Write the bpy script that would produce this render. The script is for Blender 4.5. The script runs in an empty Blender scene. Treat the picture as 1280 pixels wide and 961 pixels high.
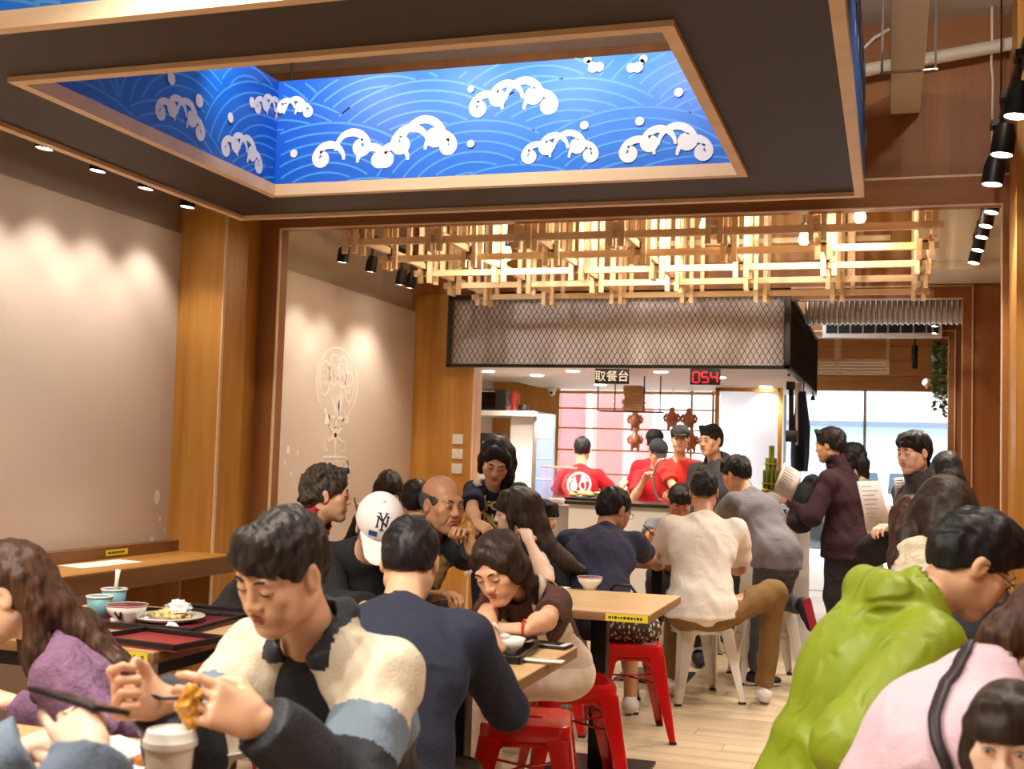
import bpy, bmesh, math, random
import numpy as np
from mathutils import Vector, Matrix
from mathutils.bvhtree import BVHTree
random.seed(7); rng = np.random.default_rng(7)
R = math.radians
scene = bpy.context.scene
col = scene.collection

# ------------------------------------------------------------------ camera
FPX, YAW, PITCH, ROLL, EYE = 1462.78, R(18.0133), R(3.5289), R(1.7673), 1.36
_fw = Vector((-math.sin(YAW)*math.cos(PITCH), math.cos(YAW)*math.cos(PITCH), math.sin(PITCH)))
_r = Vector((math.cos(YAW), math.sin(YAW), 0)); _u = _r.cross(_fw)
_r2 = math.cos(ROLL)*_r + math.sin(ROLL)*_u; _u2 = -math.sin(ROLL)*_r + math.cos(ROLL)*_u
cam = bpy.data.cameras.new('camera'); camo = bpy.data.objects.new('camera', cam); col.objects.link(camo)
camo.matrix_world = Matrix(((_r2.x, _u2.x, -_fw.x, 0), (_r2.y, _u2.y, -_fw.y, 0), (_r2.z, _u2.z, -_fw.z, EYE), (0, 0, 0, 1)))
cam.sensor_fit = 'HORIZONTAL'; cam.sensor_width = 17.3; cam.lens = 17.3*FPX/1280.0
cam.clip_start = 0.05; cam.clip_end = 200
cam.dof.use_dof = True; cam.dof.focus_distance = 5.2; cam.dof.aperture_fstop = 2.4
scene.camera = camo

# ------------------------------------------------------------------ world, exposure
world = bpy.data.worlds.new('world'); scene.world = world; world.use_nodes = True
wn = world.node_tree.nodes['Background']
wn.inputs['Color'].default_value = (0.86, 0.93, 1.0, 1); wn.inputs['Strength'].default_value = 4.8
vs = scene.view_settings
vs.view_transform = 'Standard'; vs.look = 'None'; vs.gamma = 1.0; vs.use_curve_mapping = False
vs.exposure = 0.18
scene.cycles.diffuse_bounces = 3; scene.cycles.max_bounces = 8

# a point on the room's depth plane Y seen at photo pixel (x, y)
def W(x, y, Y):
    d = _fw*FPX + _r2*(x-640) + _u2*(480.5-y)
    return Vector((0, 0, EYE)) + d*(Y/d.y)
def WZ(x, y, Z):
    d = _fw*FPX + _r2*(x-640) + _u2*(480.5-y)
    return Vector((0, 0, EYE)) + d*((Z-EYE)/d.z)
def WX(x, y, X):
    d = _fw*FPX + _r2*(x-640) + _u2*(480.5-y)
    return Vector((0, 0, EYE)) + d*(X/d.x)

# ------------------------------------------------------------------ materials
MATS = {}
def srgb(c):
    return tuple(((v/255)/12.92 if v/255 <= 0.04045 else (((v/255)+0.055)/1.055)**2.4) for v in c)
def _new(name):
    m = bpy.data.materials.new(name); m.use_nodes = True
    MATS[name] = m
    return m, m.node_tree, m.node_tree.nodes['Principled BSDF']
def mat(name, c, rough=0.5, metal=0.0, noise=0.0, nscale=8.0, bump=0.0, bscale=60.0, emit=None, estr=0.0, trans=0.0, alpha=1.0, spec=0.5, sheen=0.0, sss=0.0, stretch=(1, 1, 1), coat=0.0):
    if name in MATS: return MATS[name]
    m, nt, b = _new(name)
    lc = srgb(c)
    b.inputs['Base Color'].default_value = (*lc, 1); b.inputs['Roughness'].default_value = rough
    b.inputs['Metallic'].default_value = metal; b.inputs['Specular IOR Level'].default_value = spec
    b.inputs['Coat Weight'].default_value = coat
    if sheen: b.inputs['Sheen Weight'].default_value = sheen
    if sss:
        b.inputs['Subsurface Weight'].default_value = sss; b.inputs['Subsurface Radius'].default_value = (0.012, 0.005, 0.003); b.inputs['Subsurface Scale'].default_value = 1.0
    if emit: b.inputs['Emission Color'].default_value = (*srgb(emit), 1); b.inputs['Emission Strength'].default_value = estr
    if trans: b.inputs['Transmission Weight'].default_value = trans
    if alpha < 1: b.inputs['Alpha'].default_value = alpha
    tc = mp = None
    if noise or bump:
        tc = nt.nodes.new('ShaderNodeTexCoord'); mp = nt.nodes.new('ShaderNodeMapping'); mp.inputs['Scale'].default_value = stretch
        nt.links.new(tc.outputs['Object'], mp.inputs['Vector'])
    if noise:
        n = nt.nodes.new('ShaderNodeTexNoise'); n.inputs['Scale'].default_value = nscale; n.inputs['Detail'].default_value = 4
        nt.links.new(mp.outputs[0], n.inputs['Vector'])
        cr = nt.nodes.new('ShaderNodeValToRGB')
        cr.color_ramp.elements[0].position = 0.3; cr.color_ramp.elements[1].position = 0.7
        cr.color_ramp.elements[0].color = tuple(min(1, v*(1-noise)) for v in lc)+(1,)
        cr.color_ramp.elements[1].color = tuple(min(1, v*(1+noise)) for v in lc)+(1,)
        nt.links.new(n.outputs['Fac'], cr.inputs['Fac']); nt.links.new(cr.outputs['Color'], b.inputs['Base Color'])
    if bump:
        n2 = nt.nodes.new('ShaderNodeTexNoise'); n2.inputs['Scale'].default_value = bscale; n2.inputs['Detail'].default_value = 3
        nt.links.new(mp.outputs[0], n2.inputs['Vector'])
        bp = nt.nodes.new('ShaderNodeBump'); bp.inputs['Strength'].default_value = bump; bp.inputs['Distance'].default_value = 0.01
        nt.links.new(n2.outputs['Fac'], bp.inputs['Height']); nt.links.new(bp.outputs['Normal'], b.inputs['Normal'])
    return m
def wood(name, c1, c2, axis='Z', rough=0.45, scale=14.0, var=0.0):
    """grain drawn out along one axis"""
    if name in MATS: return MATS[name]
    m, nt, b = _new(name); b.inputs['Roughness'].default_value = rough
    tc = nt.nodes.new('ShaderNodeTexCoord'); mp = nt.nodes.new('ShaderNodeMapping')
    mp.inputs['Scale'].default_value = tuple(0.06 if a == axis else 1.0 for a in 'XYZ')
    n = nt.nodes.new('ShaderNodeTexNoise'); n.inputs['Scale'].default_value = scale; n.inputs['Detail'].default_value = 6; n.inputs['Roughness'].default_value = 0.65
    cr = nt.nodes.new('ShaderNodeValToRGB'); cr.color_ramp.elements[0].position = 0.3; cr.color_ramp.elements[1].position = 0.72
    cr.color_ramp.elements[0].color = (*srgb(c1), 1); cr.color_ramp.elements[1].color = (*srgb(c2), 1)
    L = nt.links.new
    L(tc.outputs['Object'], mp.inputs['Vector'])
    out = cr.outputs['Color']
    if var:
        oi = nt.nodes.new('ShaderNodeObjectInfo'); ad = nt.nodes.new('ShaderNodeVectorMath'); ad.operation = 'ADD'
        mu = nt.nodes.new('ShaderNodeMath'); mu.operation = 'MULTIPLY'; mu.inputs[1].default_value = 37.0
        L(oi.outputs['Random'], mu.inputs[0]); L(mp.outputs[0], ad.inputs[0]); L(mu.outputs[0], ad.inputs[1]); L(ad.outputs[0], n.inputs['Vector'])
        hs = nt.nodes.new('ShaderNodeHueSaturation'); mr = nt.nodes.new('ShaderNodeMapRange')
        mr.inputs['To Min'].default_value = 1-var; mr.inputs['To Max'].default_value = 1+var
        L(oi.outputs['Random'], mr.inputs['Value']); L(mr.outputs[0], hs.inputs['Value']); L(out, hs.inputs['Color']); out = hs.outputs['Color']
    else:
        L(mp.outputs[0], n.inputs['Vector'])
    L(n.outputs['Fac'], cr.inputs['Fac']); L(out, b.inputs['Base Color'])
    bp = nt.nodes.new('ShaderNodeBump'); bp.inputs['Strength'].default_value = 0.15; bp.inputs['Distance'].default_value = 0.003
    L(n.outputs['Fac'], bp.inputs['Height']); L(bp.outputs['Normal'], b.inputs['Normal'])
    return m
def emis(name, c, s):
    if name in MATS: return MATS[name]
    m, nt, b = _new(name)
    b.inputs['Base Color'].default_value = (*srgb(c), 1)
    b.inputs['Emission Color'].default_value = (*srgb(c), 1); b.inputs['Emission Strength'].default_value = s
    return m

# ------------------------------------------------------------------ object helpers
def tag(o, label=None, cat=None, group=None, kind=None):
    if label: o['label'] = label
    if cat: o['category'] = cat
    if group: o['group'] = group
    if kind: o['kind'] = kind
    return o
WORLDROOT = {}   # things whose parts are built in room coordinates
def wroot(name, loc, label=None, cat=None, group=None, kind=None):
    o = empty(name, loc, 0.0, label, cat, group)
    if kind: o['kind'] = kind
    WORLDROOT[o.name] = Matrix.Translation(-Vector(loc))
    return o
def empty(name, loc=(0, 0, 0), rz=0.0, label=None, cat=None, group=None):
    o = bpy.data.objects.new(name, None); col.objects.link(o)
    o.location = loc; o.rotation_euler = (0, 0, rz); o.empty_display_size = 0.05
    return tag(o, label, cat, group)
def link(name, me, m=None, parent=None, smooth=False):
    o = bpy.data.objects.new(name, me); col.objects.link(o)
    if m is not None:
        for x in (m if isinstance(m, (list, tuple)) else [m]): me.materials.append(x)
    if smooth: me.polygons.foreach_set('use_smooth', [True]*len(me.polygons))
    if parent:
        o.parent = parent
        if parent.name in WORLDROOT: o.matrix_parent_inverse = WORLDROOT[parent.name]
    return o
def pyd(name, v, f, m=None, parent=None, smooth=False):
    me = bpy.data.meshes.new(name); me.from_pydata([tuple(p) for p in v], [], f); me.update()
    return link(name, me, m, parent, smooth)
class MB:
    """collects shapes for one mesh"""
    def __init__(s): s.v = []; s.f = []; s.mi = []; s.cur = 0
    def add(s, v, f):
        n = len(s.v); s.v += [tuple(p) for p in v]; s.f += [tuple(i+n for i in q) for q in f]; s.mi += [s.cur]*len(f); return s
    def box(s, c, d, rot=None, bev=0.0):
        hx, hy, hz = d[0]/2, d[1]/2, d[2]/2
        if bev <= 0:
            v = [Vector((x, y, z)) for x in (-hx, hx) for y in (-hy, hy) for z in (-hz, hz)]
            f = [(0, 1, 3, 2), (4, 6, 7, 5), (0, 4, 5, 1), (2, 3, 7, 6), (0, 2, 6, 4), (1, 5, 7, 3)]
        else:
            bev = min(bev, hx*.95, hy*.95, hz*.95)
            bm = bmesh.new(); bmesh.ops.create_cube(bm, size=1.0)
            bmesh.ops.scale(bm, vec=(d[0], d[1], d[2]), verts=bm.verts)
            bmesh.ops.bevel(bm, geom=list(bm.edges), offset=bev, segments=2, affect='EDGES', profile=0.5)
            bm.verts.index_update(); v = [p.co.copy() for p in bm.verts]; f = [tuple(q.index for q in a.verts) for a in bm.faces]; bm.free()
        if rot is not None: v = [rot @ p for p in v]
        c = Vector(c)
        return s.add([p+c for p in v], f)
    def lohi(s, lo, hi, bev=0.0):
        return s.box([(a+b)/2 for a, b in zip(lo, hi)], [abs(b-a) for a, b in zip(lo, hi)], None, bev)
    def tube(s, pts, r, n=8, cap=True, closed=False):
        pts = [Vector(p) for p in pts]; m = len(pts); rs = r if isinstance(r, (list, tuple)) else [r]*m
        v = []; prev = None
        for i, p in enumerate(pts):
            if closed: t = (pts[(i+1) % m]-pts[i-1])
            else: t = (pts[min(i+1, m-1)]-pts[max(i-1, 0)])
            t.normalize()
            if prev is None:
                a = Vector((0, 0, 1)) if abs(t.z) < 0.9 else Vector((1, 0, 0)); nx = t.cross(a).normalized()
            else:
                nx = prev - t*prev.dot(t); nx.normalize()
            prev = nx; ny = t.cross(nx)
            for k in range(n):
                a = 2*math.pi*k/n; v.append(p+(nx*math.cos(a)+ny*math.sin(a))*rs[i])
        f = []
        for i in range(m if closed else m-1):
            j = (i+1) % m
            for k in range(n): f.append((i*n+k, i*n+(k+1) % n, j*n+(k+1) % n, j*n+k))
        if cap and not closed: f.append(tuple(range(n))[::-1]); f.append(tuple((m-1)*n+k for k in range(n)))
        return s.add(v, f)
    def lathe(s, prof, c=(0, 0, 0), n=20, rot=None):
        v = []; f = []; c = Vector(c)
        for r, z in prof:
            for k in range(n):
                a = 2*math.pi*k/n; p = Vector((r*math.cos(a), r*math.sin(a), z))
                if rot is not None: p = rot @ p
                v.append(p+c)
        m = len(prof)
        for i in range(m-1):
            for k in range(n): f.append((i*n+k, i*n+(k+1) % n, (i+1)*n+(k+1) % n, (i+1)*n+k))
        if prof[0][0] > 1e-5: f.append(tuple(range(n))[::-1])
        if prof[-1][0] > 1e-5: f.append(tuple((m-1)*n+k for k in range(n)))
        return s.add(v, f)
    def ball(s, c, r, n=12, m=8):
        if not isinstance(r, (tuple, list)): r = (r, r, r)
        v = []; f = []; c = Vector(c)
        for i in range(m+1):
            th = math.pi*i/m
            for k in range(n):
                a = 2*math.pi*k/n
                v.append(c+Vector((r[0]*math.sin(th)*math.cos(a), r[1]*math.sin(th)*math.sin(a), r[2]*math.cos(th))))
        for i in range(m):
            for k in range(n): f.append((i*n+k, (i+1)*n+k, (i+1)*n+(k+1) % n, i*n+(k+1) % n))
        return s.add(v, f)
    def ribbon(s, pts, w, nrm):
        """flat strip along pts in the plane with normal nrm"""
        pts = [Vector(p) for p in pts]; m = len(pts); nrm = Vector(nrm); v = []
        ws = w if isinstance(w, (list, tuple)) else [w]*m
        for i, p in enumerate(pts):
            t = (pts[min(i+1, m-1)]-pts[max(i-1, 0)]).normalized(); b = nrm.cross(t)
            v += [p-b*ws[i]/2, p+b*ws[i]/2]
        return s.add(v, [(2*i, 2*i+2, 2*i+3, 2*i+1) for i in range(m-1)])
    def build(s, name, m=None, parent=None, smooth=False):
        me = bpy.data.meshes.new(name); me.from_pydata(s.v, [], s.f); me.update()
        o = link(name, me, m, parent, smooth)
        if any(s.mi): me.polygons.foreach_set('material_index', s.mi)
        if smooth == 'auto':
            me.polygons.foreach_set('use_smooth', [True]*len(me.polygons))
            me.set_sharp_from_angle(angle=R(35))
        return o
def copy_tree(o, parent=None):
    c = o.copy(); col.objects.link(c)
    if parent: c.parent = parent
    for ch in list(o.children): copy_tree(ch, c)
    return c
def struct(o, label=None, cat=None): return tag(o, label, cat, None, 'structure')
def lohi(name, lo, hi, m, parent=None, bev=0.0): return MB().lohi(lo, hi, bev).build(name, m, parent, 'auto' if bev else False)
def text_mesh(body, size=1.0, bold=0.0, ex=0.0):
    """letters as a flat or solid mesh in the XY plane, centred"""
    cu = bpy.data.curves.new('letters', 'FONT'); cu.body = body; cu.size = size; cu.align_x = 'CENTER'; cu.align_y = 'CENTER'
    cu.offset = bold; cu.extrude = ex; cu.resolution_u = 3
    t = bpy.data.objects.new('letters', cu); col.objects.link(t)
    dg = bpy.context.evaluated_depsgraph_get()
    me = bpy.data.meshes.new_from_object(t.evaluated_get(dg)); bpy.data.objects.remove(t); me.materials.clear()
    return me
def spot(name, loc, target, watts, color=(1, .88, .72), size=75, blend=0.6, radius=0.04, parent=None):
    l = bpy.data.lights.new(name, 'SPOT'); l.energy = watts; l.color = color; l.spot_size = R(size); l.spot_blend = blend; l.shadow_soft_size = radius
    o = bpy.data.objects.new(name, l); col.objects.link(o); o.location = loc
    d = Vector(target)-Vector(loc); o.rotation_euler = d.to_track_quat('-Z', 'Y').to_euler()
    if parent: o.parent = parent; o.matrix_parent_inverse = parent.matrix_basis.inverted()
    return o
def point(name, loc, watts, color=(1, .8, .55), radius=0.03):
    l = bpy.data.lights.new(name, 'POINT'); l.energy = watts; l.color = color; l.shadow_soft_size = radius
    o = bpy.data.objects.new(name, l); col.objects.link(o); o.location = loc; return o
def area(name, loc, target, sx, sy, watts, color=(1, .9, .8)):
    l = bpy.data.lights.new(name, 'AREA'); l.shape = 'RECTANGLE'; l.size = sx; l.size_y = sy; l.energy = watts; l.color = color
    o = bpy.data.objects.new(name, l); col.objects.link(o); o.location = loc
    d = Vector(target)-Vector(loc); o.rotation_euler = d.to_track_quat('-Z', 'Y').to_euler(); return o
# ================================================================== THE ROOM
XL, XR, ZC = -4.10, 0.88, 3.75          # left panel face, right wall, ceiling
M_oak = wood('oak_veneer', (172, 116, 46), (212, 156, 74), 'Z', 0.42, 10)
M_oakx = wood('oak_veneer_across', (170, 116, 48), (206, 152, 74), 'X', 0.42, 10)
M_oaky = wood('oak_veneer_along', (156, 106, 46), (196, 142, 70), 'Y', 0.4, 10)
M_brown = wood('brown_veneer', (140, 86, 42), (168, 110, 58), 'Z', 0.5, 10)
M_brownx = wood('brown_veneer_across', (134, 80, 38), (162, 104, 52), 'X', 0.5, 10)
M_trim = wood('pale_trim', (222, 190, 152), (238, 210, 176), 'X', 0.5, 8)
M_plaster = mat('taupe_plaster', (176, 160, 144), 0.85, noise=0.05, nscale=2.5, bump=0.1, bscale=30)
M_panel = mat('taupe_printed_panel', (205, 188, 174), 0.62, noise=0.04, nscale=0.8)
M_white = mat('white_paint', (232, 228, 220), 0.6, noise=0.03, nscale=3)
M_ceil = mat('ceiling_paint', (196, 186, 172), 0.8, noise=0.08, nscale=3)
M_black = mat('black_paint', (22, 21, 22), 0.45)
M_print = mat('white_print', (240, 234, 228), 0.6)
M_soffit = mat('dark_brown_board', (50, 40, 37), 0.6, noise=0.05, nscale=4)

# floor: a slab and loose-laid planks where the photograph shows them
M_slab = wood('floor_board', (196, 172, 138), (222, 200, 168), 'X', 0.38, 9)
M_plank = wood('floor_plank', (192, 168, 134), (226, 204, 172), 'X', 0.32, 9, var=0.07)
fl = struct(lohi('floor', (-4.3, -2.2, -0.06), (1.1, 13.4, -0.006), M_slab))
PW, PL = 0.15, 1.22
pm = MB().lohi((-PL/2+.002, -PW/2+.0015, -0.008), (PL/2-.002, PW/2-.0015, 0.0)).build('plank', M_plank, fl)
first = True
for j in range(45):
    y = 2.9 + j*PW
    off = (j*0.43) % 1.0
    for i in range(-2, 4):
        x = -0.35 + (i-1.0+off)*PL
        if x < -2.7 or x > 1.0: continue
        o = pm if first else pm.copy()
        if not first: col.objects.link(o); o.parent = fl
        o.location = (x, y, 0); first = False

# left wall: plaster, then the printed panels standing 3 cm proud
wl = struct(lohi('wall_left', (-4.3, -2.2, -0.05), (XL-.03, 9.9, ZC), M_plaster))
p1 = lohi('wall_panel', (XL-.03, -2.1, 0.0), (XL, 6.05, 2.645), M_panel, wl)
p2 = lohi('wall_panel', (XL-.03, 6.47, 0.0), (XL, 9.73, 2.64), M_panel, wl)
# white dots printed on the panels
dots = MB()
for Y, Z, a, b in ((5.93, 1.06, .028, .045), (5.97, .93, .012, .016), (5.90, .80, .022, .03), (6.02, .86, .006, .012), (5.80, .46, .02, .03), (5.62, .44, .01, .02), (5.88, .60, .018, .028), (5.30, .42, .03, .035), (5.72, .56, .01, .018),
                   (7.48, 1.36, .022, .03), (7.62, 1.34, .01, .017), (7.44, 1.27, .01, .017), (7.54, 1.19, .008, .016), (9.45, 1.78, .010, .016), (7.30, 1.05, .02, .03)):
    n = 16
    dots.add([(XL+.0015, Y+a*math.cos(2*math.pi*k/n), Z+b*math.sin(2*math.pi*k/n)) for k in range(n)], [tuple(range(n))])
for k in range(10):     # a curl of foam low on the first panel
    a = 0.3+k*0.28; dots.ribbon([(XL+.0015, 5.46+.07*math.cos(a), .44+.08*math.sin(a)), (XL+.0015, 5.46+.07*math.cos(a+.3), .44+.08*math.sin(a+.3))], .045-.003*k, (1, 0, 0))
tag(dots.build('foam_print', M_print, wl), None)
# the faint crest, weather vane and word plate printed on the second panel
cr = MB(); XP = XL+.0015
def arc(cy, cz, ry, rz, a0, a1, w, n=28): cr.ribbon([(XP, cy+ry*math.cos(R(a0+(a1-a0)*k/n)), cz+rz*math.sin(R(a0+(a1-a0)*k/n))) for k in range(n+1)], w, (1, 0, 0))
cy0 = WX(421, 500, XL).y; zz = lambda y: WX(421, y, XL).z
s_ = 1.0
arc(cy0, zz(480), .36, .285, -35, 215, .016); arc(cy0-.03, zz(478), .30, .30, 150, 235, .010); arc(cy0+.03, zz(478), .30, .30, -55, 30, .010)
for dy, dz, ry, rz in ((-.215, .045, .085, .13), (-.065, .12, .085, .12), (.075, .115, .085, .12), (.205, .0, .075, .12)):
    arc(cy0+dy, zz(482)+dz, ry, rz, 0, 360, .016)
    for q in (-.05, 0, .05): arc(cy0+dy, zz(482)+dz+q, ry*.5, .012, 20, 160, .010, 8)
    arc(cy0+dy, zz(482)+dz, .004, .075, 0, 360, .008, 10)
for dy, k in ((-.11, 1), (-.06, .8), (.0, .9), (.05, 1), (.11, .8)):
    cr.ribbon([(XP, cy0+dy, zz(492)), (XP, cy0+dy*.75, zz(500)), (XP, cy0+dy*.45+.015, zz(512)), (XP, cy0+dy*.25, zz(521))], [.010*k, .022*k, .020, .006], (1, 0, 0))
cr.ribbon([(XP, cy0+.05, zz(488)), (XP, cy0+.07, zz(497)), (XP, cy0+.035, zz(508)), (XP, cy0+.05, zz(518))], [.01, .04, .03, .006], (1, 0, 0))
arc(cy0, zz(502), .16, .20, 200, 340, .010)
# vane: arrow, pole, scrolls
za = zz(522); cr.ribbon([(XP, cy0-.12, za+.005), (XP, cy0+.17, za-.005)], .024, (1, 0, 0))
cr.add([(XP, cy0-.21, za+.07), (XP, cy0-.13, za+.05), (XP, cy0-.10, za), (XP, cy0-.13, za-.05), (XP, cy0-.21, za-.06), (XP, cy0-.18, za)], [(0, 1, 2, 5), (2, 3, 4, 5)])
arc(cy0+.19, za-.005, .018, .02, 0, 360, .03, 12)
cr.ribbon([(XP, cy0, za), (XP, cy0, zz(548)), (XP, cy0, zz(570))], [.022, .03, .018], (1, 0, 0))
zs = zz(544)
for sy in (-1, 1):
    cr.ribbon([(XP, cy0, zs), (XP, cy0+sy*.08, zs+.05), (XP, cy0+sy*.125, zs+.075)], [.03, .022, .02], (1, 0, 0))
    cr.ribbon([(XP, cy0, zs), (XP, cy0+sy*.11, zs-.045), (XP, cy0+sy*.15, zs-.05)], [.03, .022, .02], (1, 0, 0))
    arc(cy0+sy*.125, zs+.10, .018, .03, -90, 90 if sy < 0 else 270, .012, 10)
    arc(cy0+sy*.15, zs-.085, .03, .04, 110 if sy > 0 else 70, -150 if sy > 0 else 330, .016, 12)
# plate
zb, zt = zz(594), zz(571); hy = .245
pl = [(cy0-hy, zb+.05), (cy0-hy, zt-.06), (cy0-hy+.06, zt), (cy0+hy-.06, zt), (cy0+hy, zt-.06), (cy0+hy, zb+.05), (cy0+hy-.06, zb-.01), (cy0-hy+.06, zb-.01), (cy0-hy, zb+.05)]
cr.ribbon([(XP, a, b) for a, b in pl], .016, (1, 0, 0))
cr.build('crest_print', mat('pale_print', (232, 222, 214), 0.6), wl)
tm = text_mesh('LOCATION', .115)
tl = link('word_print', tm, mat('pale_print', (232, 222, 214), 0.6), wl)
tl.matrix_basis = Matrix(((0, 0, 1, XP), (1, 0, 0, cy0), (0, 1, 0, zz(582.5)), (0, 0, 0, 1)))

# right wall, back wall behind the camera, ceiling
struct(lohi('wall_right', (XR, -2.2, -0.05), (XR+.15, 13.4, ZC), M_brown))
struct(lohi('wall_rear', (-4.3, -2.35, -0.05), (XR+.15, -2.2, ZC), M_plaster))
struct(lohi('ceiling', (-4.3, -2.35, ZC), (XR+.15, 9.9, ZC+.12), M_ceil))

# wooden pillars and the three portals
def portal(n, Y, x0, x1, ztop, fw, ft, zup, mj, mx, depth=.12, wallx=(XL-.1, XR+.05), up=True):
    jm = MB().lohi((x1, Y, 0), (x1+fw, Y+depth, ztop))
    if n == 1: jm.lohi((x0-fw, Y, 0), (x0, Y+depth, ztop))
    o = jm.build('trim_%d' % n, mj)
    struct(o)
    lohi('head_beam', (x0-fw, Y, ztop), (x1+fw, Y+depth, ztop+ft), mx, o)
    lohi('edge_strip', (x0-fw, Y-.004, ztop+ft), (x1+fw, Y+.02, ztop+ft+.012), M_trim, o)
    lohi('edge_strip', (x1+fw, Y-.004, 0), (x1+fw+.010, Y+.02, ztop+ft+.012), M_trim, o)
    lohi('edge_strip', (x1-.006, Y-.003, 0), (x1, Y+.02, ztop), M_trim, o)
    lohi('edge_strip', (x0, Y-.003, ztop-.006), (x1, Y+.02, ztop), M_trim, o)
    if n == 1: lohi('edge_strip', (x0, Y-.003, 0), (x0+.008, Y+.02, ztop), M_trim, o)
    if up:
        lohi('upper_panel', (wallx[0], Y+.03, ztop+ft+.012), (wallx[1], Y+depth-.01, zup), mx if n == 3 else mj, o)
        lohi('side_panel', (x1+fw+.010, Y+.03, 0), (wallx[1], Y+depth-.01, ztop+ft+.012), mj, o)
    return o
portal(1, 6.45, -3.66, 0.537, 2.745, .07, .145, ZC, M_brown, M_brownx)
lohi('jamb_panel', (-4.05, 6.46, 0), (-3.73, 6.56, 2.89), M_brown, bpy.data.objects['trim_1'])
struct(lohi('pillar', (XL-.05, 6.05, 0), (-3.79, 6.46, ZC), M_oak), 'oak clad pillar on the left wall beside the wall counter', 'pillar')
lohi('corner_strip', (-3.795, 6.046, 0), (-3.786, 6.07, ZC), M_trim, bpy.data.objects['pillar'])
o = struct(lohi('pillar', (.565, 6.05, 0), (XR+.05, 6.46, ZC), M_oak), 'oak clad pillar on the right wall at the edge of the view', 'pillar')
struct(lohi('pillar', (XL-.05, 9.73, 0), (-3.52, 9.95, ZC), M_oak), 'oak clad pillar left of the kitchen counter', 'pillar')
lohi('corner_strip', (-3.525, 9.726, 0), (-3.516, 9.74, 2.1), M_trim, bpy.data.objects['pillar.002'])
sw = bpy.data.objects['pillar.002']
for z in (1.50, 1.37, 1.24): lohi('switch_plate', (-3.70, 9.715, z-.045), (-3.60, 9.73, z+.045), M_white, sw, .004)
portal(2, 9.66, -0.72, 0.52, 2.70, .065, .09, 3.0, M_brown, M_brownx)
# wood wall above the kitchen
struct(lohi('wall_kitchen_upper', (-3.75, 9.80, 2.72), (XR, 9.9, ZC), M_oak))
portal(3, 13.3, -0.78, 0.576, 2.785, .06, .06, 3.6, M_brown, M_brownx)
struct(lohi('ceiling_passage', (-.85, 9.9, 3.35), (XR+.15, 13.4, 3.45), M_ceil))
# switch and hook on the right wall of the passage
lohi('wall_switch', (.80, 9.0, 1.80), (.815, 9.08, 2.02), M_white, bpy.data.objects['trim_2'], .004) if False else None

# ------------------------------------------------------------------ hanging soffit with the printed well
SX0, SX1, SY0, SY1, SZ = -3.67, -0.14, 3.03, 6.0, 2.70
OX0, OX1, OY0, OY1 = -3.13, -0.68, 3.53, 5.44
ZT = 3.32
so = wroot('ceiling_soffit', (-1.9, 4.5, SZ), 'dark brown hanging ceiling soffit with blue wave printed well and pale wood edges', 'soffit')
b = MB()
i_ = .012
b.lohi((SX0+i_, SY0+i_, SZ+.02), (SX1-i_, OY0-i_, SZ+.05)).lohi((SX0+i_, OY1+i_, SZ+.02), (SX1-i_, SY1-i_, SZ+.05)).lohi((SX0+i_, OY0-i_, SZ+.02), (OX0-i_, OY1+i_, SZ+.05)).lohi((OX1+i_, OY0-i_, SZ+.02), (SX1-i_, OY1+i_, SZ+.05))
b.build('bottom_board', M_soffit, so)
def frame(name, x0, x1, y0, y1, w, z0, z1, m):
    for lo, hi in (((x0, y0, z0), (x1, y0+w, z1)), ((x0, y1-w, z0), (x1, y1, z1)), ((x0, y0+w, z0), (x0+w, y1-w, z1)), ((x1-w, y0+w, z0), (x1, y1-w, z1))):
        lohi(name, lo, hi, m, so)
frame('edge_trim', SX0, SX1, SY0, SY1, .045, SZ, SZ+.06, M_trim)
frame('well_trim', OX0-.03, OX1+.03, OY0-.03, OY1+.03, .045, SZ, SZ+.06, M_trim)
# printed boards: blue with a soft change of tone in the print itself
def bluemat():
    m, nt, bs = _new('blue_wave_print'); bs.inputs['Roughness'].default_value = 0.45
    tc = nt.nodes.new('ShaderNodeTexCoord'); n = nt.nodes.new('ShaderNodeTexNoise'); n.inputs['Scale'].default_value = 0.6
    cr_ = nt.nodes.new('ShaderNodeValToRGB'); cr_.color_ramp.elements[0].position = .35; cr_.color_ramp.elements[1].position = .7
    cr_.color_ramp.elements[0].color = (*srgb((8, 100, 222)), 1); cr_.color_ramp.elements[1].color = (*srgb((20, 128, 240)), 1)
    nt.links.new(tc.outputs['Object'], n.inputs['Vector']); nt.links.new(n.outputs['Fac'], cr_.inputs['Fac']); nt.links.new(cr_.outputs['Color'], bs.inputs['Base Color'])
    return m
M_blue = bluemat(); M_line = mat('wave_line_print', (74, 156, 248), 0.45); M_foam = mat('foam_white_print', (238, 240, 248), 0.45)
T = .02
boards = {
 'well_far': ((OX0, OY1, SZ+.06), (OX1, OY1+T, ZT), 'Y', -1), 'well_near': ((OX0, OY0-T, SZ+.06), (OX1, OY0, ZT), 'Y', 1),
 'well_left': ((OX0-T, OY0-T, SZ+.06), (OX0, OY1+T, ZT), 'X', 1), 'well_right': ((OX1, OY0-T, SZ+.06), (OX1+T, OY1+T, ZT), 'X', -1),
 'outer_far': ((SX0, SY1-T, SZ+.06), (SX1, SY1, ZT), 'Y', 1), 'outer_near': ((SX0, SY0, SZ+.06), (SX1, SY0+T, ZT), 'Y', -1),
 'outer_left': ((SX0, SY0+T, SZ+.06), (SX0+T, SY1-T, ZT), 'X', -1), 'outer_right': ((SX1-T, SY0+T, SZ+.06), (SX1, SY1-T, ZT), 'X', 1)}
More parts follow.
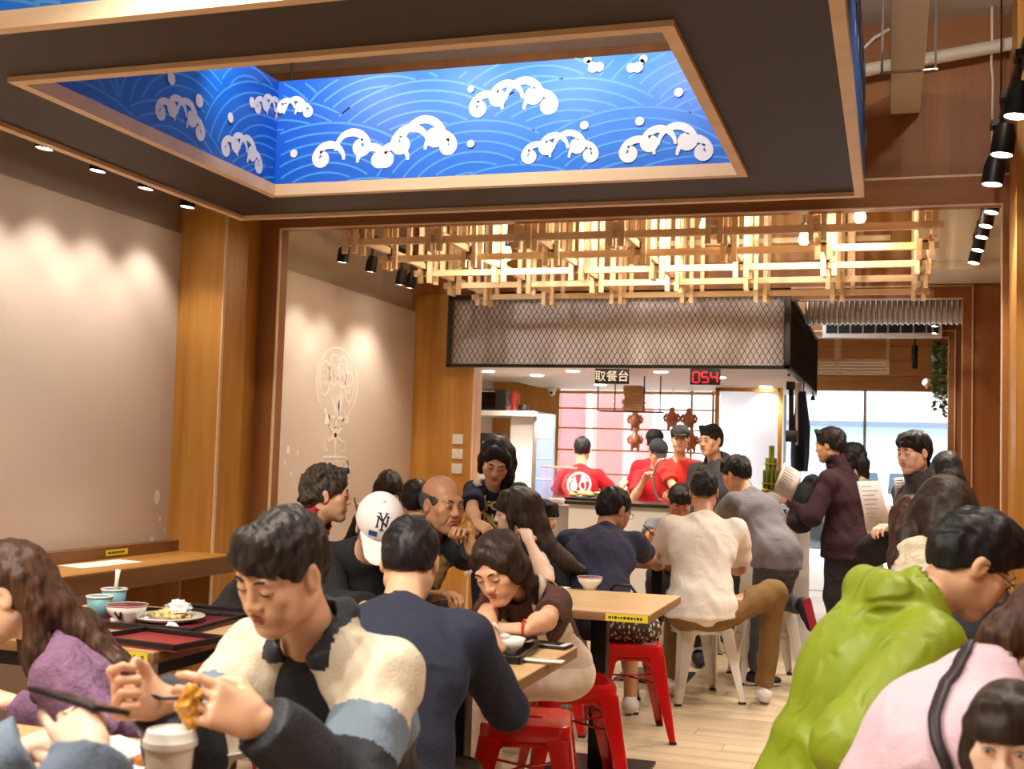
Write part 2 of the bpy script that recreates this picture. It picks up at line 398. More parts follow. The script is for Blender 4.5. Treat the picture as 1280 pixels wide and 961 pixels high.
def scroll(mb, P, u, v, s, spec, wd):
    """foam cloud: humps (dx, dz, radius) drawn over the top, each closing in a curl; wd = stroke"""
    n = 12
    for k_, (dx, dz, rr, dr) in enumerate(spec):
        P.lift(); pts = []; ws = []
        for k in range(n+1):        # over the hump
            a = R(180-165*k/n); pts.append((dx+dr*rr*math.cos(a), dz+rr*math.sin(a))); ws.append(wd*(.45+.75*min(1, k/6)))
        cxs, czs = dx+dr*rr*math.cos(R(15))-dr*rr*.42*math.cos(R(15)), dz+rr*math.sin(R(15))-rr*.42*math.sin(R(15))
        for k in range(1, 15):      # curl in
            a = R(15-300*k/14); q = rr*.42*(1-.55*k/14); pts.append((cxs+dr*q*math.cos(a), czs+q*math.sin(a))); ws.append(wd*(1.15+.25*k/14))
        mb.ribbon([P(u+s*a, v+s*c) for a, c in pts], [x*s for x in ws], P.n)
        P.lift(); q = rr*.17; m_ = 10
        mb.add([P(u+s*(cxs+dr*q*math.cos(2*math.pi*k/m_)*.8), v+s*(czs-q*.35+q*math.sin(2*math.pi*k/m_)*.8)) for k in range(m_)], [tuple(range(m_))])
    return mb
CLOUD = [(-.30, -.03, .085, -1), (-.17, .02, .095, 1), (-.055, -.05, .08, 1), (.075, -.05, .08, -1), (.17, .02, .10, -1), (.24, .05, .11, 1), (.33, .0, .08, 1)]
CLOUD2 = [(-.14, -.02, .085, -1), (-.03, .03, .085, -1), (.06, .03, .095, 1), (.15, -.03, .085, 1)]
def wave_board(key, seed):
    lo, hi, ax, sg = boards[key]
    bd = lohi('printed_board', lo, hi, M_blue, so)
    L = (hi[0]-lo[0]) if ax == 'Y' else (hi[1]-lo[1]); Hh = hi[2]-lo[2]
    if ax == 'Y':
        yf = (lo[1] if sg < 0 else hi[1])+sg*.0012
        P = lambda a, c, e=0: Vector((lo[0]+a, yf+sg*e, lo[2]+c)); n = Vector((0, sg, 0))
    else:
        xf = (hi[0] if sg > 0 else lo[0])+sg*.0012
        P = lambda a, c, e=0: Vector((xf+sg*e, lo[1]+a, lo[2]+c)); n = Vector((sg, 0, 0))
    class PP:
        e = .0012
        def __call__(s, a, c): return P(min(max(a, .003), L-.003), min(max(c, .003), Hh-.003), PP.e)
        def lift(s): PP.e += .00012
    PP.n = n; pp = PP()
    r_ = random.Random(seed)
    hills = []
    rows = 4
    for j in range(rows):
        z = Hh*(1.05-j*0.40)-.34; stepx = .80; off = r_.uniform(0, .8)
        x = -.4+off
        while x < L+.5:
            hills.append((x+r_.uniform(-.07, .07), z+r_.uniform(-.05, .05), r_.uniform(.46, .60), j)); x += stepx
    ml = MB()
    for i, (cx, cz, rr, j) in enumerate(hills):
        for q in range(8):
            rad = rr-q*.062
            if rad < .06: break
            run = []
            N = 30
            for k in range(N+1):
                a = math.pi*k/N
                px, pz = cx+rad*math.cos(a)*1.12, cz+rad*math.sin(a)*.85
                hid = px < 0 or px > L or pz < 0 or pz > Hh
                if not hid:
                    for (hx, hz, hr, hj) in hills[i+1:]:
                        if ((px-hx)/1.12)**2+((pz-hz)/.85)**2 < hr*hr: hid = True; break
                if hid:
                    if len(run) > 1: ml.ribbon(run, .011, n)
                    run = []
                else: run.append(P(px, pz))
            if len(run) > 1: ml.ribbon(run, .011, n)
    if ml.v: ml.build('wave_lines', M_line, bd)
    return bd, pp, L, Hh, MB()
def foam_dot(mb, pp, a, c, r):
    n = 14; pp.lift()
    if 0.02 < a and c > .0: mb.add([pp(a+r*math.cos(2*math.pi*k/n), c+r*math.sin(2*math.pi*k/n)) for k in range(n)], [tuple(range(n))] if pp.n.dot(Vector((1, 0, 0)))+pp.n.dot(Vector((0, -1, 0))) > 0 else [tuple(range(n))[::-1]])
bd, pp, L, Hh, fm = wave_board('well_far', 3)
def fu(x): return W(x, 150, OY1).x-OX0
def fv(x, y): return W(x, y, OY1).z-(SZ+.06)
scroll(fm, pp, fu(478), fv(478, 190), .98, CLOUD, .036)
scroll(fm, pp, fu(640), fv(640, 131), .95, CLOUD2[:], .034); scroll(fm, pp, fu(700), fv(700, 192), .80, CLOUD2, .034); scroll(fm, pp, fu(832), fv(832, 188), .92, CLOUD2, .034)
scroll(fm, pp, fu(362), fv(362, 140), .55, CLOUD2, .04)
for x, y, r_ in ((370, 192, .022), (590, 180, .02), (588, 112, .018), (688, 127, .018), (731, 157, .022), (800, 152, .022), (596, 224, .018), (622, 228, .02), (362, 233, .016), (378, 128, .014), (848, 116, .022)): foam_dot(fm, pp, fu(x), fv(x, y), r_)
for sx, x in ((-1, 740), (1, 796)):
    foam_dot(fm, pp, fu(x), fv(x, 85), .026); foam_dot(fm, pp, fu(x+8*(-sx)), fv(x, 85), .024); foam_dot(fm, pp, fu(x+sx*7), fv(x, 75), .02)
    fm.ribbon([pp(fu(x+sx*2), fv(x, 82)), pp(fu(x+sx*7), fv(x, 76))], .022, pp.n)
fm.build('foam_print', M_foam, bd)['kind'] = 'stuff'
bd, pp, L, Hh, fm = wave_board('well_left', 5)
def lu(x, y): return WX(x, y, OX0).y-(OY0-T)
def lv(x, y): return WX(x, y, OX0).z-(SZ+.06)
for x, y, s in ((225, 150, .62), (302, 194, .62), (338, 142, .55)): scroll(fm, pp, lu(x, y), lv(x, y), s*1.3, CLOUD2, .034)
for x, y, r_ in ((151, 145, .025), (168, 158, .025), (248, 126, .032), (287, 147, .026), (314, 128, .028), (213, 98, .03), (344, 238, .018)): foam_dot(fm, pp, lu(x, y), lv(x, y), r_)
fm.build('foam_print', M_foam, bd)['kind'] = 'stuff'
wave_board('well_near', 9); wave_board('well_right', 11); wave_board('outer_near', 15)
bd, pp, L, Hh, fm = wave_board('outer_right', 21)
for k in range(16):
    a = .25+k*.18; foam_dot(fm, pp, a, .12+.3*((k*0.618) % 1), .03)
    if k % 3 == 0: scroll(fm, pp, a, .2+.25*((k*.4) % 1), .6, CLOUD2, .04)
fm.build('foam_print', M_foam, bd)['kind'] = 'stuff'
wave_board('outer_far', 25); wave_board('outer_left', 29)
for x in (-3.2, -.6):
    for y in (3.3, 5.7): MB().tube([(x, y, SZ+.05), (x, y, ZC)], .008, 6).build('hanger_rod', M_black, so)
# strip lamps laid along the inner rim of the well
strip = emis('cove_strip', (255, 244, 226), 6.0)
for x0, x1, y in ((OX0+.1, OX1-.1, OY0-.10), (OX0+.1, OX1-.1, OY1+.14)): lohi('cove_strip_lamp', (x0, y-.02, ZT+.01), (x1, y+.02, ZT+.035), strip, so)
# ================================================================== FIXTURES
M_pine = wood('pine_stick', (222, 188, 144), (246, 222, 184), 'X', 0.5, 16, var=0.10)
M_glow = emis('lamp_face', (255, 246, 230), 22.0)
M_bulb = emis('warm_bulb', (255, 226, 170), 30.0)
M_steel = mat('brushed_steel', (190, 190, 192), 0.3, 0.9, noise=0.08, nscale=20, stretch=(1, 1, .05))
M_gold = mat('brass_frame', (196, 160, 96), 0.35, 0.6)
M_red = mat('red_gloss', (190, 22, 22), 0.22, coat=0.4)
M_sticker = mat('yellow_sticker', (232, 206, 40), 0.5)
M_ink = mat('dark_ink', (40, 36, 30), 0.6)

# ---- wooden lattice hung behind the first portal
lat = wroot('wooden_lattice', (-1.5, 7.9, 2.62), 'pale pine stick lattice hanging from the ceiling in front of the kitchen hood', 'lattice')
LX = [-3.25, -2.68, -2.11, -1.54, -0.97, -0.40, 0.18]; LY = [6.65, 7.27, 7.9, 8.5, 9.15]; LZ = 2.66; t_ = .042
for j, y in enumerate(LY):
    lohi('long_rail', (LX[0]-.1, y-.012, LZ), (LX[-1]+.08, y+.02, LZ+t_), M_pine, lat)
    if j in (0, 2, 4): lohi('long_rail', (LX[0]-.1+.3*j, y+.05, LZ+.42), (LX[-1]-.2, y+.08, LZ+.42+t_), M_pine, lat)
rl = random.Random(4)
for i, x in enumerate(LX):
    for j in range(4):
        lohi('cross_rail', (x-.016, LY[j]-.07, LZ+t_), (x+.016, LY[j+1]+.07, LZ+2*t_), M_pine, lat)
    for j, y in enumerate(LY):
        ps = [(.035, -.035), (-.035, -.035)] + ([(-.035, .04)] if (i+j) % 2 else [(.05, .05)])
        for dx, dy in ps:
            if i == len(LX)-1 and dx > 0.04: continue
            lohi('hanging_post', (x+dx-.016, y+dy-.016, LZ-.055), (x+dx+.016, y+dy+.016, ZC), M_pine, lat)
        if rl.random() < .55 and i < 6:
            lohi('hanging_post', (x+.11-.016, y+.03-.016, LZ+.02), (x+.11+.016, y+.03+.016, ZC), M_pine, lat)
# bulbs on cords in the lattice
def bulb(px, py, Y, lab):
    c = W(px, py, Y)
    g = wroot('pendant_bulb', c, lab, 'lamp', 'bare bulbs in the lattice')
    MB().lathe([(.004, .052), (.02, .05), (.026, .02), (.034, .0), (.034, -.015), (.024, -.036), (.0, -.045)], c, 14).build('glass_bulb', M_bulb, g, True)
    MB().lathe([(.0, .10), (.018, .098), (.02, .05), (.016, .045)], c, 12).build('socket', M_black, g, True)
    MB().tube([c+Vector((0, 0, .10)), Vector((c.x, c.y, ZC))], .004, 6).build('cord', M_black, g)
    point('bulb_light', c-Vector((0, 0, .08)), 9, (1, .80, .52), .04)
bulb(634, 318, 7.6, 'bare glowing bulb low in the lattice, leftmost of the hanging bulbs')
bulb(881, 283, 7.4, 'bare glowing bulb half hidden by lattice posts near the middle')
bulb(1005, 298, 7.6, 'bare glowing bulb below the cross rails, second from the right')
bulb(1075, 270, 7.1, 'bare glowing bulb nearest the right end of the lattice, just under the portal')
bulb(806, 306, 8.2, 'bare glowing bulb between lattice rails left of the middle')

# ---- track spots
def can_spot(px, py, Y, tgt, lab, grp, watts, rail_z, size=80, r=.042, c=None, h=.12, color=(1, .905, .785)):
    c = W(px, py, Y) if c is None else Vector(c)
    d = (Vector(tgt)-c).normalized(); q = d.to_track_quat('-Z', 'Y').to_matrix()
    g = wroot('track_spot', (c.x, c.y, rail_z), lab, 'spotlight', grp)
    MB().lathe([(r*.35, h*1.05), (r*.75, h), (r, h*.62), (r*1.02, 0), (r*.93, 0.0), (r*.93, .008)], c, 16, q).build('can', M_black, g, 'auto')
    MB().lathe([(0, .003), (r*.9, .003)], c, 16, q).build('lamp_face', M_glow, g)
    top = c - d*h*.6
    MB().tube([top, Vector((top.x, top.y, rail_z))], .008, 8).build('stem', M_black, g)
    lohi('track_adapter', (top.x-.018, top.y-.05, rail_z-.03), (top.x+.018, top.y+.05, rail_z), M_black, g)
    if watts: spot('spot_beam', c+d*.03, c+d, watts, color, size, .7, .04)
    return c
def rail(lab, x, y0, y1, z, zt=ZC):
    g = wroot('light_track', (x, (y0+y1)/2, z), lab, 'light track'); lohi('track_bar', (x-.017, y0, z-.004), (x+.017, y1, z+.03), M_black, g, .003)
    for y in (y0+.15, y1-.15): MB().tube([(x, y, z+.02), (x, y, zt+.01)], .005, 6).build('hanger', M_black, g)
rail('black light track above the left wall panels beside the soffit', -3.77, -1.6, 5.98, 3.0)
names = ('farthest from the pillar', 'second along', 'third along', 'just in front of the oak pillar')
for i, (px, py, Y) in enumerate(((55, 186, 4.44), (122, 214, 4.87), (182, 236, 5.25), (234, 259, 5.70))):
    c = W(px, py, Y); can_spot(px, py, Y, (XL, Y-.1, .3), 'black track spot peeking below the soffit edge, '+names[i], 'spots along the left wall', 26, 3.0, 95)
for i, Y in enumerate((3.9, 2.9, 1.9, .9, -.1)):
    can_spot(0, 0, 0, (XL+.3, Y, 1.0), 'black track spot of the left track, outside the view', 'spots along the left wall out of view', 34, 3.0, 95, c=(-3.77, Y, 2.75))
rail('black light track above the second left wall panel behind the portal', -3.725, 7.0, 9.4, 2.96)
for i, (px, py, Y) in enumerate(((428, 328, 7.5), (463, 340, 7.9), (500, 356, 8.5), (512, 360, 8.72))):
    can_spot(px, py, Y, (XL+.02, Y+.1, .3), 'black track spot over the crest print panel, '+('left end', 'second', 'third', 'right end')[i]+' of four', 'spots over the crest print panel', 26, 2.96, 95)
rail('black light track along the right wall in front of the first portal', .50, .0, 6.3, 3.06)
for i, (px, py, Y) in enumerate(((1270, 146, 5.05), (1252, 194, 5.6), (1240, 231, 6.05))):
    can_spot(px, py, Y, (.1, Y-.1, 0), 'black track spot upper right before the portal, '+('nearest and highest', 'middle', 'lowest beside the portal head')[i], 'spots on the right hand track', 60, 3.06, 95, r=.05, h=.14)
for Y in (3.9, 2.8, 1.7): can_spot(0, 0, 0, (.0, Y-.2, 0), 'black track spot of the right hand track, outside the view', 'spots on the right hand track out of view', 55, 3.06, 110, c=(.50, Y, 2.85))
rail('black light track along the right wall between the portals', .56, 6.9, 9.2, 3.02)
for i, (px, py, Y) in enumerate(((1239, 266, 7.1), (1232, 283, 7.5), (1227, 297, 7.85), (1222, 313, 8.3), (1217, 329, 8.75))):
    can_spot(px, py, Y, (.0, Y-.3, 0), 'black track spot behind the portal beside the white box, '+('first', 'second', 'third', 'fourth', 'fifth')[i]+' from the front', 'spots between the portals', 40, 3.02, 100, r=.04)
# assumed track over the near tables, added out of view as fill light
rail('added black light track over the near tables out of view', -1.9, -1.6, 2.9, 3.3)
for Y in (-1.1, -.2, .7, 1.6, 2.5):
    can_spot(0, 0, 0, (-1.9, Y+.9, 0), 'added black fill spot over the near tables, outside the view', 'added fill spots over the near tables out of view', 120, 3.3, 125, c=(-1.9, Y, 3.1))
# lamps set into the far rim above the well
for x in (-2.9, -2.3, -1.7, -1.1):
    can_spot(0, 0, 0, (x, OY1, 2.9), 'black spot clipped above the soffit well lighting the wave print', 'spots above the soffit well', 26, ZC, 100, c=(x, 4.55, 3.5))

# spots tucked into the lattice, washing the hood and the far tables
for i, (x, y) in enumerate(((-3.0, 6.95), (-2.4, 6.95), (-1.8, 6.95), (-1.2, 6.95), (-.6, 6.95))):
    can_spot(0, 0, 0, (x, 9.6, 2.2), 'black spot tucked high in the lattice, aimed at the hood, number of five: '+('first', 'second', 'third', 'fourth', 'fifth')[i], 'spots high in the lattice', 55, ZC, 75, c=(x, y, 3.45))
for i, (x, y) in enumerate(((-2.4, 7.6), (-1.3, 7.6), (-.1, 7.6))):
    can_spot(0, 0, 0, (x, y-.6, 0), 'black spot tucked high in the lattice, aimed at the tables, '+('left', 'middle', 'right')[i], 'spots high in the lattice', 90, ZC, 110, c=(x, y, 3.5))
for i, x in enumerate((-3.0, -1.9, -.8)):
    can_spot(0, 0, 0, (x, 3.0, 3.0), 'added black spot before the soffit, put in to light its wave print, '+('left', 'middle', 'right')[i], 'added spots before the soffit', 30, ZC, 90, c=(x, 1.6, 3.55))  # added unseen lamps that light the soffit's near outer board
can_spot(0, 0, 0, (-.14, 4.6, 3.0), 'added black spot by the cable tray, put in to brighten the soffit side', 'added spots by the cable tray', 14, ZC, 110, c=(.45, 4.4, 3.5))  # added unseen lamp, brightens the soffit's right outer board
can_spot(0, 0, 0, (.3, 6.45, 3.25), 'added black spot by the cable tray, put in to brighten the upper panel', 'added spots by the cable tray', 16, ZC, 100, c=(.35, 5.0, 3.5))  # added unseen lamp, lifts the brown panel above the portal
# ---- services under the ceiling, upper right
tray = wroot('cable_tray', (.02, 5.4, 3.35), 'white square cable tray running along the ceiling at upper right', 'cable tray')
a, b = W(1112, 0, 4.85), W(1131, 143, 6.44)
lohi('tray_body', (-.02, 2.5, 3.24), (.13, 6.44, 3.36), mat('cream_metal', (220, 210, 194), .5), tray, .006)
lohi('tray_clamp', (-.07, 5.72, 3.232), (.19, 5.74, 3.24), M_steel, tray)
for x in (-.06, .18): MB().tube([(x, 5.73, 3.23), (x, 5.73, ZC)], .006, 6).build('clamp_rod', M_steel, tray)
p0, p1_ = W(1075, 89, 6.36), W(1290, 50, 6.36)
tag(MB().tube([(-1.0, 6.36, p0.z-.12), p0, p1_, (.87, 6.36, p1_.z+.02)], .035, 12).build('ceiling_conduit', mat('cream_metal', (220, 210, 194), .5), None, True), 'pale round conduit crossing under the ceiling behind the cable tray', 'pipe')
cd = [W(1078, 62, 6.3), W(1092, 48, 6.3), W(1112, 36, 6.3)]
tag(MB().tube(cd, .008, 6).build('loose_cable', M_white, None, True), 'thin white cable looping beside the cable tray', 'cable')
tag(MB().tube([W(1240, 0, 6.35), W(1240, 60, 6.38), W(1239, 80, 6.40), W(1241, 100, 6.42), W(1240, 200, 6.42)], .007, 6).build('loose_cable', M_white, None, True), 'thin pale cable dropping past the conduit to the right hand track', 'cable')
bx = wroot('air_box', (.6, 8.9, 2.8), 'white boxed air unit high on the right wall behind the portal', 'air unit')
lohi('box_body', (.24, 8.9, 2.86), (.85, 9.6, 3.32), M_white, bx, .01); lohi('box_lip', (.23, 8.89, 2.80), (.85, 9.6, 2.86), M_white, bx, .005)

# ---- kitchen hood with expanded metal
KX0, KX1, KY, KZ0, KZ1, KY1 = -3.73, -0.78, 9.58, 2.13, 2.76, 13.28
hood = wroot('kitchen_hood', (-2.2, 9.6, KZ0), 'black framed kitchen hood faced with grey expanded metal mesh', 'hood')
M_back = mat('mauve_grey_board', (232, 222, 224), .7, noise=.05, nscale=2)
lohi('backing_board', (KX0+.03, KY+.10, KZ0+.03), (KX1-.06, KY+.12, KZ1-.03), M_back, hood)
lohi('side_board', (KX1-.08, KY+.14, KZ0+.03), (KX1-.05, KY1, KZ1-.03), mat('charcoal_board', (42, 41, 44), .6), hood)
def mesh_panel(name, u0, u1, v0, v1, P, pu, pv, r, m):
    mb = MB()
    s = pv/pu; H_ = v1-v0; n = int((u1-u0+H_/s)/pu)+2
    for k in range(-1, n):
        for sg in (1, -1):
            # line u = c + sg*(v-v0)/s
            c0 = u0+k*pu - (H_/s if sg > 0 else 0); pts = []
            for v in (v0, v1):
                pts.append((c0+(sg*(v-v0)/s if sg > 0 else H_/s*0-(v-v0)/s+H_/s*0), v))
            (ua, va), (ub, vb) = pts
            lo_, hi_ = 0.0, 1.0; du = ub-ua
            if abs(du) > 1e-9:
                ta, tb = (u0-ua)/du, (u1-ua)/du; lo_, hi_ = max(0, min(ta, tb)), min(1, max(ta, tb))
            if hi_-lo_ < .01: continue
            A = P(ua+du*lo_, va+(vb-va)*lo_); B = P(ua+du*hi_, va+(vb-va)*hi_)
            mb.tube([A, B], r, 3, False)
    o = mb.build(name, m, hood); o['kind'] = 'stuff'; return o
M_mesh = mat('dark_grey_mesh', (66, 62, 64), .45, .4)
mesh_panel('expanded_mesh', KX0+.02, KX1-.02, KZ0+.02, KZ1-.02, lambda u, v: Vector((u, KY+.012, v)), .048, .085, .0032, M_mesh)
mesh_panel('expanded_mesh', KY+.02, KY1, KZ0+.02, KZ1-.02, lambda u, v: Vector((KX1-.012, u, v)), .048, .085, .0052, M_black)
for lo, hi in (((KX0, KY, KZ0), (KX1, KY+.035, KZ0+.028)), ((KX0, KY, KZ1-.03), (KX1, KY+.035, KZ1)), ((KX0, KY, KZ0), (KX0+.035, KY+.035, KZ1)), ((KX1-.045, KY, KZ0), (KX1, KY+.045, KZ1)),
               ((KX1-.035, KY, KZ0), (KX1, KY1, KZ0+.028)), ((KX1-.035, KY, KZ1-.03), (KX1, KY1, KZ1)), ((KX1-.04, KY1-.04, KZ0), (KX1, KY1, KZ1))):
    lohi('frame_bar', lo, hi, M_black, hood)
lohi('hood_ceiling', (KX0+.01, KY+.04, KZ0+.008), (KX1-.012, KY1, KZ0+.02), M_white, hood)
lohi('hood_roof', (KX0+.01, KY+.04, KZ1-.005), (KX1-.04, KY1, KZ1+.01), M_black, hood)
for i, (px, py) in enumerate(((610, 464), (716, 464), (826, 465))):
    c = WZ(px, py, KZ0+.006); MB().lathe([(0, -.004), (.05, -.004), (.062, 0.0), (.062, .006)], c, 20).build('downlight', M_glow, hood, True)
    spot('downlight_beam', c-Vector((0, 0, .03)), c-Vector((0, -.2, 1)), 45, (1, .9, .76), 120, .8, .05)
for x, y in ((-3.2, 10.6), (-2.5, 10.8), (-1.5, 10.7), (-2.9, 11.9), (-1.2, 11.9)):
    MB().lathe([(0, -.004), (.05, -.004), (.062, 0), (.062, .006)], (x, y, KZ0+.005), 20).build('downlight', M_glow, hood, True)
    spot('downlight_beam', (x, y, KZ0-.03), (x, y, 0), 40, (1, .92, .8), 130, .8, .05)

# ---- kitchen shell
struct(lohi('wall_kitchen_left', (-4.45, 9.95, 0), (-4.3, 12.9, 2.4), M_white))
struct(lohi('wall_kitchen_corner', (-4.3, 12.55, 0), (-3.55, 12.7, 2.4), M_oak))
struct(lohi('ceiling_kitchen', (-4.4, 9.9, 2.2), (KX0, 12.9, 2.26), M_white))
WY = 12.6
win = struct(wroot('window_1', (-2.4, WY, 1.0)))
for z, h in ((2.10, .03), (1.92, .018), (1.70, .018), (1.46, .02), (1.20, .018), (1.02, .03)): lohi('window_rail', (-3.55, WY-.015, z-h/2), (-1.80, WY+.015, z+h/2), M_gold, win)
for x in (-3.54, -2.05, -1.82): lohi('window_post', (x-.012, WY-.02, .95), (x+.012, WY+.02, 2.13), M_gold, win)
M_glass = mat('clear_glass', (240, 248, 250), .02, trans=1.0, alpha=.12)
lohi('pane', (-3.53, WY+.016, 1.0), (-1.83, WY+.02, 2.1), M_glass, win)
struct(lohi('wall_kitchen_back', (-3.55, WY-.03, 0), (-.80, WY+.1, .97), M_white))
fro = struct(wroot('window_2', (-1.3, WY-.5, 1.0)))
M_frost = mat('frosted_glass', (246, 248, 250), .55, trans=.85, noise=.02, nscale=3)
lohi('frosted_pane', (-1.66, 11.98, .95), (-1.08, 12.0, 2.12), M_frost, fro)
for x in (-1.69, -1.06): lohi('frame_post', (x-.02, 11.96, .0), (x+.02, 12.02, 2.13), M_oak, fro)
lohi('frame_rail', (-1.69, 11.96, 2.09), (-1.06, 12.02, 2.13), M_oakx, fro)
lohi('base_panel', (-1.69, 11.96, 0), (-1.06, 12.02, .95), M_white, fro)
# slim posts at the corner of the counter
tag(lohi('white_post', (-.86, 11.2, 0), (-.80, 11.26, 2.13), M_white, None, .004), 'slim white post under the hood beside the frosted pane', 'post')
# counter
ct = wroot('service_counter', (-1.7, 9.8, 0), 'white fronted service counter with dark worktop under the kitchen hood', 'counter')
lohi('counter_body', (-2.59, 9.62, 0), (-.84, 10.15, .975), M_white, ct); lohi('worktop', (-2.62, 9.58, .975), (-.80, 10.2, 1.005), mat('dark_stone', (44, 36, 34), .3), ct, .004)
for k in range(11): lohi('reed', (-.84, 9.66+k*.134, 0), (-.825, 9.77+k*.134, .97), M_white, ct)
lohi('counter_return', (-1.3, 10.2, 0), (-.84, 11.15, .975), M_white, ct); lohi('return_top', (-1.33, 10.2, .975), (-.80, 11.18, 1.005), mat('dark_stone', (44, 36, 34), .3), ct, .004)
cb = wroot('side_cabinet', (-3.0, 10.0, 0), 'grey steel side cabinet left of the white counter', 'cabinet')
lohi('cabinet_body', (-3.48, 9.95, 0), (-2.66, 10.5, .92), mat('grey_laminate', (176, 168, 164), .5), cb); lohi('steel_top', (-3.50, 9.93, .92), (-2.64, 10.52, .95), M_steel, cb, .004)
# fridge
fr = wroot('glass_door_fridge', (-3.5, 10.95, 0), 'tall white fridge with a lit bluish glass door in the kitchen', 'fridge')
x0, x1 = W(637, 560, 10.9).x, W(667, 560, 10.9).x
lohi('fridge_body', (x0, 10.9, 0), (x1, 11.5, 1.80), mat('fridge_white', (226, 222, 220), .4), fr, .01)
lohi('door_edge', (x1, 10.86, .1), (x1+.045, 11.5, 1.80), M_steel, fr, .004)
lohi('glass_door', (x1+.045, 10.84, .12), (x1+.21, 10.87, 1.78), mat('cool_display_glass', (132, 150, 186), .1, emit=(170, 196, 240), estr=.35), fr, .004)
for k in range(7): lohi('shelf_row', (x1+.05, 10.835, .35+k*.2), (x1+.205, 10.84, .36+k*.2), M_white, fr)
# shelf with oven and odds and ends
sh = wroot('wall_shelf', (-3.8, 11.0, 1.78), 'white kitchen wall shelf above the fridge', 'shelf')
za = W(600, 513, 10.85).z
lohi('shelf_board', (W(588, 513, 10.8).x, 10.75, za-.05), (W(669, 517, 10.8).x, 11.35, za), M_white, sh, .004)
ov = wroot('countertop_oven', (-3.9, 11.0, za), 'black countertop oven on the white kitchen shelf', 'oven')
lohi('oven_body', (W(589, 500, 10.85).x, 10.85, za), (W(631, 500, 10.85).x, 11.25, za+.21), M_black, ov, .008)
lohi('oven_glass', (W(591, 500, 10.84).x, 10.84, za+.03), (W(619, 500, 10.84).x, 10.85, za+.18), mat('dark_glass', (12, 11, 12), .08), ov)
MB().tube([(W(592, 500, 10.82).x, 10.82, za+.19), (W(618, 500, 10.82).x, 10.82, za+.19)], .006, 6).build('handle', M_steel, ov)
orn = wroot('red_ornament', W(643, 508, 10.9), 'small red and gold upright ornament beside the oven', 'ornament')
c = Vector((W(643, 500, 10.9).x, 10.9, za)); MB().lathe([(.0, .0), (.05, .0), (.04, .02), (.02, .04), (.05, .09), (.055, .16), (.03, .20), (0, .21)], c, 14).build('figure', mat('ornament_red', (176, 60, 44), .4), orn, True)
MB().lathe([(0, 0), (.035, .0), (.03, .05), (.0, .05)], c-Vector((.06, 0, 0)), 12).build('cup', mat('ornament_pink', (206, 110, 110), .5), orn, True)
MB().lathe([(0, 0), (.05, .0), (.055, .06), (.0, .07)], c+Vector((.10, 0, 0)), 12).build('dark_jar', M_black, orn, True)
cm = wroot('coffee_machine', (-3.95, 10.9, 1.25), 'black and steel coffee machine under the kitchen shelf', 'machine')
xa, xb = W(590, 560, 10.8).x, W(618, 560, 10.8).x; zb_ = W(600, 583, 10.8).z
lohi('machine_body', (xa, 10.85, zb_), (xb, 11.2, zb_+.33), M_black, cm, .01)
for k in range(4): MB().tube([(xa+.05+k*.055, 10.83, zb_+.1), (xa+.05+k*.055, 10.83, zb_+.25)], .008, 6).build('steel_pipe', M_steel, cm)
lohi('drip_tray', (xa, 10.7, zb_-.03), (xb+.06, 11.25, zb_), M_steel, cm, .004)
tag(lohi('machine_stand', (xa, 10.72, 0), (xb+.05, 11.25, zb_-.03), mat('grey_laminate', (176, 168, 164), .5), None, .004), 'grey cabinet under the coffee machine behind the standing woman', 'cabinet')
dm = wroot('security_camera', W(690, 489, 12.3), 'white dome security camera under the kitchen ceiling', 'camera')
c = W(690, 489, 12.3); MB().lathe([(.0, .06), (.05, .06), (.055, .02), (.045, 0)], c, 14).build('base', M_white, dm, True); MB().ball(c-Vector((0, 0, .015)), .038).build('dome', M_white, dm, True); MB().ball(c-Vector((0, .03, .02)), .018).build('lens', M_black, dm, True)
# signs
sg = wroot('pickup_sign', (-2.24, 9.54, 2.0), 'black hanging sign with pale Chinese lettering for the pick-up counter', 'sign')
A, B = W(744, 462, 9.55), W(786, 480, 9.55)
lohi('board', (A.x, 9.545, B.z), (B.x, 9.565, A.z+.01), M_black, sg, .002)
tx = link('lettering', text_mesh('取餐台', .098), mat('sign_cream', (236, 226, 196), .5, emit=(236, 226, 196), estr=.5), sg)
tx.matrix_basis = Matrix(((1, 0, 0, (A.x+B.x)/2), (0, 0, -1, 9.543), (0, 1, 0, (A.z+B.z)/2), (0, 0, 0, 1)))
led = wroot('queue_display', (-1.45, 9.54, 2.0), 'small black queue display showing red digits 054', 'display')
A, B = W(863, 462, 9.55), W(900, 481, 9.55)
lohi('case', (A.x, 9.545, B.z), (B.x, 9.575, A.z+.01), M_black, led, .002)
M_led = emis('red_led', (255, 20, 40), 3.0)
SEG = {'0': 'abcdef', '5': 'acdfg', '4': 'bcfg'}
for k, ch in enumerate('054'):
    cx, cz, w, h, q = A.x+(B.x-A.x)*(.2+.3*k), (A.z+B.z)/2, .026, .042, .010
    sgm = {'a': (0, h, w, q), 'd': (0, -h, w, q), 'g': (0, 0, w, q), 'b': (w, h/2, q, h), 'c': (w, -h/2, q, h), 'f': (-w, h/2, q, h), 'e': (-w, -h/2, q, h)}
    mb = MB()
    for s in SEG[ch]:
        dx, dz, sw_, sh_ = sgm[s]; mb.box((cx+dx, 9.544, cz+dz), (max(sw_*1.5 if sw_ == w else sw_*.8, .007), .003, sh_*.85 if sh_ == h else sh_*.8))
    mb.build('digit', M_led, led)
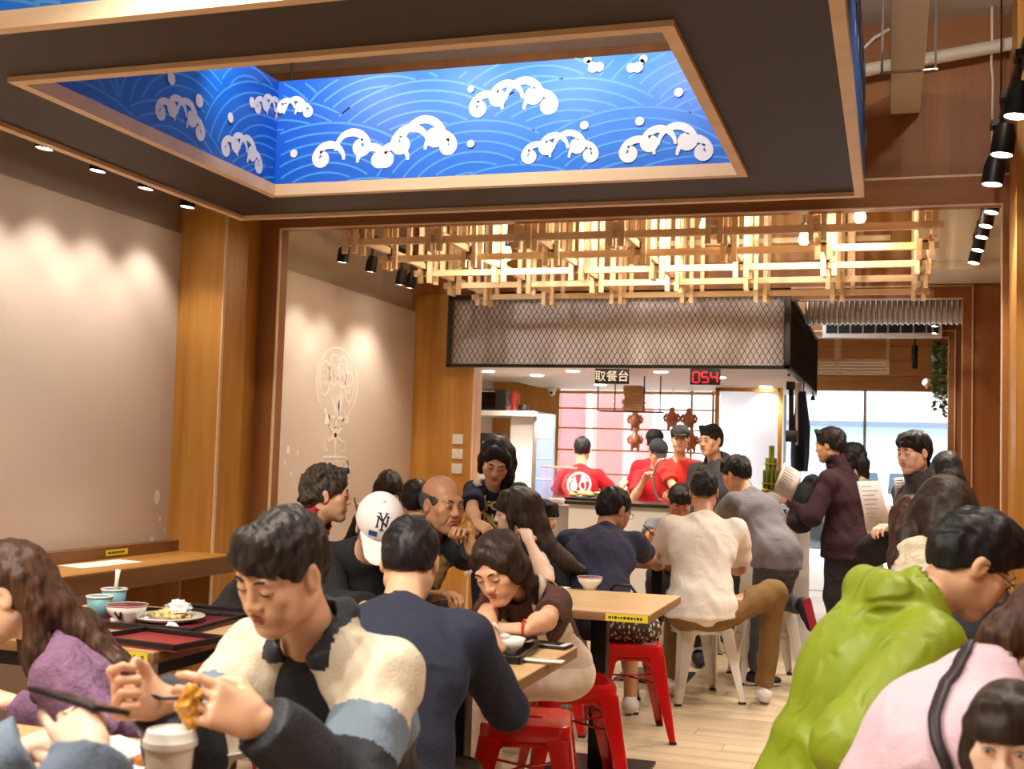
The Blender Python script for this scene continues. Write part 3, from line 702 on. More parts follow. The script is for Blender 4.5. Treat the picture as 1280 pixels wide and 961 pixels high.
# hanging rack with stacked boards, roast birds on hooks
rk = wroot('hanging_rack', (-2.2, 10.5, 1.8), 'black hanging wire rack above the counter holding a stack of boards', 'rack')
A, B = W(748, 480, 10.5), W(806, 514, 10.5)
for x in (A.x, A.x+.16, B.x-.01, B.x+.14): MB().tube([(x, 10.5, B.z), (x, 10.5, KZ0)], .006, 6).build('rod', M_black, rk)
MB().tube([(A.x, 10.5, B.z), (B.x+.16, 10.5, B.z-.005)], .007, 6).build('bottom_bar', M_black, rk); MB().tube([(A.x, 10.62, B.z), (B.x+.16, 10.62, B.z-.005)], .007, 6).build('bottom_bar', M_black, rk)
bs = wroot('board_stack', W(792, 513, 10.55), 'stack of thin brown wooden boards on the hanging rack', 'boards')
c = W(792, 513, 10.56); rs = random.Random(3)
for k in range(11): lohi('board', (c.x-.09+rs.uniform(-.012, .012), 10.5, c.z+k*.021), (c.x+.09+rs.uniform(-.012, .012), 10.62, c.z+k*.021+.017), wood('bamboo_board', (156, 110, 62), (186, 140, 88), 'X', .6, 12), bs)
M_roast = mat('roast_skin', (176, 106, 66), .35, noise=.25, nscale=14, coat=.3)
def bird(px, py, Y, s, lab):
    c = W(px, py, Y); g = wroot('roast_bird', c, lab, 'roast bird', 'roast birds hanging in the window')
    v = MB(); v.lathe([(0, .13*s), (.028*s, .12*s), (.035*s, .08*s), (.07*s, .03*s), (.085*s, -.03*s), (.06*s, -.09*s), (.0, -.12*s)], c, 12); v.build('carcass', M_roast, g, True)
    for sx in (-1, 1):
        MB().tube([c+Vector((sx*.06*s, 0, .05*s)), c+Vector((sx*.10*s, 0, .0)), c+Vector((sx*.085*s, 0, -.06*s))], [.022*s, .016*s, .01*s], 8).build('wing', M_roast, g, True)
        MB().tube([c+Vector((sx*.035*s, 0, -.08*s)), c+Vector((sx*.045*s, 0, -.16*s))], [.03*s, .012*s], 8).build('leg', M_roast, g, True)
    MB().tube([c+Vector((0, .02, .10*s)), Vector((c.x, c.y+.02, KZ0+.01))], .004, 6).build('hook', M_steel, g)
for i, (px, py, Y, s) in enumerate(((794, 524, 12.3, .8), (794, 549, 12.3, .8), (840, 522, 12.2, .85), (861, 523, 12.25, .85), (864, 550, 12.2, .8))):
    bird(px, py, Y, s, 'roast bird hanging in the bright kitchen window, '+('upper left', 'lower left', 'behind the dark caps', 'upper right', 'lower right')[i])
# food tray on the counter, glass boxes at left
tr = wroot('food_tray', W(737, 624, 9.85), 'dark tray heaped with pale fried food on the service counter', 'tray')
c = Vector((W(737, 624, 9.9).x, 9.9, 1.005)); lohi('tray', (c.x-.18, 9.74, 1.005), (c.x+.12, 10.1, 1.03), M_black, tr, .006)
for k in range(22): MB().ball((c.x-.03+rs.uniform(-.12, .11), 9.9+rs.uniform(-.1, .1), 1.04+rs.uniform(0, .035)), (rs.uniform(.02, .04), rs.uniform(.02, .03), .016), 8, 5).build('piece', mat('fried_food', (232, 206, 150), .7, noise=.1), tr, True)
gb = wroot('glass_box', W(695, 626, 10.2), 'small clear box with bowls on the grey side cabinet', 'box')
c = Vector((W(697, 620, 10.15).x, 10.15, .95)); lohi('glass', (c.x-.13, 10.05, .95), (c.x+.13, 10.3, 1.27), M_glass, gb); lohi('lid', (c.x-.135, 10.045, 1.27), (c.x+.135, 10.305, 1.285), M_white, gb)
MB().lathe([(0, 0), (.05, 0), (.08, .05), (.074, .05), (.045, .006), (0, .006)], (c.x, 10.15, .951), 16).build('bowl', M_white, gb, True)
# lucky bamboo
lb = wroot('lucky_bamboo', W(962, 632, 9.75), 'tiered lucky bamboo in a red pot with gold on the counter end', 'plant')
c = Vector((W(963, 632, 9.75).x, 9.75, 1.005)); c.x = min(c.x, -.92)
MB().lathe([(0, 0), (.05, 0), (.085, .03), (.09, .08), (.078, .10), (.0, .10)], c, 18).build('pot', M_red, lb, True)
M_bam = mat('bamboo_green', (120, 132, 44), .4, noise=.2, nscale=10)
for rad, n, h in ((.055, 9, .22), (.035, 6, .32), (.015, 3, .42)):
    for k in range(n):
        a = 2*math.pi*k/n; MB().tube([c+Vector((rad*math.cos(a), rad*math.sin(a), .09)), c+Vector((rad*math.cos(a), rad*math.sin(a), .09+h))], .011, 7).build('cane', M_bam, lb, True)
for z, r_ in ((.20, .07), (.36, .05)): MB().tube([c+Vector((r_*math.cos(a), r_*math.sin(a), z)) for a in [2*math.pi*k/14 for k in range(14)]], .007, 6, closed=True).build('gold_band', mat('gold_ribbon', (210, 166, 60), .3, .7), lb, True)
for k in range(12):
    a = k*2.4; MB().ball(c+Vector((.08*math.cos(a), .08*math.sin(a), .11+.012*(k % 4))), (.03, .02, .02), 8, 5).build('gold_leaf' if k % 2 else 'leaf', mat('gold_ribbon', (210, 166, 60), .3, .7) if k % 2 else M_bam, lb, True)
# black arm and apron hanging at the hood corner
hp = wroot('monitor_bracket', W(990, 470, 10.4), 'black hanging monitor bracket under the hood corner', 'bracket')
for x, y0, y1, r_ in ((989, 478, 550, .022), (996, 484, 556, .010)): MB().tube([W(x, y0, 10.2), W(x, y1, 10.2)], r_, 8).build('rod', M_black if x == 989 else M_white, hp, True)
lohi('bracket', tuple(W(983, 487, 10.2)-Vector((0, .03, 0))), tuple(W(994, 477, 10.2)+Vector((0, .03, 0))), M_black, hp, .004)
lohi('joint_box', tuple(W(982, 552, 10.2)-Vector((0, .04, 0))), tuple(W(997, 538, 10.2)+Vector((0, .04, 0))), M_black, hp, .006)
MB().tube([W(986, 470, 10.2), W(986, 462, 10.2)], .012, 8).build('mount', M_black, hp)
ap = wroot('hanging_apron', W(1003, 490, 11.0), 'dark navy cloth hanging from a hook at the hood corner', 'cloth')
v = []; f = []; n, m_ = 9, 12
for i in range(m_):
    t = i/(m_-1); yy = 489+t*100; wd = .03+.05*min(1, t*2.2)-.05*max(0, t-.8)
    ctr = W(1003-3*t, yy, 11.0)
    for k in range(n):
        u = k/(n-1)*2-1; v.append(ctr+Vector((u*wd, .05*math.sin(u*4+1)*t+.02, 0)))
        
for i in range(m_-1):
    for k in range(n-1): f.append((i*n+k, i*n+k+1, (i+1)*n+k+1, (i+1)*n+k))
o = pyd('cloth', v, f, mat('navy_cloth', (30, 34, 58), .8), ap, True); o.modifiers.new('thick', 'SOLIDIFY').thickness = .012
MB().tube([Vector((W(1005, 478, 11.0).x, 11.0, KZ0+.02)), W(1004, 491, 11.02)], .008, 6).build('hook', M_black, ap)
for px in (1000, 1016): 
    tag(MB().lathe([(.004, .125), (.006, .05), (.02, .045), (.024, 0), (.0, 0)], (W(px, 500, 12.1 if px > 1010 else 11.5).x, 12.1 if px > 1010 else 11.5, KZ0-.115), 10).build('hanging_hook', M_black, None, True), 'small black pendant hook under the hood edge, '+('by the doorway' if px > 1010 else 'by the navy cloth'), 'hook')

# ---- passage: duct, grille, front zone
sd = wroot('spiral_duct', (0, 10.9, 2.9), 'ribbed silver spiral duct crossing above the passage', 'duct')
prof = []
z0 = W(1100, 384, 10.9).z
MB().tube([(-.75, 10.9, z0), (XR, 10.9, z0)], .15, 24, False).build('duct_body', M_steel, sd, True)
for k in range(36):
    x = -.72+k*.045; MB().tube([(x, 10.9+.153*math.cos(a), z0+.153*math.sin(a)) for a in [2*math.pi*i/20 for i in range(20)]], .011, 5, closed=True).build('rib', M_steel, sd, True)
gr = wroot('air_grille', (0, 13.2, 2.9), 'white air conditioner grille with dark louvres over the far doorway', 'air conditioner')
A, B = W(1032, 397, 13.2), W(1174, 417, 13.2)
lohi('casing', (A.x-.03, 13.2, B.z-.04), (B.x+.03, 13.3, A.z+.03), M_white, gr, .006)
for k in range(9):
    xa = A.x+(B.x-A.x)*k/9; lohi('louvre', (xa+.008, 13.19, B.z+.01), (xa+(B.x-A.x)/9-.008, 13.2, A.z), M_black, gr)
rail('black light track in the far passage beyond the hood', .38, 11.2, 13.0, 3.0, 3.35)
for k in range(4):
    can_spot(1168, 390+k*9, 11.3+k*.5, (.2, 11+k*.6, 0), 'black track spot in the far passage, '+('first', 'second', 'third', 'fourth')[k]+' from the top', 'spots in the far passage', 25 if k % 2 else 0, 3.0, 110, r=.032, h=.08)

FY = 17.0
struct(lohi('floor_front', (-2.2, 13.4, -.06), (2.0, FY, 0.0), M_slab))
struct(lohi('wall_front_right', (.80, 13.42, 0), (.95, FY, 3.3), M_brown)); struct(lohi('wall_front_left', (-1.6, 13.42, 0), (-1.45, FY, 3.3), M_white))
struct(lohi('ceiling_front', (-1.6, 13.42, 3.3), (.95, FY, 3.4), M_brownx))
ph = struct(wroot('trim_4', (-.3, FY, 2.4))); lohi('backing', (-1.45, FY, 2.42), (.8, FY+.03, 3.3), M_brownx, ph)
for k in range(4): lohi('header_plank', (-1.45, FY-.05-.004*(k % 2), 2.42+k*.21), (.8, FY, 2.42+k*.21+.206), wood('header_pine', (168, 116, 62), (206, 152, 92), 'X', .5, 8, var=.08), ph)
gd = struct(wroot('door_1', (-.3, FY, 0)))
for x in (-1.43, -.35, .78): lohi('door_stile', (x-.02, FY-.04, 0), (x+.02, FY, 2.42), M_steel, gd)
lohi('door_glass', (-1.41, FY-.025, .05), (.76, FY-.015, 2.42), M_glass, gd)
l2 = wroot('small_lattice', (-.6, 15.5, 2.6), 'small pale stick lattice lit near the far shop front', 'lattice')
for k in range(5): lohi('rail', (-1.4, 14.6+k*.35, 2.62-.01*k), (-.03, 14.63+k*.35, 2.66-.01*k), M_pine, l2)
for x in (-.65, -.05):
    for k in range(5): lohi('post', (x-.015, 14.59+k*.35, 2.58), (x+.015, 14.62+k*.35, 3.3), M_pine, l2)
rail('black light track near the far shop front', .255, 13.8, 16.2, 3.12, 3.3)
for k in range(3): can_spot(1143, 442+k*9, 14.2+k*.6, (.0, 15+k*.6, 0), 'black track spot near the far shop front, '+('upper', 'middle', 'lower')[k], 'spots near the shop front', 30, 3.12, 110, r=.035, h=.1)
fx = wroot('flood_lamp', W(1162, 480, 15.5), 'white flood lamp on the right below the header planks', 'lamp')
c = W(1162, 480, 15.5); MB().lathe([(0, .09), (.04, .08), (.07, 0), (.065, 0), (.0, .02)], c, 16, Matrix.Rotation(R(-60), 3, 'Y')).build('shade', M_white, fx, True); MB().tube([c, Vector((.81, c.y, c.z+.02))], .015, 8).build('bracket', M_white, fx)
# trailing greenery by the far jamb
iv = wroot('trailing_ivy', W(1175, 430, 13.7), 'hanging green ivy beside the far doorway jamb', 'plant')
rv = random.Random(9); c = W(1173, 432, 13.75); lf = MB(); M_leaf = mat('ivy_leaf', (112, 134, 62), .5, noise=.3, nscale=20)
stems = []
lohi('planter_bracket', (c.x-.05, c.y-.04, c.z+.03), (.81, c.y+.3, c.z+.06), M_brown, iv)
for k in range(13):
    ln = rv.uniform(.35, .85); x = c.x+rv.uniform(-.07, .09); y = c.y+rv.uniform(-.05, .3)
    MB().tube([(x, y, c.z+.05), (x+rv.uniform(-.02, .02), y, c.z-ln)], .003, 4).build('stem', M_leaf, iv)
    for q in range(int(ln*55)):
        z = c.z-rv.uniform(-.05, ln); p = Vector((x+rv.uniform(-.035, .035), y+rv.uniform(-.035, .035), z)); a = rv.uniform(0, 6.28); s = rv.uniform(.022, .042)
        e1 = Vector((math.cos(a), math.sin(a), rv.uniform(-.5, .5))); e2 = Vector((-math.sin(a), math.cos(a), rv.uniform(-.9, .3)))
        lf.add([p-e1*s, p+e2*s*1.2, p+e1*s, p-e2*s*.6], [(0, 1, 2, 3)])
o = lf.build('leaves', M_leaf, iv); o['kind'] = 'stuff'

# ---- street outside
struct(lohi('ground_street', (-30, 12.75, -.25), (30, 60, -.08), mat('pale_asphalt', (190, 190, 192), .8, noise=.06, nscale=2)))
bl = wroot('street_building', (0, 30, 0), 'pale building with a ribbed blue grey shutter across the street', 'building')
lohi('facade', (-14, 30, -.1), (10, 31, 9), M_white, bl)
zz_ = W(1080, 533, 29.9).z
lohi('shutter', (-3.2, 29.85, -.1), (4, 29.95, zz_), mat('pale_blue_shutter', (150, 172, 190), .6), bl); lohi('shutter_lintel', (-3.4, 29.7, zz_), (4.2, 29.95, zz_+.12), mat('grey_lintel', (70, 84, 104), .6), bl)
for k in range(16): lohi('shutter_rib', (-3.2+k*.45, 29.80, zz_+.14), (-3.15+k*.45, 29.95, 4.6), M_white, bl)
rc = tag(lohi('red_column', (-4.78, 17.0, 0), (-4.42, 17.3, 3.2), M_red), 'red painted column outside the kitchen window', 'column')
tag(lohi('pink_shop_front', (-4.75, 19, 0), (-3.75, 19.2, 3.2), mat('pale_pink_wall', (204, 120, 112), .7)), 'pale pink shop wall seen through the kitchen window', 'wall')
# parked white car
car = wroot('parked_car', (.2, 22, -.08), 'white car parked across the street beyond the doorway', 'car')
prof = [(-2.0, .35), (-2.05, .75), (-1.3, .92), (-.75, 1.42), (.9, 1.45), (1.45, 1.0), (2.0, .85), (2.05, .35)]
v = []; f = []
for y in (-.8, .8):
    for (x, z) in prof: v.append((x+.05, 22+y*(.86 if z > 1.2 else 1), z-.08))
n = len(prof); f = [tuple(range(n)), tuple(range(2*n-1, n-1, -1))]+[(i, (i+1) % n, n+(i+1) % n, n+i) for i in range(n)]
o = pyd('car_body', v, f, mat('car_white', (236, 238, 242), .25, coat=.6), car); bv = o.modifiers.new('bevel', 'BEVEL'); bv.width = .06; bv.segments = 3
M_tint = mat('tinted_glass', (46, 66, 80), .08)
for xs in ((-1.1, -.2), (-.1, .75), (.82, 1.2)):
    pyd('car_window', [(xs[0]+.05, 21.17, .92), (xs[1]+.05, 21.17, .92), (xs[1]-.02, 21.27, 1.28), (xs[0]+.28 if xs[0] < -1 else xs[0]+.08, 21.27, 1.28)], [(0, 1, 2, 3)], M_tint, car)
for x in (-1.25, 1.3): MB().lathe([(.0, -.1), (.3, -.1), (.32, 0), (.3, .1), (0, .1)], (x, 21.25, .24), 24, Matrix.Rotation(R(90), 3, 'X')).build('wheel', M_black, car, 'auto')
# ================================================================== FURNITURE AND TABLEWARE
M_top = wood('table_laminate', (196, 154, 104), (224, 186, 136), 'X', 0.35, 9, var=.03)
M_edge = wood('table_edge', (128, 88, 54), (150, 106, 68), 'X', 0.5, 9)
M_leg = mat('black_steel', (24, 24, 26), .4, .3)
M_wst = mat('white_enamel', (226, 222, 214), .28, coat=.3)
def table(x0, x1, y0, y1, lab, sticker=None, z=.74, white_legs=False):
    cx, cy = (x0+x1)/2, (y0+y1)/2
    g = wroot('cafe_table', (cx, cy, 0), lab, 'table', 'cafe tables')
    lohi('table_top', (x0, y0, z-.004), (x1, y1, z), M_top, g); lohi('top_edge', (x0, y0, z-.036), (x1, y1, z-.004), M_edge, g, .002)
    if white_legs:
        for x in (x0+.06, x1-.06):
            for y in (y0+.06, y1-.06): lohi('leg', (x-.022, y-.022, 0), (x+.022, y+.022, z-.036), M_wst, g)
        lohi('apron', (x0+.06, y0+.05, z-.09), (x1-.06, y1-.05, z-.036), M_leg, g)
    else:
        lohi('column', (cx-.035, cy-.035, .015), (cx+.035, cy+.035, z-.05), M_leg, g, .004); lohi('base_plate', (cx-.22, cy-.22, 0), (cx+.22, cy+.22, .016), M_leg, g, .004); lohi('mount', (cx-.17, cy-.17, z-.05), (cx+.17, cy+.17, z-.036), M_leg, g)
    if sticker:
        a, b = sticker; st = lohi('edge_sticker', (a, y0-.0015, z-.034), (b, y0, z-.004), M_sticker, g)
        mb = MB(); r_ = random.Random(2); x = a+.012
        while x < b-.02: w_ = r_.uniform(.004, .012); mb.box((x+w_/2, y0-.002, z-.019), (w_, .0006, r_.choice((.008, .011)))); x += w_+.004
        o = mb.build('fine_print', M_ink, st); o['kind'] = 'stuff'
    return g
table(-2.25, -1.27, 1.45, 2.16, 'pale wood cafe table in front of the man in the beige and navy jacket')
table(-2.95, -2.10, 3.06, 3.93, 'pale wood cafe table under the used trays below the wall counter', (-2.30, -2.12), white_legs=True)
table(-1.53, -0.98, 3.05, 3.80, 'pale wood cafe table with a phone on it, before the woman in brown')
table(-1.50, -0.92, 4.71, 5.46, 'pale wood cafe table holding one white bowl beside red stools', (-1.10, -.925))
table(-1.72, -1.08, 7.10, 7.72, 'pale wood cafe table between the man in navy and the man in white')

def stool(x, y, rz, red, lab):
    g = empty('metal_stool', (x, y, 0), R(rz), lab, 'stool', 'red metal stools' if red else 'white metal stools')
    m = M_red if red else M_wst
    key = 'stoolset_%d' % red
    if key not in SHARED:
        H_ = .46; me = []
        # seat pan with a hand slot
        b = MB(); s = .152
        def ring(h, z, k=6, rr=.045):
            out = []
            for q, (sx, sy) in enumerate(((1, 1), (-1, 1), (-1, -1), (1, -1))):
                for i in range(k+1):
                    a = R(90*q+90*i/k); out.append((sx*(h-rr)+rr*math.cos(a), sy*(h-rr)+rr*math.sin(a), z))
            return out
        n = 28
        rings = [ring(s+.004, H_-.055), ring(s+.004, H_-.016), ring(s, H_-.004), ring(s-.010, H_), ring(s-.022, H_-.003)]
        v = [p for r_ in rings for p in r_]; f = [(i*n+k, i*n+(k+1) % n, (i+1)*n+(k+1) % n, (i+1)*n+k) for i in range(len(rings)-1) for k in range(n)]
        # inner top: rim ring to slot
        slot = []
        for i in range(n):
            a = 2*math.pi*(i+.5)/n; c_, s_ = math.cos(a), math.sin(a); slot.append((.055*(abs(c_)**.4)*(1 if c_ > 0 else -1), .014*(abs(s_)**.6)*(1 if s_ > 0 else -1), H_-.0045))
        base = len(v)-n; v += slot; f += [(base+k, base+(k+1) % n, base+n+(k+1) % n, base+n+k) for k in range(n)]
        low = [(p[0], p[1], H_-.02) for p in slot]; base2 = base+n; v += low; f += [(base2+k, base2+(k+1) % n, base2+n+(k+1) % n, base2+n+k) for k in range(n)]
        b.add(v, f); SHARED[key] = {}
        SHARED[key]['seat'] = b
        # skirt
        b = MB()
        for q in range(4):
            rot = Matrix.Rotation(R(90*q), 3, 'Z'); t = .149
            pr = [(-t, t, H_-.05), (t, t, H_-.05), (.155, .157, H_-.085), (.10, .157, H_-.10), (.07, .156, H_-.075), (-.07, .156, H_-.075), (-.10, .157, H_-.10), (-.155, .157, H_-.085)]
            v = [rot @ Vector(p) for p in pr]+[rot @ (Vector(p)-Vector((0, .004, 0))) for p in pr]
            m_ = len(pr); b.add(v, [tuple(range(m_))[::-1], tuple(range(m_, 2*m_))]+[(i, (i+1) % m_, m_+(i+1) % m_, m_+i) for i in range(m_)])
        SHARED[key]['skirt'] = b
        b = MB()
        def L(c, w, z):
            t = .005; k = .012
            return [(c, c-w, z), (c, c-k, z), (c-k*.3, c-k*.3, z), (c-k, c, z), (c-w, c, z), (c-w, c-t, z), (c-k-t*.4, c-t, z), (c-t-k*.25, c-t-k*.25, z), (c-t, c-k-t*.4, z), (c-t, c-w, z)]
        A, B = L(.212, .034, .012), L(.157, .085, H_-.045); m_ = 10
        b.add(A+B, [(i, (i+1) % m_, m_+(i+1) % m_, m_+i) for i in range(m_)]+[tuple(range(m_))[::-1], tuple(range(m_, 2*m_))])
        SHARED[key]['leg'] = b
        SHARED[key]['foot'] = MB().box((.197, .197, .007), (.034, .034, .014), bev=.003)
        c_ = MB()
        for sx in (1, -1): c_.tube([(.165*sx, .165, .27), (0, 0, .285), (-.165*sx, -.165, .27)], .005, 6)
        SHARED[key]['brace'] = c_
        for k_, bb in list(SHARED[key].items()):
            me_ = bpy.data.meshes.new(k_); me_.from_pydata([tuple(p) for p in bb.v], [], bb.f); me_.update(); me_.materials.append(M_black if k_ == 'foot' else m)
            me_.polygons.foreach_set('use_smooth', [True]*len(me_.polygons)); me_.set_sharp_from_angle(angle=R(40)); SHARED[key][k_] = me_
    S = SHARED[key]
    def put(name, me_, par, r=0):
        o = bpy.data.objects.new(name, me_); col.objects.link(o); o.parent = par; o.rotation_euler = (0, 0, R(r)); return o
    put('seat', S['seat'], g); put('skirt', S['skirt'], g); put('brace', S['brace'], g)
    for q in range(4):
        l = put('leg', S['leg'], g, 90*q); put('rubber_foot', S['foot'], l)
    return g
SHARED = {}
stool(-1.23, 4.73, 24, True, 'empty red metal stool standing alone right of the seated woman in brown')
stool(-1.20, 3.98, 14, True, 'red metal stool under the woman in beige trousers')
stool(-1.24, 5.83, 20, True, 'red metal stool with a patterned bag, at the far side of the bowl table')
stool(-1.64, 5.84, 5, True, 'red metal stool half hidden behind the woman in the white short sleeved top')
stool(-1.06, 6.88, 33, False, 'white metal stool under the man in the white t-shirt')
stool(-0.74, 7.66, 18, False, 'white metal stool the boy in grey kneels on')
stool(-1.52, 6.45, 10, False, 'white metal stool under the man in the navy t-shirt')
stool(-1.34, 8.30, 0, False, 'white metal stool at the far side of the table behind the man in white')
stool(-1.08, 2.34, 40, True, 'red metal stool under the man in the beige and navy jacket')
stool(-1.20, 2.76, 5, True, 'red metal stool under the man in the plain navy sweater')
stool(-2.08, 4.40, 0, True, 'red metal stool under the man in the white cap')
stool(-2.65, 4.55, 0, True, 'red metal stool under the man with curly hair')
stool(-2.16, 5.12, 0, True, 'red metal stool under the bald old man')

# ---- wall counter on the left
M_benchx = wood('counter_oak', (170, 116, 52), (204, 150, 80), 'Y', .35, 9)
wc = wroot('wall_counter', (-3.9, 3.5, 0), 'long oak counter fixed along the left wall with a raised back board', 'counter')
lohi('counter_top', (-4.10, 1.5, .735), (-3.635, 6.05, .742), M_benchx, wc); lohi('front_rail', (-3.66, 1.5, .64), (-3.635, 6.05, .735), wood('counter_dark', (104, 66, 32), (130, 86, 44), 'Y', .45, 9), wc)
lohi('back_board', (-4.10, 1.5, .742), (-4.015, 6.05, .805), wood('counter_dark', (104, 66, 32), (130, 86, 44), 'Y', .45, 9), wc)
lohi('end_panel', (-4.10, 5.62, 0), (-3.72, 5.65, .735), M_brown, wc); lohi('underside', (-4.10, 1.5, .70), (-3.66, 6.05, .735), M_brown, wc)
st = lohi('edge_sticker', (-4.016, 5.37, .758), (-4.0135, 5.56, .790), M_sticker, wc)
mb = MB(); r_ = random.Random(5); y = 5.385
while y < 5.53: w_ = r_.uniform(.006, .014); mb.box((-4.013, y+w_/2, .774), (.0006, w_, .012)); y += w_+.005
o = mb.build('fine_print', M_ink, st); o['kind'] = 'stuff'
pa = tag(pyd('paper_sheet', [(-3.98, 4.95, .744), (-3.80, 4.90, .744), (-3.77, 5.36, .744), (-3.95, 5.40, .744)], [(0, 1, 2, 3)], mat('paper', (240, 236, 228), .8)), 'white paper sheet lying on the oak wall counter', 'paper')
pa.modifiers.new('thick', 'SOLIDIFY').thickness = .0012

# ---- tableware
M_china = mat('white_china', (236, 232, 224), .18, coat=.4); M_tray = mat('black_tray', (26, 22, 24), .35); M_trayr = mat('dark_red_tray', (116, 34, 38), .4)
M_blue_cup = mat('pale_blue_cup', (120, 172, 182), .5); M_ricey = mat('fried_rice', (222, 196, 132), .7, noise=.2, nscale=40, bump=.5, bscale=90); M_tis = mat('tissue', (244, 240, 234), .9)
def bowl(x, y, z, r, h, lab, band=None, food=None, group=None):
    g = wroot('bowl', (x, y, z), lab, 'bowl', group)
    MB().lathe([(0, .006), (r*.45, .006), (r*.48, 0), (r*.52, 0), (r*.54, .012), (r*.86, h*.55), (r, h), (r*.96, h), (r*.80, h*.55), (r*.45, .014), (0, .014)], (x, y, z), 28).build('bowl_body', M_china, g, True)
    if band: MB().lathe([(r*.992, h*.93), (r*1.002, h*.985)], (x, y, z), 28).build('rim_band', band, g, True)
    if food: MB().lathe([(0, h*.75), (r*.6, h*.7), (r*.85, h*.62)], (x, y, z), 18).build('food', food, g, True)
    return g
def plate(x, y, z, r, lab, sq=False):
    g = wroot('plate', (x, y, z), lab, 'plate')
    if sq: MB().lathe([(0, .004), (r*.7, .003), (r*.75, 0), (r*.8, .003), (r, .018), (r*.98, .021), (r*.76, .008), (0, .008)], (x, y, z), 4, Matrix.Rotation(R(20), 3, 'Z')).build('dish', M_china, g, 'auto')
    else: MB().lathe([(0, .003), (r*.6, .003), (r*.64, 0), (r*.68, .003), (r, .018), (r*.985, .021), (r*.68, .008), (0, .008)], (x, y, z), 30).build('dish', M_china, g, True)
    return g
def trayobj(x0, x1, y0, y1, z, lab, inner=None, rz=0):
    cx, cy = (x0+x1)/2, (y0+y1)/2; g = empty('serving_tray', (cx, cy, z), R(rz), lab, 'tray'); hx, hy = (x1-x0)/2, (y1-y0)/2
    lohi('tray_base', (-hx, -hy, 0), (hx, hy, .006), inner or M_tray, g, .002)
    for lo, hi in (((-hx, -hy, 0), (hx, -hy+.012, .022)), ((-hx, hy-.012, 0), (hx, hy, .022)), ((-hx, -hy, 0), (-hx+.012, hy, .022)), ((hx-.012, -hy, 0), (hx, hy, .022))): lohi('rim', lo, hi, M_tray, g, .003)
    return g
def spoon(p, q, lab, m=None):
    p, q = Vector(p), Vector(q); g = wroot('soup_spoon', p, lab, 'spoon'); d = (q-p)
    MB().tube([p+d*.25, p+d*.6, q], [.009, .007, .010], 8).build('handle', m or M_china, g, True)
    MB().ball(p+d*.12, (.024, .024, .010), 12, 6).build('scoop', m or M_china, g, True)
def papercup(x, y, z, r, h, lab, m, sp=False):
    g = wroot('paper_cup', (x, y, z), lab, 'cup')
    MB().lathe([(0, .003), (r*.78, 0), (r, h-.006), (r*.97, h-.006), (r*.76, .008), (0, .008)], (x, y, z), 24).build('cup_body', m, g, True)
    MB().tube([(x+r*math.cos(a), y+r*math.sin(a), z+h-.004) for a in [2*math.pi*k/24 for k in range(24)]], .004, 6, closed=True).build('rim', M_china, g, True)
    return g
zt = .741
# used trays on the second table
trayobj(-2.72, -2.20, 3.38, 3.78, zt, 'dark serving tray with used dishes below the wall counter', M_trayr, 4)
trayobj(-2.36, -2.02, 3.10, 3.34, zt+.001, 'small dark tray with red inside at the corner of the table with used dishes', mat('tray_red', (160, 56, 54), .4), -8)
trayobj(-2.52, -2.14, 3.80, 3.915, zt+.001, 'thin dark tray edge behind the used dishes', M_tray, 0)
zt2 = .749
bowl(W(158, 768, 3.48).x, 3.48, zt2, .072, .062, 'white bowl with a dark leaf mark beside the blue paper cups', M_trayr)
mk = MB()
bx_, by_ = W(158, 768, 3.48).x, 3.48
for q in (-1, 1): mk.tube([(bx_+.012+q*.002, by_-.052, zt2+.018), (bx_+.012+q*.012, by_-.066, zt2+.042)], .004, 6)
mk.build('leaf_mark', M_ink, bpy.data.objects['bowl'])
papercup(W(142, 755, 3.66).x, 3.66, zt2, .045, .088, 'pale blue paper cup with a white spoon standing in it', M_blue_cup)
papercup(W(124, 765, 3.55).x, 3.55, zt2, .045, .075, 'pale blue paper cup without a spoon, left of the other cup', M_blue_cup)
spoon((W(143, 752, 3.66).x, 3.66, zt2+.05), (W(145, 727, 3.66).x, 3.67, zt2+.155), 'white spoon standing upright in the blue cup')
px_, py_ = W(215, 778, 3.60).x, 3.58
plate(px_, py_, zt2, .125, 'white plate heaped with leftover fried rice and a tissue')
fr_ = wroot('fried_rice', (px_, py_, zt2+.01), 'leftover fried rice heaped on the white plate', 'food'); rr = random.Random(8)
for k in range(46):
    a, d = rr.uniform(0, 6.28), rr.uniform(0, .075); MB().ball((px_-.01+d*math.cos(a), py_+d*math.sin(a), zt2+.012+.028*(1-d/.08)), (rr.uniform(.008, .016), rr.uniform(.006, .012), .008), 7, 4).build('grain_clump', M_ricey, fr_, True)
def tissue(x, y, z, s, lab, seed=1):
    r_ = random.Random(seed); n = 12; m_ = 9; v = []; f = []
    for i in range(m_+1):
        th = math.pi*i/m_/1.6
        for k in range(n): a = 2*math.pi*k/n; q = s*(1+r_.uniform(-.28, .28)); v.append((x+q*math.sin(th)*math.cos(a), y+q*math.sin(th)*math.sin(a), z+max(0, q*.8*math.cos(th))))
    for i in range(m_):
        for k in range(n): f.append((i*n+k, i*n+(k+1) % n, (i+1)*n+(k+1) % n, (i+1)*n+k))
    return tag(pyd('crumpled_tissue', v, f, M_tis), lab, 'tissue')
tissue(px_+.01, py_+.04, zt2+.03, .045, 'crumpled white tissue on top of the fried rice plate', 3)
tissue(px_+.10, py_-.135, zt2, .022, 'small crumpled white tissue at the edge of the used tray', 5)
spoon((px_-.05, py_-.06, zt2+.016), (px_-.13, py_-.15, zt2+.010), 'white spoon lying on the plate with fried rice')
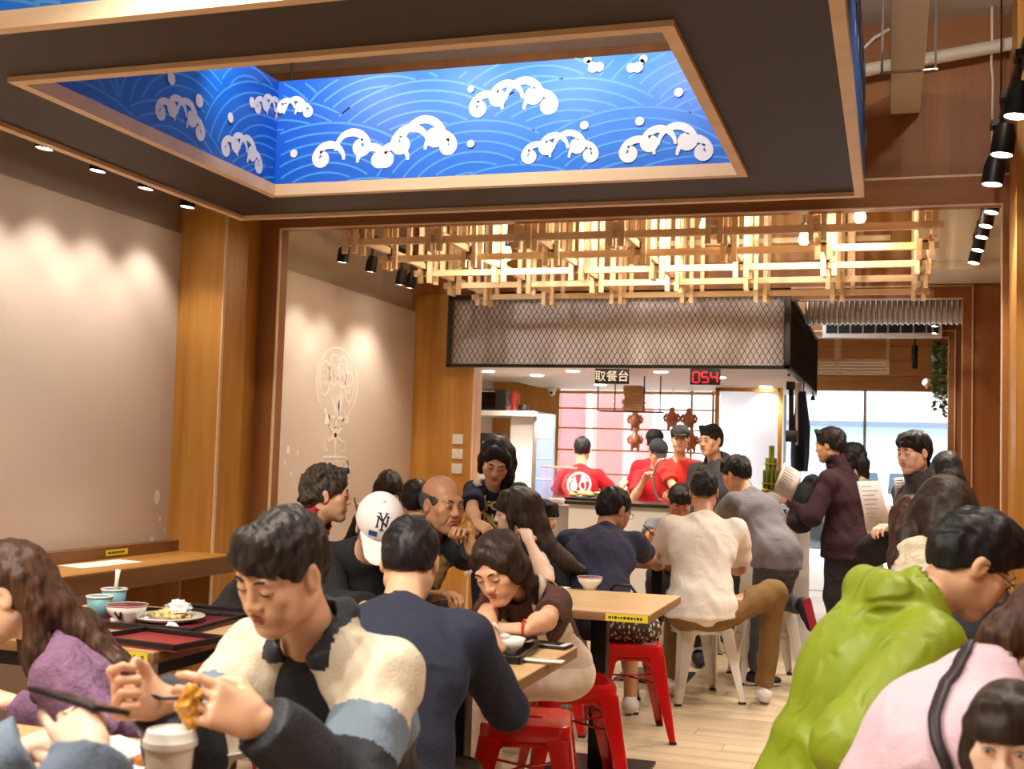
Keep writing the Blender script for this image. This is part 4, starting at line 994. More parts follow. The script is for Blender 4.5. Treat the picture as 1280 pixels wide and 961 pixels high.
lohi_ = tag(MB().tube([(px_-.10, 3.755, zt2+.012), (px_+.10, 3.74, zt2+.012)], .004, 6).build('chopstick', M_black), 'dark chopstick lying across the back of the used tray', 'chopstick')
tag(lohi('paper_napkin', (px_-.15, 3.68, zt2), (px_-.02, 3.74, zt2+.004), M_tis), 'folded white napkin behind the fried rice plate', 'napkin')

# front table: coffee cup, plates, scraps
cx_, cy_ = W(214, 905, 1.74).x, 1.74
g = wroot('coffee_cup', (cx_, cy_, zt), 'white takeaway coffee cup with a white lid in the foreground', 'cup')
ztop = W(213, 905, 1.62).z
hh = .128
M_cup = mat('paper_white', (226, 216, 204), .6)
MB().lathe([(0, 0), (.031, 0), (.0415, hh), (.0, hh)], (cx_, cy_, zt), 28).build('cup_body', M_cup, g, 'auto')
MB().lathe([(.0415, hh-.012), (.0455, hh-.012), (.0455, hh-.002), (.0435, hh), (.041, hh+.010), (.039, hh+.014), (.036, hh+.015), (.034, hh+.010), (0, hh+.010)], (cx_, cy_, zt), 28).build('lid', M_white, g, 'auto')
mb = MB()
for k, (dz, w) in enumerate(((.080, .012), (.073, .018), (.066, .014))): mb.box((cx_-.003, cy_-.0370-(dz-.066)*.11, zt+dz), (w, .0008, .003))
mb.build('print_mark', mat('grey_ink', (150, 140, 128), .6), g)
c_ = WZ(262, 935, .75); plate(c_.x, c_.y-.03, zt, .13, 'white square plate behind the coffee cup', True)
c_ = WZ(150, 935, .75); plate(c_.x, c_.y-.06, zt, .12, 'white square plate left of the coffee cup', True)
tag(lohi('paper_napkin', (W(150, 930, 1.9).x-.05, 1.80, zt), (W(150, 930, 1.9).x+.10, 2.0, zt+.003), M_tis), 'white napkin on the front table left of the coffee cup', 'napkin')
for k, (px, py, r_, lab) in enumerate(((178, 945, .012, 'brown food scrap left of the coffee cup'), (190, 955, .010, 'second brown food scrap close to the coffee cup'), (255, 920, .014, 'golden fried scrap on the square plate'))):
    p = WZ(px, py, zt+.02); tag(MB().ball((p.x, p.y, zt+(.02 if k == 2 else .012)), (r_*1.6, r_, r_), 10, 6).build('food_scrap', mat('fried_crust', (170, 98, 40), .5, noise=.3, nscale=60), None, True), lab, 'food')

# woman's table: tray, bowl, spoon, phone
trayobj(-1.42, -1.06, 3.36, 3.66, zt, 'black serving tray in front of the woman in brown', M_tray, 6)
bx_ = W(634, 795, 3.50); bowl(bx_.x, 3.50, .748, .058, .05, 'white bowl on the black tray by the woman in brown')
spoon((bx_.x-.005, 3.49, .80), (bx_.x-.03, 3.45, .845), 'white spoon leaning up from the bowl on the black tray')
tag(lohi('chopstick_wrapper', (bx_.x+.05, 3.42, .748), (bx_.x+.20, 3.46, .753), M_china, None, .001), 'white paper wrapper lying on the black tray', 'wrapper')
fd = wroot('side_dish', (bx_.x+.03, 3.41, .748), 'small dish of chopped greens on the black tray', 'food')
for k in range(10): MB().ball((bx_.x-.01+rr.uniform(-.03, .03), 3.415+rr.uniform(-.02, .02), .754+rr.uniform(0, .01)), (.012, .009, .006), 7, 4).build('morsel', mat('greens' if k % 2 else 'peanut', (110, 120, 60) if k % 2 else (190, 150, 110), .6), fd, True)
ph = empty('mobile_phone', WZ(685, 808, zt), R(-6), 'mobile phone lying near the corner of the table with the black tray', 'phone')
ph.location.z = zt
lohi('phone_body', (-.075, -.04, 0), (.075, .04, .011), M_black, ph, .004); lohi('bezel', (-.073, -.038, .011), (.073, .038, .0125), mat('phone_white', (206, 202, 204), .3), ph, .001); lohi('screen', (-.052, -.034, .0125), (.052, .034, .0130), mat('phone_screen', (54, 48, 48), .15), ph)
# bowl table
c = WZ(737, 736, zt); bowl(c.x, c.y, zt, .062, .058, 'white bowl with a thin brown rim line alone on its table', M_trayr)
cdp = WZ(692, 735, zt); cdo = empty('menu_card', (cdp.x, cdp.y, zt), R(-8), 'white menu card with a dark picture on the bowl table', 'card')
lohi('card', (-.10, -.07, 0), (.06, .07, .003), M_tis, cdo); lohi('dark_picture', (-.06, -.05, .003), (.035, .05, .0036), mat('card_dark', (50, 46, 48), .5), cdo)
# bag on the red stool
def tweed():
    m, nt, b = _new('tweed_weave'); b.inputs['Roughness'].default_value = .9
    tc = nt.nodes.new('ShaderNodeTexCoord'); v_ = nt.nodes.new('ShaderNodeTexVoronoi'); v_.inputs['Scale'].default_value = 70
    mp = nt.nodes.new('ShaderNodeMapping'); mp.inputs['Scale'].default_value = (1, 1, .5)
    cr_ = nt.nodes.new('ShaderNodeValToRGB'); cr_.color_ramp.elements[0].position = .25; cr_.color_ramp.elements[1].position = .45
    cr_.color_ramp.elements[0].color = (*srgb((214, 200, 178)), 1); cr_.color_ramp.elements[1].color = (*srgb((66, 52, 40)), 1)
    nt.links.new(tc.outputs['Object'], mp.inputs[0]); nt.links.new(mp.outputs[0], v_.inputs['Vector']); nt.links.new(v_.outputs['Distance'], cr_.inputs['Fac']); nt.links.new(cr_.outputs['Color'], b.inputs['Base Color'])
    return m
M_tweed = tweed()
# ================================================================== PEOPLE: smooth union bodies meshed on a grid
V3 = lambda *a: np.array(a, dtype=float)
def nrm(v): v = np.asarray(v, float); return v/max(1e-9, np.linalg.norm(v))
class Sdf:
    def __init__(s): s.ops = []; s.amp = 0; s.waves = None
    def rc(s, a, b, ra, rb, k=.02, sub=False, flat=None, capa=False, capb=False):
        s.ops.append(('rc', np.asarray(a, float), np.asarray(b, float), ra, rb, k, sub, flat, capa, capb)); return s
    def ell(s, c, r, M=None, k=.02, sub=False):
        s.ops.append(('ell', np.asarray(c, float), np.asarray(r, float), np.eye(3) if M is None else np.asarray(M, float), k, sub)); return s
    def cut(s, p, n, k=0.0, lo=None, hi=None):      # remove the side n points to (inside a box)
        s.ops.append(('cut', np.asarray(p, float), nrm(n), k, lo, hi)); return s
    def noise(s, amp, freq, seed=0, n=7, stretch=(1, 1, 1)):
        r = np.random.default_rng(seed); d = r.normal(size=(n, 3)); d /= np.linalg.norm(d, axis=1)[:, None]
        s.amp = amp; s.waves = (d*np.array(stretch)*freq*r.uniform(.6, 1.5, size=(n, 1)), r.uniform(0, 6.28, n)); return s
    def bounds(s):
        lo, hi = V3(9, 9, 9)*9, -V3(9, 9, 9)*9
        for o in s.ops:
            if o[0] == 'rc' and not o[6]:
                r = max(o[3], o[4]); lo = np.minimum(lo, np.minimum(o[1], o[2])-r); hi = np.maximum(hi, np.maximum(o[1], o[2])+r)
            if o[0] == 'ell' and not o[5]:
                r = o[2].max(); lo = np.minimum(lo, o[1]-r); hi = np.maximum(hi, o[1]+r)
        return lo, hi
    def grid(s, lo, hi, h):
        ax = [np.arange(lo[i]-2*h, hi[i]+3*h, h, dtype=np.float32) for i in range(3)]
        D = np.full([len(a) for a in ax], .25, np.float32)
        for o in s.ops:
            if o[0] == 'cut':
                _, p, n, k, l_, h_ = o
                sl = [slice(0, len(a)) for a in ax]
                if l_ is not None: sl = [slice(np.searchsorted(ax[i], l_[i]), np.searchsorted(ax[i], h_[i])) for i in range(3)]
                X, Y, Z = ax[0][sl[0]][:, None, None], ax[1][sl[1]][None, :, None], ax[2][sl[2]][None, None, :]
                d = ((X-p[0])*n[0]+(Y-p[1])*n[1]+(Z-p[2])*n[2]).astype(np.float32)
                D[tuple(sl)] = np.maximum(D[tuple(sl)], d); continue
            if o[0] == 'rc': _, a, b, ra, rb, k, sub, flat, ca, cb = o; r = max(ra, rb); l_, h_ = np.minimum(a, b)-r, np.maximum(a, b)+r
            else: _, c, rr, M, k, sub = o; r = rr.max(); l_, h_ = c-r, c+r
            pad = k+3*h
            sl = [slice(max(0, np.searchsorted(ax[i], l_[i]-pad)), np.searchsorted(ax[i], h_[i]+pad)) for i in range(3)]
            if any(q.stop <= q.start for q in sl): continue
            X, Y, Z = ax[0][sl[0]][:, None, None], ax[1][sl[1]][None, :, None], ax[2][sl[2]][None, None, :]
            if o[0] == 'rc':
                X, Y, Z = X-np.float32(a[0]), Y-np.float32(a[1]), Z-np.float32(a[2]); ba = (b-a).astype(np.float32); l2 = max(1e-9, float(ba@ba))
                t0 = (X*ba[0]+Y*ba[1]+Z*ba[2])/l2; t = np.clip(t0, 0, 1)
                qx, qy, qz = X-ba[0]*t, Y-ba[1]*t, Z-ba[2]*t
                if flat is not None:
                    n, f = flat; n = np.asarray(n, np.float32); q = (qx*n[0]+qy*n[1]+qz*n[2])*(1/f-1); qx, qy, qz = qx+n[0]*q, qy+n[1]*q, qz+n[2]*q
                d = np.sqrt(qx*qx+qy*qy+qz*qz)-(ra+(rb-ra)*t)
                if flat is not None: d = d*min(1, flat[1]*1.2)
                L_ = math.sqrt(l2)
                if ca: d = np.maximum(d, -t0*L_)
                if cb: d = np.maximum(d, (t0-1)*L_)
            else:
                X, Y, Z = X-np.float32(c[0]), Y-np.float32(c[1]), Z-np.float32(c[2]); M = M.astype(np.float32)
                q = [(X*M[0, i]+Y*M[1, i]+Z*M[2, i])/np.float32(rr[i]) for i in range(3)]
                k0 = np.sqrt(q[0]**2+q[1]**2+q[2]**2); k1 = np.sqrt((q[0]/rr[0])**2+(q[1]/rr[1])**2+(q[2]/rr[2])**2)
                d = k0*(k0-1)/np.maximum(k1, 1e-6)
            d = d.astype(np.float32); A = D[tuple(sl)]
            if sub:
                e = -d; hh = np.clip(.5+.5*(A-e)/k, 0, 1); D[tuple(sl)] = e*(1-hh)+A*hh+k*hh*(1-hh)
            else:
                hh = np.clip(.5+.5*(A-d)/k, 0, 1); D[tuple(sl)] = A*(1-hh)+d*hh-k*hh*(1-hh)
        if s.amp:
            I = np.nonzero(np.abs(D) < .03); P = np.stack([ax[i][I[i]] for i in range(3)], 1); w, ph = s.waves
            q = np.zeros(len(P), np.float32)
            for i in range(len(w)): q += np.sin(P@w[i].astype(np.float32)+ph[i]+1.5*np.sin(P@np.roll(w[i], 1).astype(np.float32)*.6)).astype(np.float32)
            D[I] += s.amp*np.clip(q/math.sqrt(len(w)), -1.1, 1.1)
        return ax, D
    def surf(s, h, lo=None, hi=None):
        if lo is None: lo, hi = s.bounds()
        ax, D = s.grid(lo, hi, h); ins = D < 0
        n0, n1, n2 = D.shape
        cnt = np.zeros((n0-1, n1-1, n2-1), np.int8)
        C = [(i, j, k) for i in (0, 1) for j in (0, 1) for k in (0, 1)]
        for i, j, k in C: cnt += ins[i:n0-1+i, j:n1-1+j, k:n2-1+k]
        act = np.nonzero((cnt > 0) & (cnt < 8)); m = len(act[0])
        if m == 0: return np.zeros((0, 3)), np.zeros((0, 4), int)
        vals = {c: D[act[0]+c[0], act[1]+c[1], act[2]+c[2]] for c in C}
        P = np.zeros((m, 3)); N = np.zeros(m)
        for c in C:
            for axis in range(3):
                if c[axis] == 0:
                    e = list(c); e[axis] = 1; e = tuple(e); a, b = vals[c], vals[e]; x = (a < 0) != (b < 0)
                    t = np.where(x, a/np.where(x, a-b, 1), 0)
                    for q in range(3): P[:, q] += np.where(x, c[q]+(t if q == axis else 0), 0)
                    N += x
        P /= N[:, None]
        V = np.stack([ax[q][0]+(act[q]+P[:, q])*h for q in range(3)], 1)
        idx = np.full((n0-1, n1-1, n2-1), -1, np.int64); idx[act] = np.arange(m)
        Q = []
        for axis in range(3):
            a = [slice(1, -1)]*3; b = [slice(1, -1)]*3; a[axis] = slice(0, -1); b[axis] = slice(1, None)
            A, B = ins[tuple(a)], ins[tuple(b)]; e = np.nonzero(A != B)
            g = [e[q]+(0 if q == axis else 1) for q in range(3)]; u, w = (axis+1) % 3, (axis+2) % 3
            def cell(du, dw):
                c = [x.copy() for x in g]; c[u] -= du; c[w] -= dw; return idx[c[0], c[1], c[2]]
            q = np.stack([cell(1, 1), cell(0, 1), cell(0, 0), cell(1, 0)], 1)
            fl = B[e]; q[fl] = q[fl][:, ::-1]
            Q.append(q)
        Q = np.concatenate(Q); Q = Q[(Q >= 0).all(1)]
        return V, Q
    def multi(s, h, fine=()):
        V, Q = s.surf(h); parts = [(V, Q)]
        if fine:
            cen = V[Q].mean(1); keep = np.ones(len(Q), bool)
            for lo, hi, hf in fine:
                keep &= ~((cen > lo+.7*h) & (cen < hi-.7*h)).all(1)
            parts = [(V, Q[keep])]
            for lo, hi, hf in fine:
                v, q = s.surf(hf, lo, hi); c = v[q].mean(1); q = q[((c > lo) & (c < hi)).all(1)]; parts.append((v, q))
        off = 0; VV = []; QQ = []
        for v, q in parts:
            used = np.unique(q); mp = np.zeros(len(v), np.int64); mp[used] = np.arange(len(used)); VV.append(v[used]); QQ.append(mp[q]+off); off += len(used)
        return np.concatenate(VV), np.concatenate(QQ)
    def build(s, name, h, m, parent, fine=(), region=None):
        V, Q = s.multi(h, fine)
        me = bpy.data.meshes.new(name)
        me.vertices.add(len(V)); me.vertices.foreach_set('co', V.astype(np.float32).ravel())
        me.loops.add(len(Q)*4); me.loops.foreach_set('vertex_index', Q.astype(np.int32).ravel())
        me.polygons.add(len(Q)); me.polygons.foreach_set('loop_start', np.arange(0, len(Q)*4, 4, dtype=np.int32))
        me.update(calc_edges=True)
        o = link(name, me, m, parent, True)
        if region is not None: me.polygons.foreach_set('material_index', region(V[Q].mean(1)).astype(np.int32))
        return o

SKIN = {'a': mat('skin_light', (240, 198, 170), .45, noise=.05, nscale=14), 'b': mat('skin_warm', (226, 174, 138), .45, noise=.06, nscale=14), 'c': mat('skin_tan', (196, 142, 106), .45, noise=.06, nscale=14)}
def hairmat(name, c, tip=None):
    if name in MATS: return MATS[name]
    m, nt, b = _new(name); b.inputs['Roughness'].default_value = .5; b.inputs['Specular IOR Level'].default_value = .3
    tc = nt.nodes.new('ShaderNodeTexCoord'); n = nt.nodes.new('ShaderNodeTexNoise'); n.inputs['Scale'].default_value = 60; mp = nt.nodes.new('ShaderNodeMapping'); mp.inputs['Scale'].default_value = (1.6, 1.6, .18)
    cr_ = nt.nodes.new('ShaderNodeValToRGB'); cr_.color_ramp.elements[0].position = .3; cr_.color_ramp.elements[1].position = .75
    cr_.color_ramp.elements[0].color = (*srgb(c), 1); cr_.color_ramp.elements[1].color = (*srgb(tip or tuple(min(255, v*1.7+8) for v in c)), 1)
    bp = nt.nodes.new('ShaderNodeBump'); bp.inputs['Strength'].default_value = .5; bp.inputs['Distance'].default_value = .004
    L = nt.links.new; L(tc.outputs['Object'], mp.inputs[0]); L(mp.outputs[0], n.inputs['Vector']); L(n.outputs['Fac'], cr_.inputs['Fac']); L(cr_.outputs['Color'], b.inputs['Base Color']); L(n.outputs['Fac'], bp.inputs['Height']); L(bp.outputs['Normal'], b.inputs['Normal'])
    return m
HB = hairmat('hair_black', (18, 16, 17)); HD = hairmat('hair_dark_brown', (34, 24, 18)); HBR = hairmat('hair_brown', (44, 27, 18), (92, 60, 38)); HG = hairmat('hair_greying', (40, 36, 32), (112, 102, 90))
M_eyew = mat('eye_white', (196, 184, 174), .3); M_iris = mat('iris_dark', (28, 18, 14), .2); M_lip = mat('lip', (178, 98, 88), .4); M_lipr = mat('lip_red', (196, 70, 72), .35); M_liptan = mat('lip_tan', (150, 88, 74), .45)
def cloth(name, c, rough=.85, noise=.05, bump=.25, bscale=140, nscale=5, wr=.5):
    """woven cloth: fine weave relief plus broad creases"""
    if name in MATS: return MATS[name]
    m = mat(name, c, rough, noise=noise, nscale=nscale, bump=bump, bscale=bscale); nt = m.node_tree
    fine = [n for n in nt.nodes if n.type == 'BUMP'][0]; tc = [n for n in nt.nodes if n.type == 'TEX_COORD'][0]
    n = nt.nodes.new('ShaderNodeTexNoise'); n.inputs['Scale'].default_value = 9; n.inputs['Detail'].default_value = 3; n.inputs['Distortion'].default_value = 1.2; n.noise_type = 'RIDGED_MULTIFRACTAL'
    bp = nt.nodes.new('ShaderNodeBump'); bp.inputs['Strength'].default_value = wr; bp.inputs['Distance'].default_value = .016
    nt.links.new(tc.outputs['Object'], n.inputs['Vector']); nt.links.new(n.outputs['Fac'], bp.inputs['Height']); nt.links.new(bp.outputs['Normal'], fine.inputs['Normal'])
    return m
def ROT(ax, deg):
    a = R(deg); c, s = math.cos(a), math.sin(a); x, y, z = nrm(ax)
    return np.array([[c+x*x*(1-c), x*y*(1-c)-z*s, x*z*(1-c)+y*s], [y*x*(1-c)+z*s, c+y*y*(1-c), y*z*(1-c)-x*s], [z*x*(1-c)-y*s, z*y*(1-c)+x*s, c+z*z*(1-c)]])
def ik(S, T, l1, l2, pole):
    d = T-S; L = np.linalg.norm(d); L2 = min(L, (l1+l2)*.995); u = d/max(L, 1e-6)
    T = S+u*L2; a = (l1*l1-l2*l2+L2*L2)/(2*L2); h = math.sqrt(max(0, l1*l1-a*a)); p = np.asarray(pole, float); p = p-u*(p@u); p = nrm(p)
    return S+u*a+p*h, T
class Fig:
    def __init__(s, label, head, heading, h=1.68, sex='m', skin='b', seat=.46, lean=None, hunch=14, side=0, hyaw=0, hpitch=10, hroll=0, neckf=12, hs=1.0, vox=.009, hv=.0045, group=None, stand=False, build=1.0, twist=0, legs=None, feet=True, label_cat='person', hips=None, knees=None):
        s.sc = h/1.70; s.sex = sex; s.skin = SKIN[skin]; s.vox = vox; s.hv = hv; s.hs = hs; s.b = build; sc = s.sc
        s.F = V3(-math.sin(R(heading)), math.cos(R(heading)), 0); s.Rt = V3(math.cos(R(heading)), math.sin(R(heading)), 0); s.U = V3(0, 0, 1)
        head = np.asarray(head, float)
        pz = (seat+.095) if not stand else .90*sc+.02
        def solve(l):
            def d(a): return ROT(s.Rt, -a)@s.U
            def rollm(v): return ROT(s.F, side)@v
            P0 = V3(0, 0, pz); P1 = P0+rollm(d(l))*.25*sc; P2 = P1+rollm(d(l+hunch))*.27*sc
            hf = ROT(s.U, hyaw)@s.F; hr = ROT(s.U, hyaw)@s.Rt
            Mh = ROT(hr, -hpitch); up = Mh@s.U; fw = Mh@hf
            rl_ = ROT(fw, hroll); up = rl_@up; hr = rl_@hr
            nk = P2+rollm(d(l+hunch+neckf))*.085*sc; hc = nk+up*.108*hs+fw*.022*hs
            return P0, P1, P2, nk, hc, hr, fw, up, rollm(d(l)), rollm(d(l+hunch))
        if lean is None:
            lo, hi = -8., 75.
            for _ in range(40):
                m = (lo+hi)/2
                if solve(m)[4][2] > head[2]: lo = m
                else: hi = m
            lean = (lo+hi)/2
        r = solve(lean); s.lean = lean
        off = V3(head[0]-r[4][0], head[1]-r[4][1], (head[2]-r[4][2]))
        if not stand and abs(off[2]) < .3: pass
        s.zoff = off[2]
        s.P0, s.P1, s.P2, s.nk, s.hc = [p+off*V3(1, 1, 1) for p in r[:5]]; s.hr, s.hf, s.hu, s.d1, s.d2 = r[5:]
        s.HM = np.stack([s.hr, s.hf, s.hu], 1)
        tw = ROT(s.d2, twist); s.R2 = nrm(tw@(s.Rt-s.d2*(s.Rt@s.d2))); s.F2 = np.cross(s.d2, s.R2)
        if side: s.R2 = nrm(ROT(s.F, side)@s.R2); s.F2 = np.cross(s.d2, s.R2)
        sw = (.162 if sex == 'm' else .140)*sc*(build if build > 1 else 1); s.sw = sw
        s.S = {1: s.P2+s.R2*sw-s.d2*.062*sc+s.F2*.01, -1: s.P2-s.R2*sw-s.d2*.062*sc+s.F2*.01}
        s.Hp = {i: s.P0+s.Rt*i*.088*sc-s.U*.02 for i in (1, -1)}
        s.E = {}; s.Wr = {}; s.hand = {}
        s.K = {}; s.A = {}
        for i in (1, -1):
            if stand:
                s.K[i] = s.Hp[i]*V3(1, 1, 0)+s.F*.02+s.Rt*i*.01+V3(0, 0, .48*sc); s.A[i] = s.Hp[i]*V3(1, 1, 0)+s.Rt*i*.02-s.F*.03+V3(0, 0, .085)
            else:
                s.K[i] = s.Hp[i]+s.F*.42*sc+s.Rt*i*.06+V3(0, 0, -.01); s.A[i] = V3(s.K[i][0], s.K[i][1], 0)+s.F*.02+V3(0, 0, .085)
        c0 = s.P0*V3(1, 1, 0)
        s.root = wroot('person', Vector(c0), label, label_cat, group)
        s.fine = []; s.parts = {}
    def H(s, x, y, z): return s.hc+s.HM@(V3(x, y, z)*s.hs)
    def arm(s, i, wrist, pole=None, hd=None, pn=None, curl=(40, 40, 40, 40), thumb=25, spread=1.0, idx=None):
        sc = s.sc; wrist = np.asarray(wrist, float)
        pole = (V3(0, 0, -1)+s.Rt*i*.6) if pole is None else np.asarray(pole, float)
        s.E[i], s.Wr[i] = ik(s.S[i], wrist, .285*sc, .245*sc, pole)
        fd = nrm(s.Wr[i]-s.E[i]); hd = fd if hd is None else nrm(hd); pn = V3(0, 0, -1) if pn is None else np.asarray(pn, float); pn = nrm(pn-hd*(pn@hd))
        s.hand[i] = (hd, pn, curl, thumb, spread); return s
    def leg(s, i, knee=None, ankle=None, toe=None):
        if knee is not None: s.K[i] = s.Hp[i]+nrm(np.asarray(knee)-s.Hp[i])*.42*s.sc
        if ankle is not None: s.A[i] = s.K[i]+nrm(np.asarray(ankle)-s.K[i])*min(.42*s.sc, np.linalg.norm(np.asarray(ankle)-s.K[i]))
        return s
    # ---- skin
    def body(s, legs=True, eyes='down', lips=None, brow=None, nose=1.0, jaw=1.0, female=None, cheeks=1.0, ears=True, wrinkles=0, sleeves=True, legs_bare=0.0):
        q = Sdf(); sc, hs = s.sc, s.hs; H = s.H; M = s.HM; f = s.sex == 'f'
        def e(c, r, k=.02, sub=False): q.ell(H(*c), V3(*r)*hs, M, k*hs, sub)
        def r_(a, b, ra, rb, k=.02, sub=False): q.rc(H(*a), H(*b), ra*hs, rb*hs, k*hs, sub)
        # torso, legs and arms
        q.ell(s.P0, V3(.14, .10, .10)*sc, np.stack([s.Rt, s.F, s.U], 1), .04); q.rc(s.P0, s.P1, .10*sc, .10*sc, .05, flat=(s.F, .8)); q.rc(s.P1, s.P2-s.d2*.06, .115*sc, .09*sc, .05, flat=(s.F2, .75))
        for i in (1, -1):
            q.rc(s.P2-s.d2*.03, s.S[i], .045*sc, .042*sc, .03)
            if i in s.Wr:
                q.rc(s.S[i], s.E[i], .045*sc, .037*sc, .02); q.rc(s.E[i], s.E[i]+(s.Wr[i]-s.E[i])*.35, .038*sc, .040*sc, .02); q.rc(s.E[i]+(s.Wr[i]-s.E[i])*.35, s.Wr[i], .039*sc, .0255*sc, .02); s.mkhand(q, i)
            if legs: q.rc(s.Hp[i], s.K[i], .068*sc, .050*sc, .03); q.rc(s.K[i], s.A[i], .048*sc, .034*sc, .02)
        # neck and head
        nb = .050 if not f else .043
        q.rc(s.P2-s.d2*.02, s.nk+s.hu*.03, (nb+.008)*sc, nb*sc, .03); r_((0, -.018, -.045), (0, -.01, -.02), nb, .055, .03)
        e((0, -.018, .032), (.073, .092, .084), .02); e((0, .022, -.035), (.058*jaw, .066, .078), .03)
        for i in (1, -1):
            r_((i*.046*jaw, .0, -.058), (i*.020, .058, -.094), .018, .014, .03); e((i*.040, .058, -.022), (.024*cheeks, .020, .022), .02)
            e((i*.030, .062, -.055), (.022*cheeks, .02, .022), .02)
        e((0, .066, -.098), (.024, .020, .017), .025); r_((-.034, .076, .022), (.034, .076, .022), .011, .011, .02)
        for i in (1, -1): e((i*.031, .094, .003), (.019, .013, .011), .012, True); e((i*.031, .078, .002), (.0145, .0105, .0100), .006)
        n = nose; r_((0, .084, .010), (0, .097, -.026), .0065, .0105*n, .014); e((0, .099, -.029), (.0105*n, .010, .009), .006)
        for i in (1, -1): e((i*.0125*n, .093, -.032), (.0085*n, .009, .0075), .006)
        r_((-.016, .083, -.056), (.016, .083, -.056), .0065, .0065, .012); r_((-.013, .081, -.069), (.013, .081, -.069), .007, .007, .012)
        r_((-.021, .091, -.0625), (.021, .091, -.0625), .0025, .0025, .006, True)
        if ears:
            for i in (1, -1):
                e((i*.075, -.008, -.008), (.010, .019, .031), .008); e((i*.084, .0, -.006), (.006, .011, .018), .006, True)
        for w in range(wrinkles):
            for i in (1, -1): r_((i*.024, .090, -.036-.0*w), (i*.036, .078, -.066), .003, .003, .006, True)
            r_((-.03, .084, .044), (.03, .084, .044), .0022, .0022, .006, True); r_((-.026, .080, .056), (.026, .080, .056), .0022, .0022, .006, True)
        lo, hi = H(0, 0, 0)-.155*hs, H(0, 0, 0)+.155*hs
        fine = [(lo, hi, s.hv)]+s.fine
        o = q.build('body', s.vox, s.skin, s.root, fine); s.parts['body'] = o
        # face pieces set on the surface
        bv = BVHTree.FromPolygons([v.co for v in o.data.vertices], [p.vertices for p in o.data.polygons]) if eyes else None
        if eyes:
            fwd = Vector(s.hf)
            def on(x, z, off=0.0):
                p = bv.ray_cast(Vector(H(x, .118, z)), -fwd, .4)[0]
                return (p if p is not None else Vector(H(x, .085, z)))+fwd*off*hs
            brow = brow or HB
            for i in (1, -1):
                lash = [on(i*.031+dx, z_, .0005) for dx, z_ in (((-.015, .000), (-.008, -.0035), (0, -.005), (.008, -.0035), (.015, .000)) if eyes == 'down' else ((-.015, .001), (-.008, .006), (0, .008), (.008, .006), (.015, .001)))]
                if eyes == 'down': MB().tube(lash, [.001*hs, .0019*hs, .0022*hs, .0019*hs, .001*hs], 6).build('eyelid_line', M_iris, o, True)
                else:
                    c = on(i*.031, .0015, .0); ee = MB().ball((0, 0, 0), (.0128*hs, .0030*hs, .0034*hs), 12, 8).build('eye', M_eyew, o, True); ee.matrix_basis = Matrix([[*M[0], c.x], [*M[1], c.y], [*M[2], c.z], [0, 0, 0, 1]])
                    c2 = on(i*.031, .0015, .003); ir = MB().ball((0, 0, 0), (.0052*hs, .002*hs, .0036*hs), 12, 8).build('eye', M_iris, o, True); ir.matrix_basis = Matrix([[*M[0], c2.x], [*M[1], c2.y], [*M[2], c2.z], [0, 0, 0, 1]])
                    MB().tube(lash, [.001*hs, .0016*hs, .0018*hs, .0016*hs, .001*hs], 6).build('eyelid_line', M_iris, o, True)
                bt = [on(i*x, z_, .0012) for x, z_ in ((.014, .021), (.025, .0265), (.036, .027), (.048, .021))]
                MB().tube(bt, [.0022*hs, .0034*hs, .003*hs, .0012*hs], 6).build('eyebrow', brow, o, True)
            for z_, w_, t_ in ((-.0575, .020, .0032), (-.068, .016, .0042)):
                MB().tube([on(x, z_+(.0015 if abs(x) < .004 and z_ > -.06 else .003 if 0 < abs(x) < .012 and z_ > -.06 else 0), .0004) for x in (-w_, -w_*.5, 0, w_*.5, w_)], [.001*hs, t_*hs, t_*hs, t_*hs, .001*hs], 6).build('lips', lips or M_lip, o, True)
        return o
    def mkhand(s, q, i):
        sc = s.sc*(1.0 if s.sex == 'm' else .92); W_ = s.Wr[i]; d, n, curl, th, spread = s.hand[i]
        side = np.cross(d, n)*(1 if i == 1 else -1)     # towards the thumb
        # right hand, palm down (n=-z), d forward: thumb points to the left (-x): cross(d,n)=( y x -z )= -x
        q.rc(W_, W_+d*.03*sc, .024*sc, .030*sc, .015, flat=(n, .72))
        for k, u in enumerate((-.028, -.010, .010, .028)): q.rc(W_+d*.025*sc+side*u*.75*sc, W_+d*.085*sc+side*u*sc, .016*sc, .0125*sc, .014, flat=(n, .95))
        lens = [(.031, .020, .017), (.040, .026, .019), (.044, .029, .020), (.040, .025, .019)]; us = (-.030, -.0105, .0105, .030)
        for k in range(4):
            p = W_+d*(.088-(.006 if k == 0 else 0))*sc+side*us[k]*sc; ang = 0; c = curl[k]; dd0 = nrm(d+side*(k-1.5)*.07*spread)
            for j, L in enumerate(lens[k]):
                ang += c*(.85 if j == 0 else 1.0); dd = dd0*math.cos(R(ang))+n*math.sin(R(ang)); p2 = p+dd*L*sc; r0 = (.0092, .0083, .0075)[j]*sc
                q.rc(p, p2, r0, r0*.9, .004); p = p2
        b = W_+d*.022*sc+side*.026*sc+n*.004*sc; d1 = nrm(d*.75+side*.75+n*.35); p1 = b+d1*.038*sc; d2 = nrm(d*(1.0-.2*th/40)+side*(.55-.9*th/60)+n*(.15+th/60)); p2 = p1+d2*.030*sc; d3 = nrm(d2+n*th/90-side*th/90); p3 = p2+d3*.024*sc
        q.rc(W_+d*.02*sc+side*.015*sc, p1, .016*sc, .0125*sc, .012); q.rc(p1, p2, .0110*sc, .0100*sc, .004); q.rc(p2, p3, .0098*sc, .0080*sc, .004)
        c = W_+d*.09*sc; s.fine.append((c-.105*sc, c+.105*sc, min(s.hv, .0045) if s.hv < .006 else s.hv*.8))
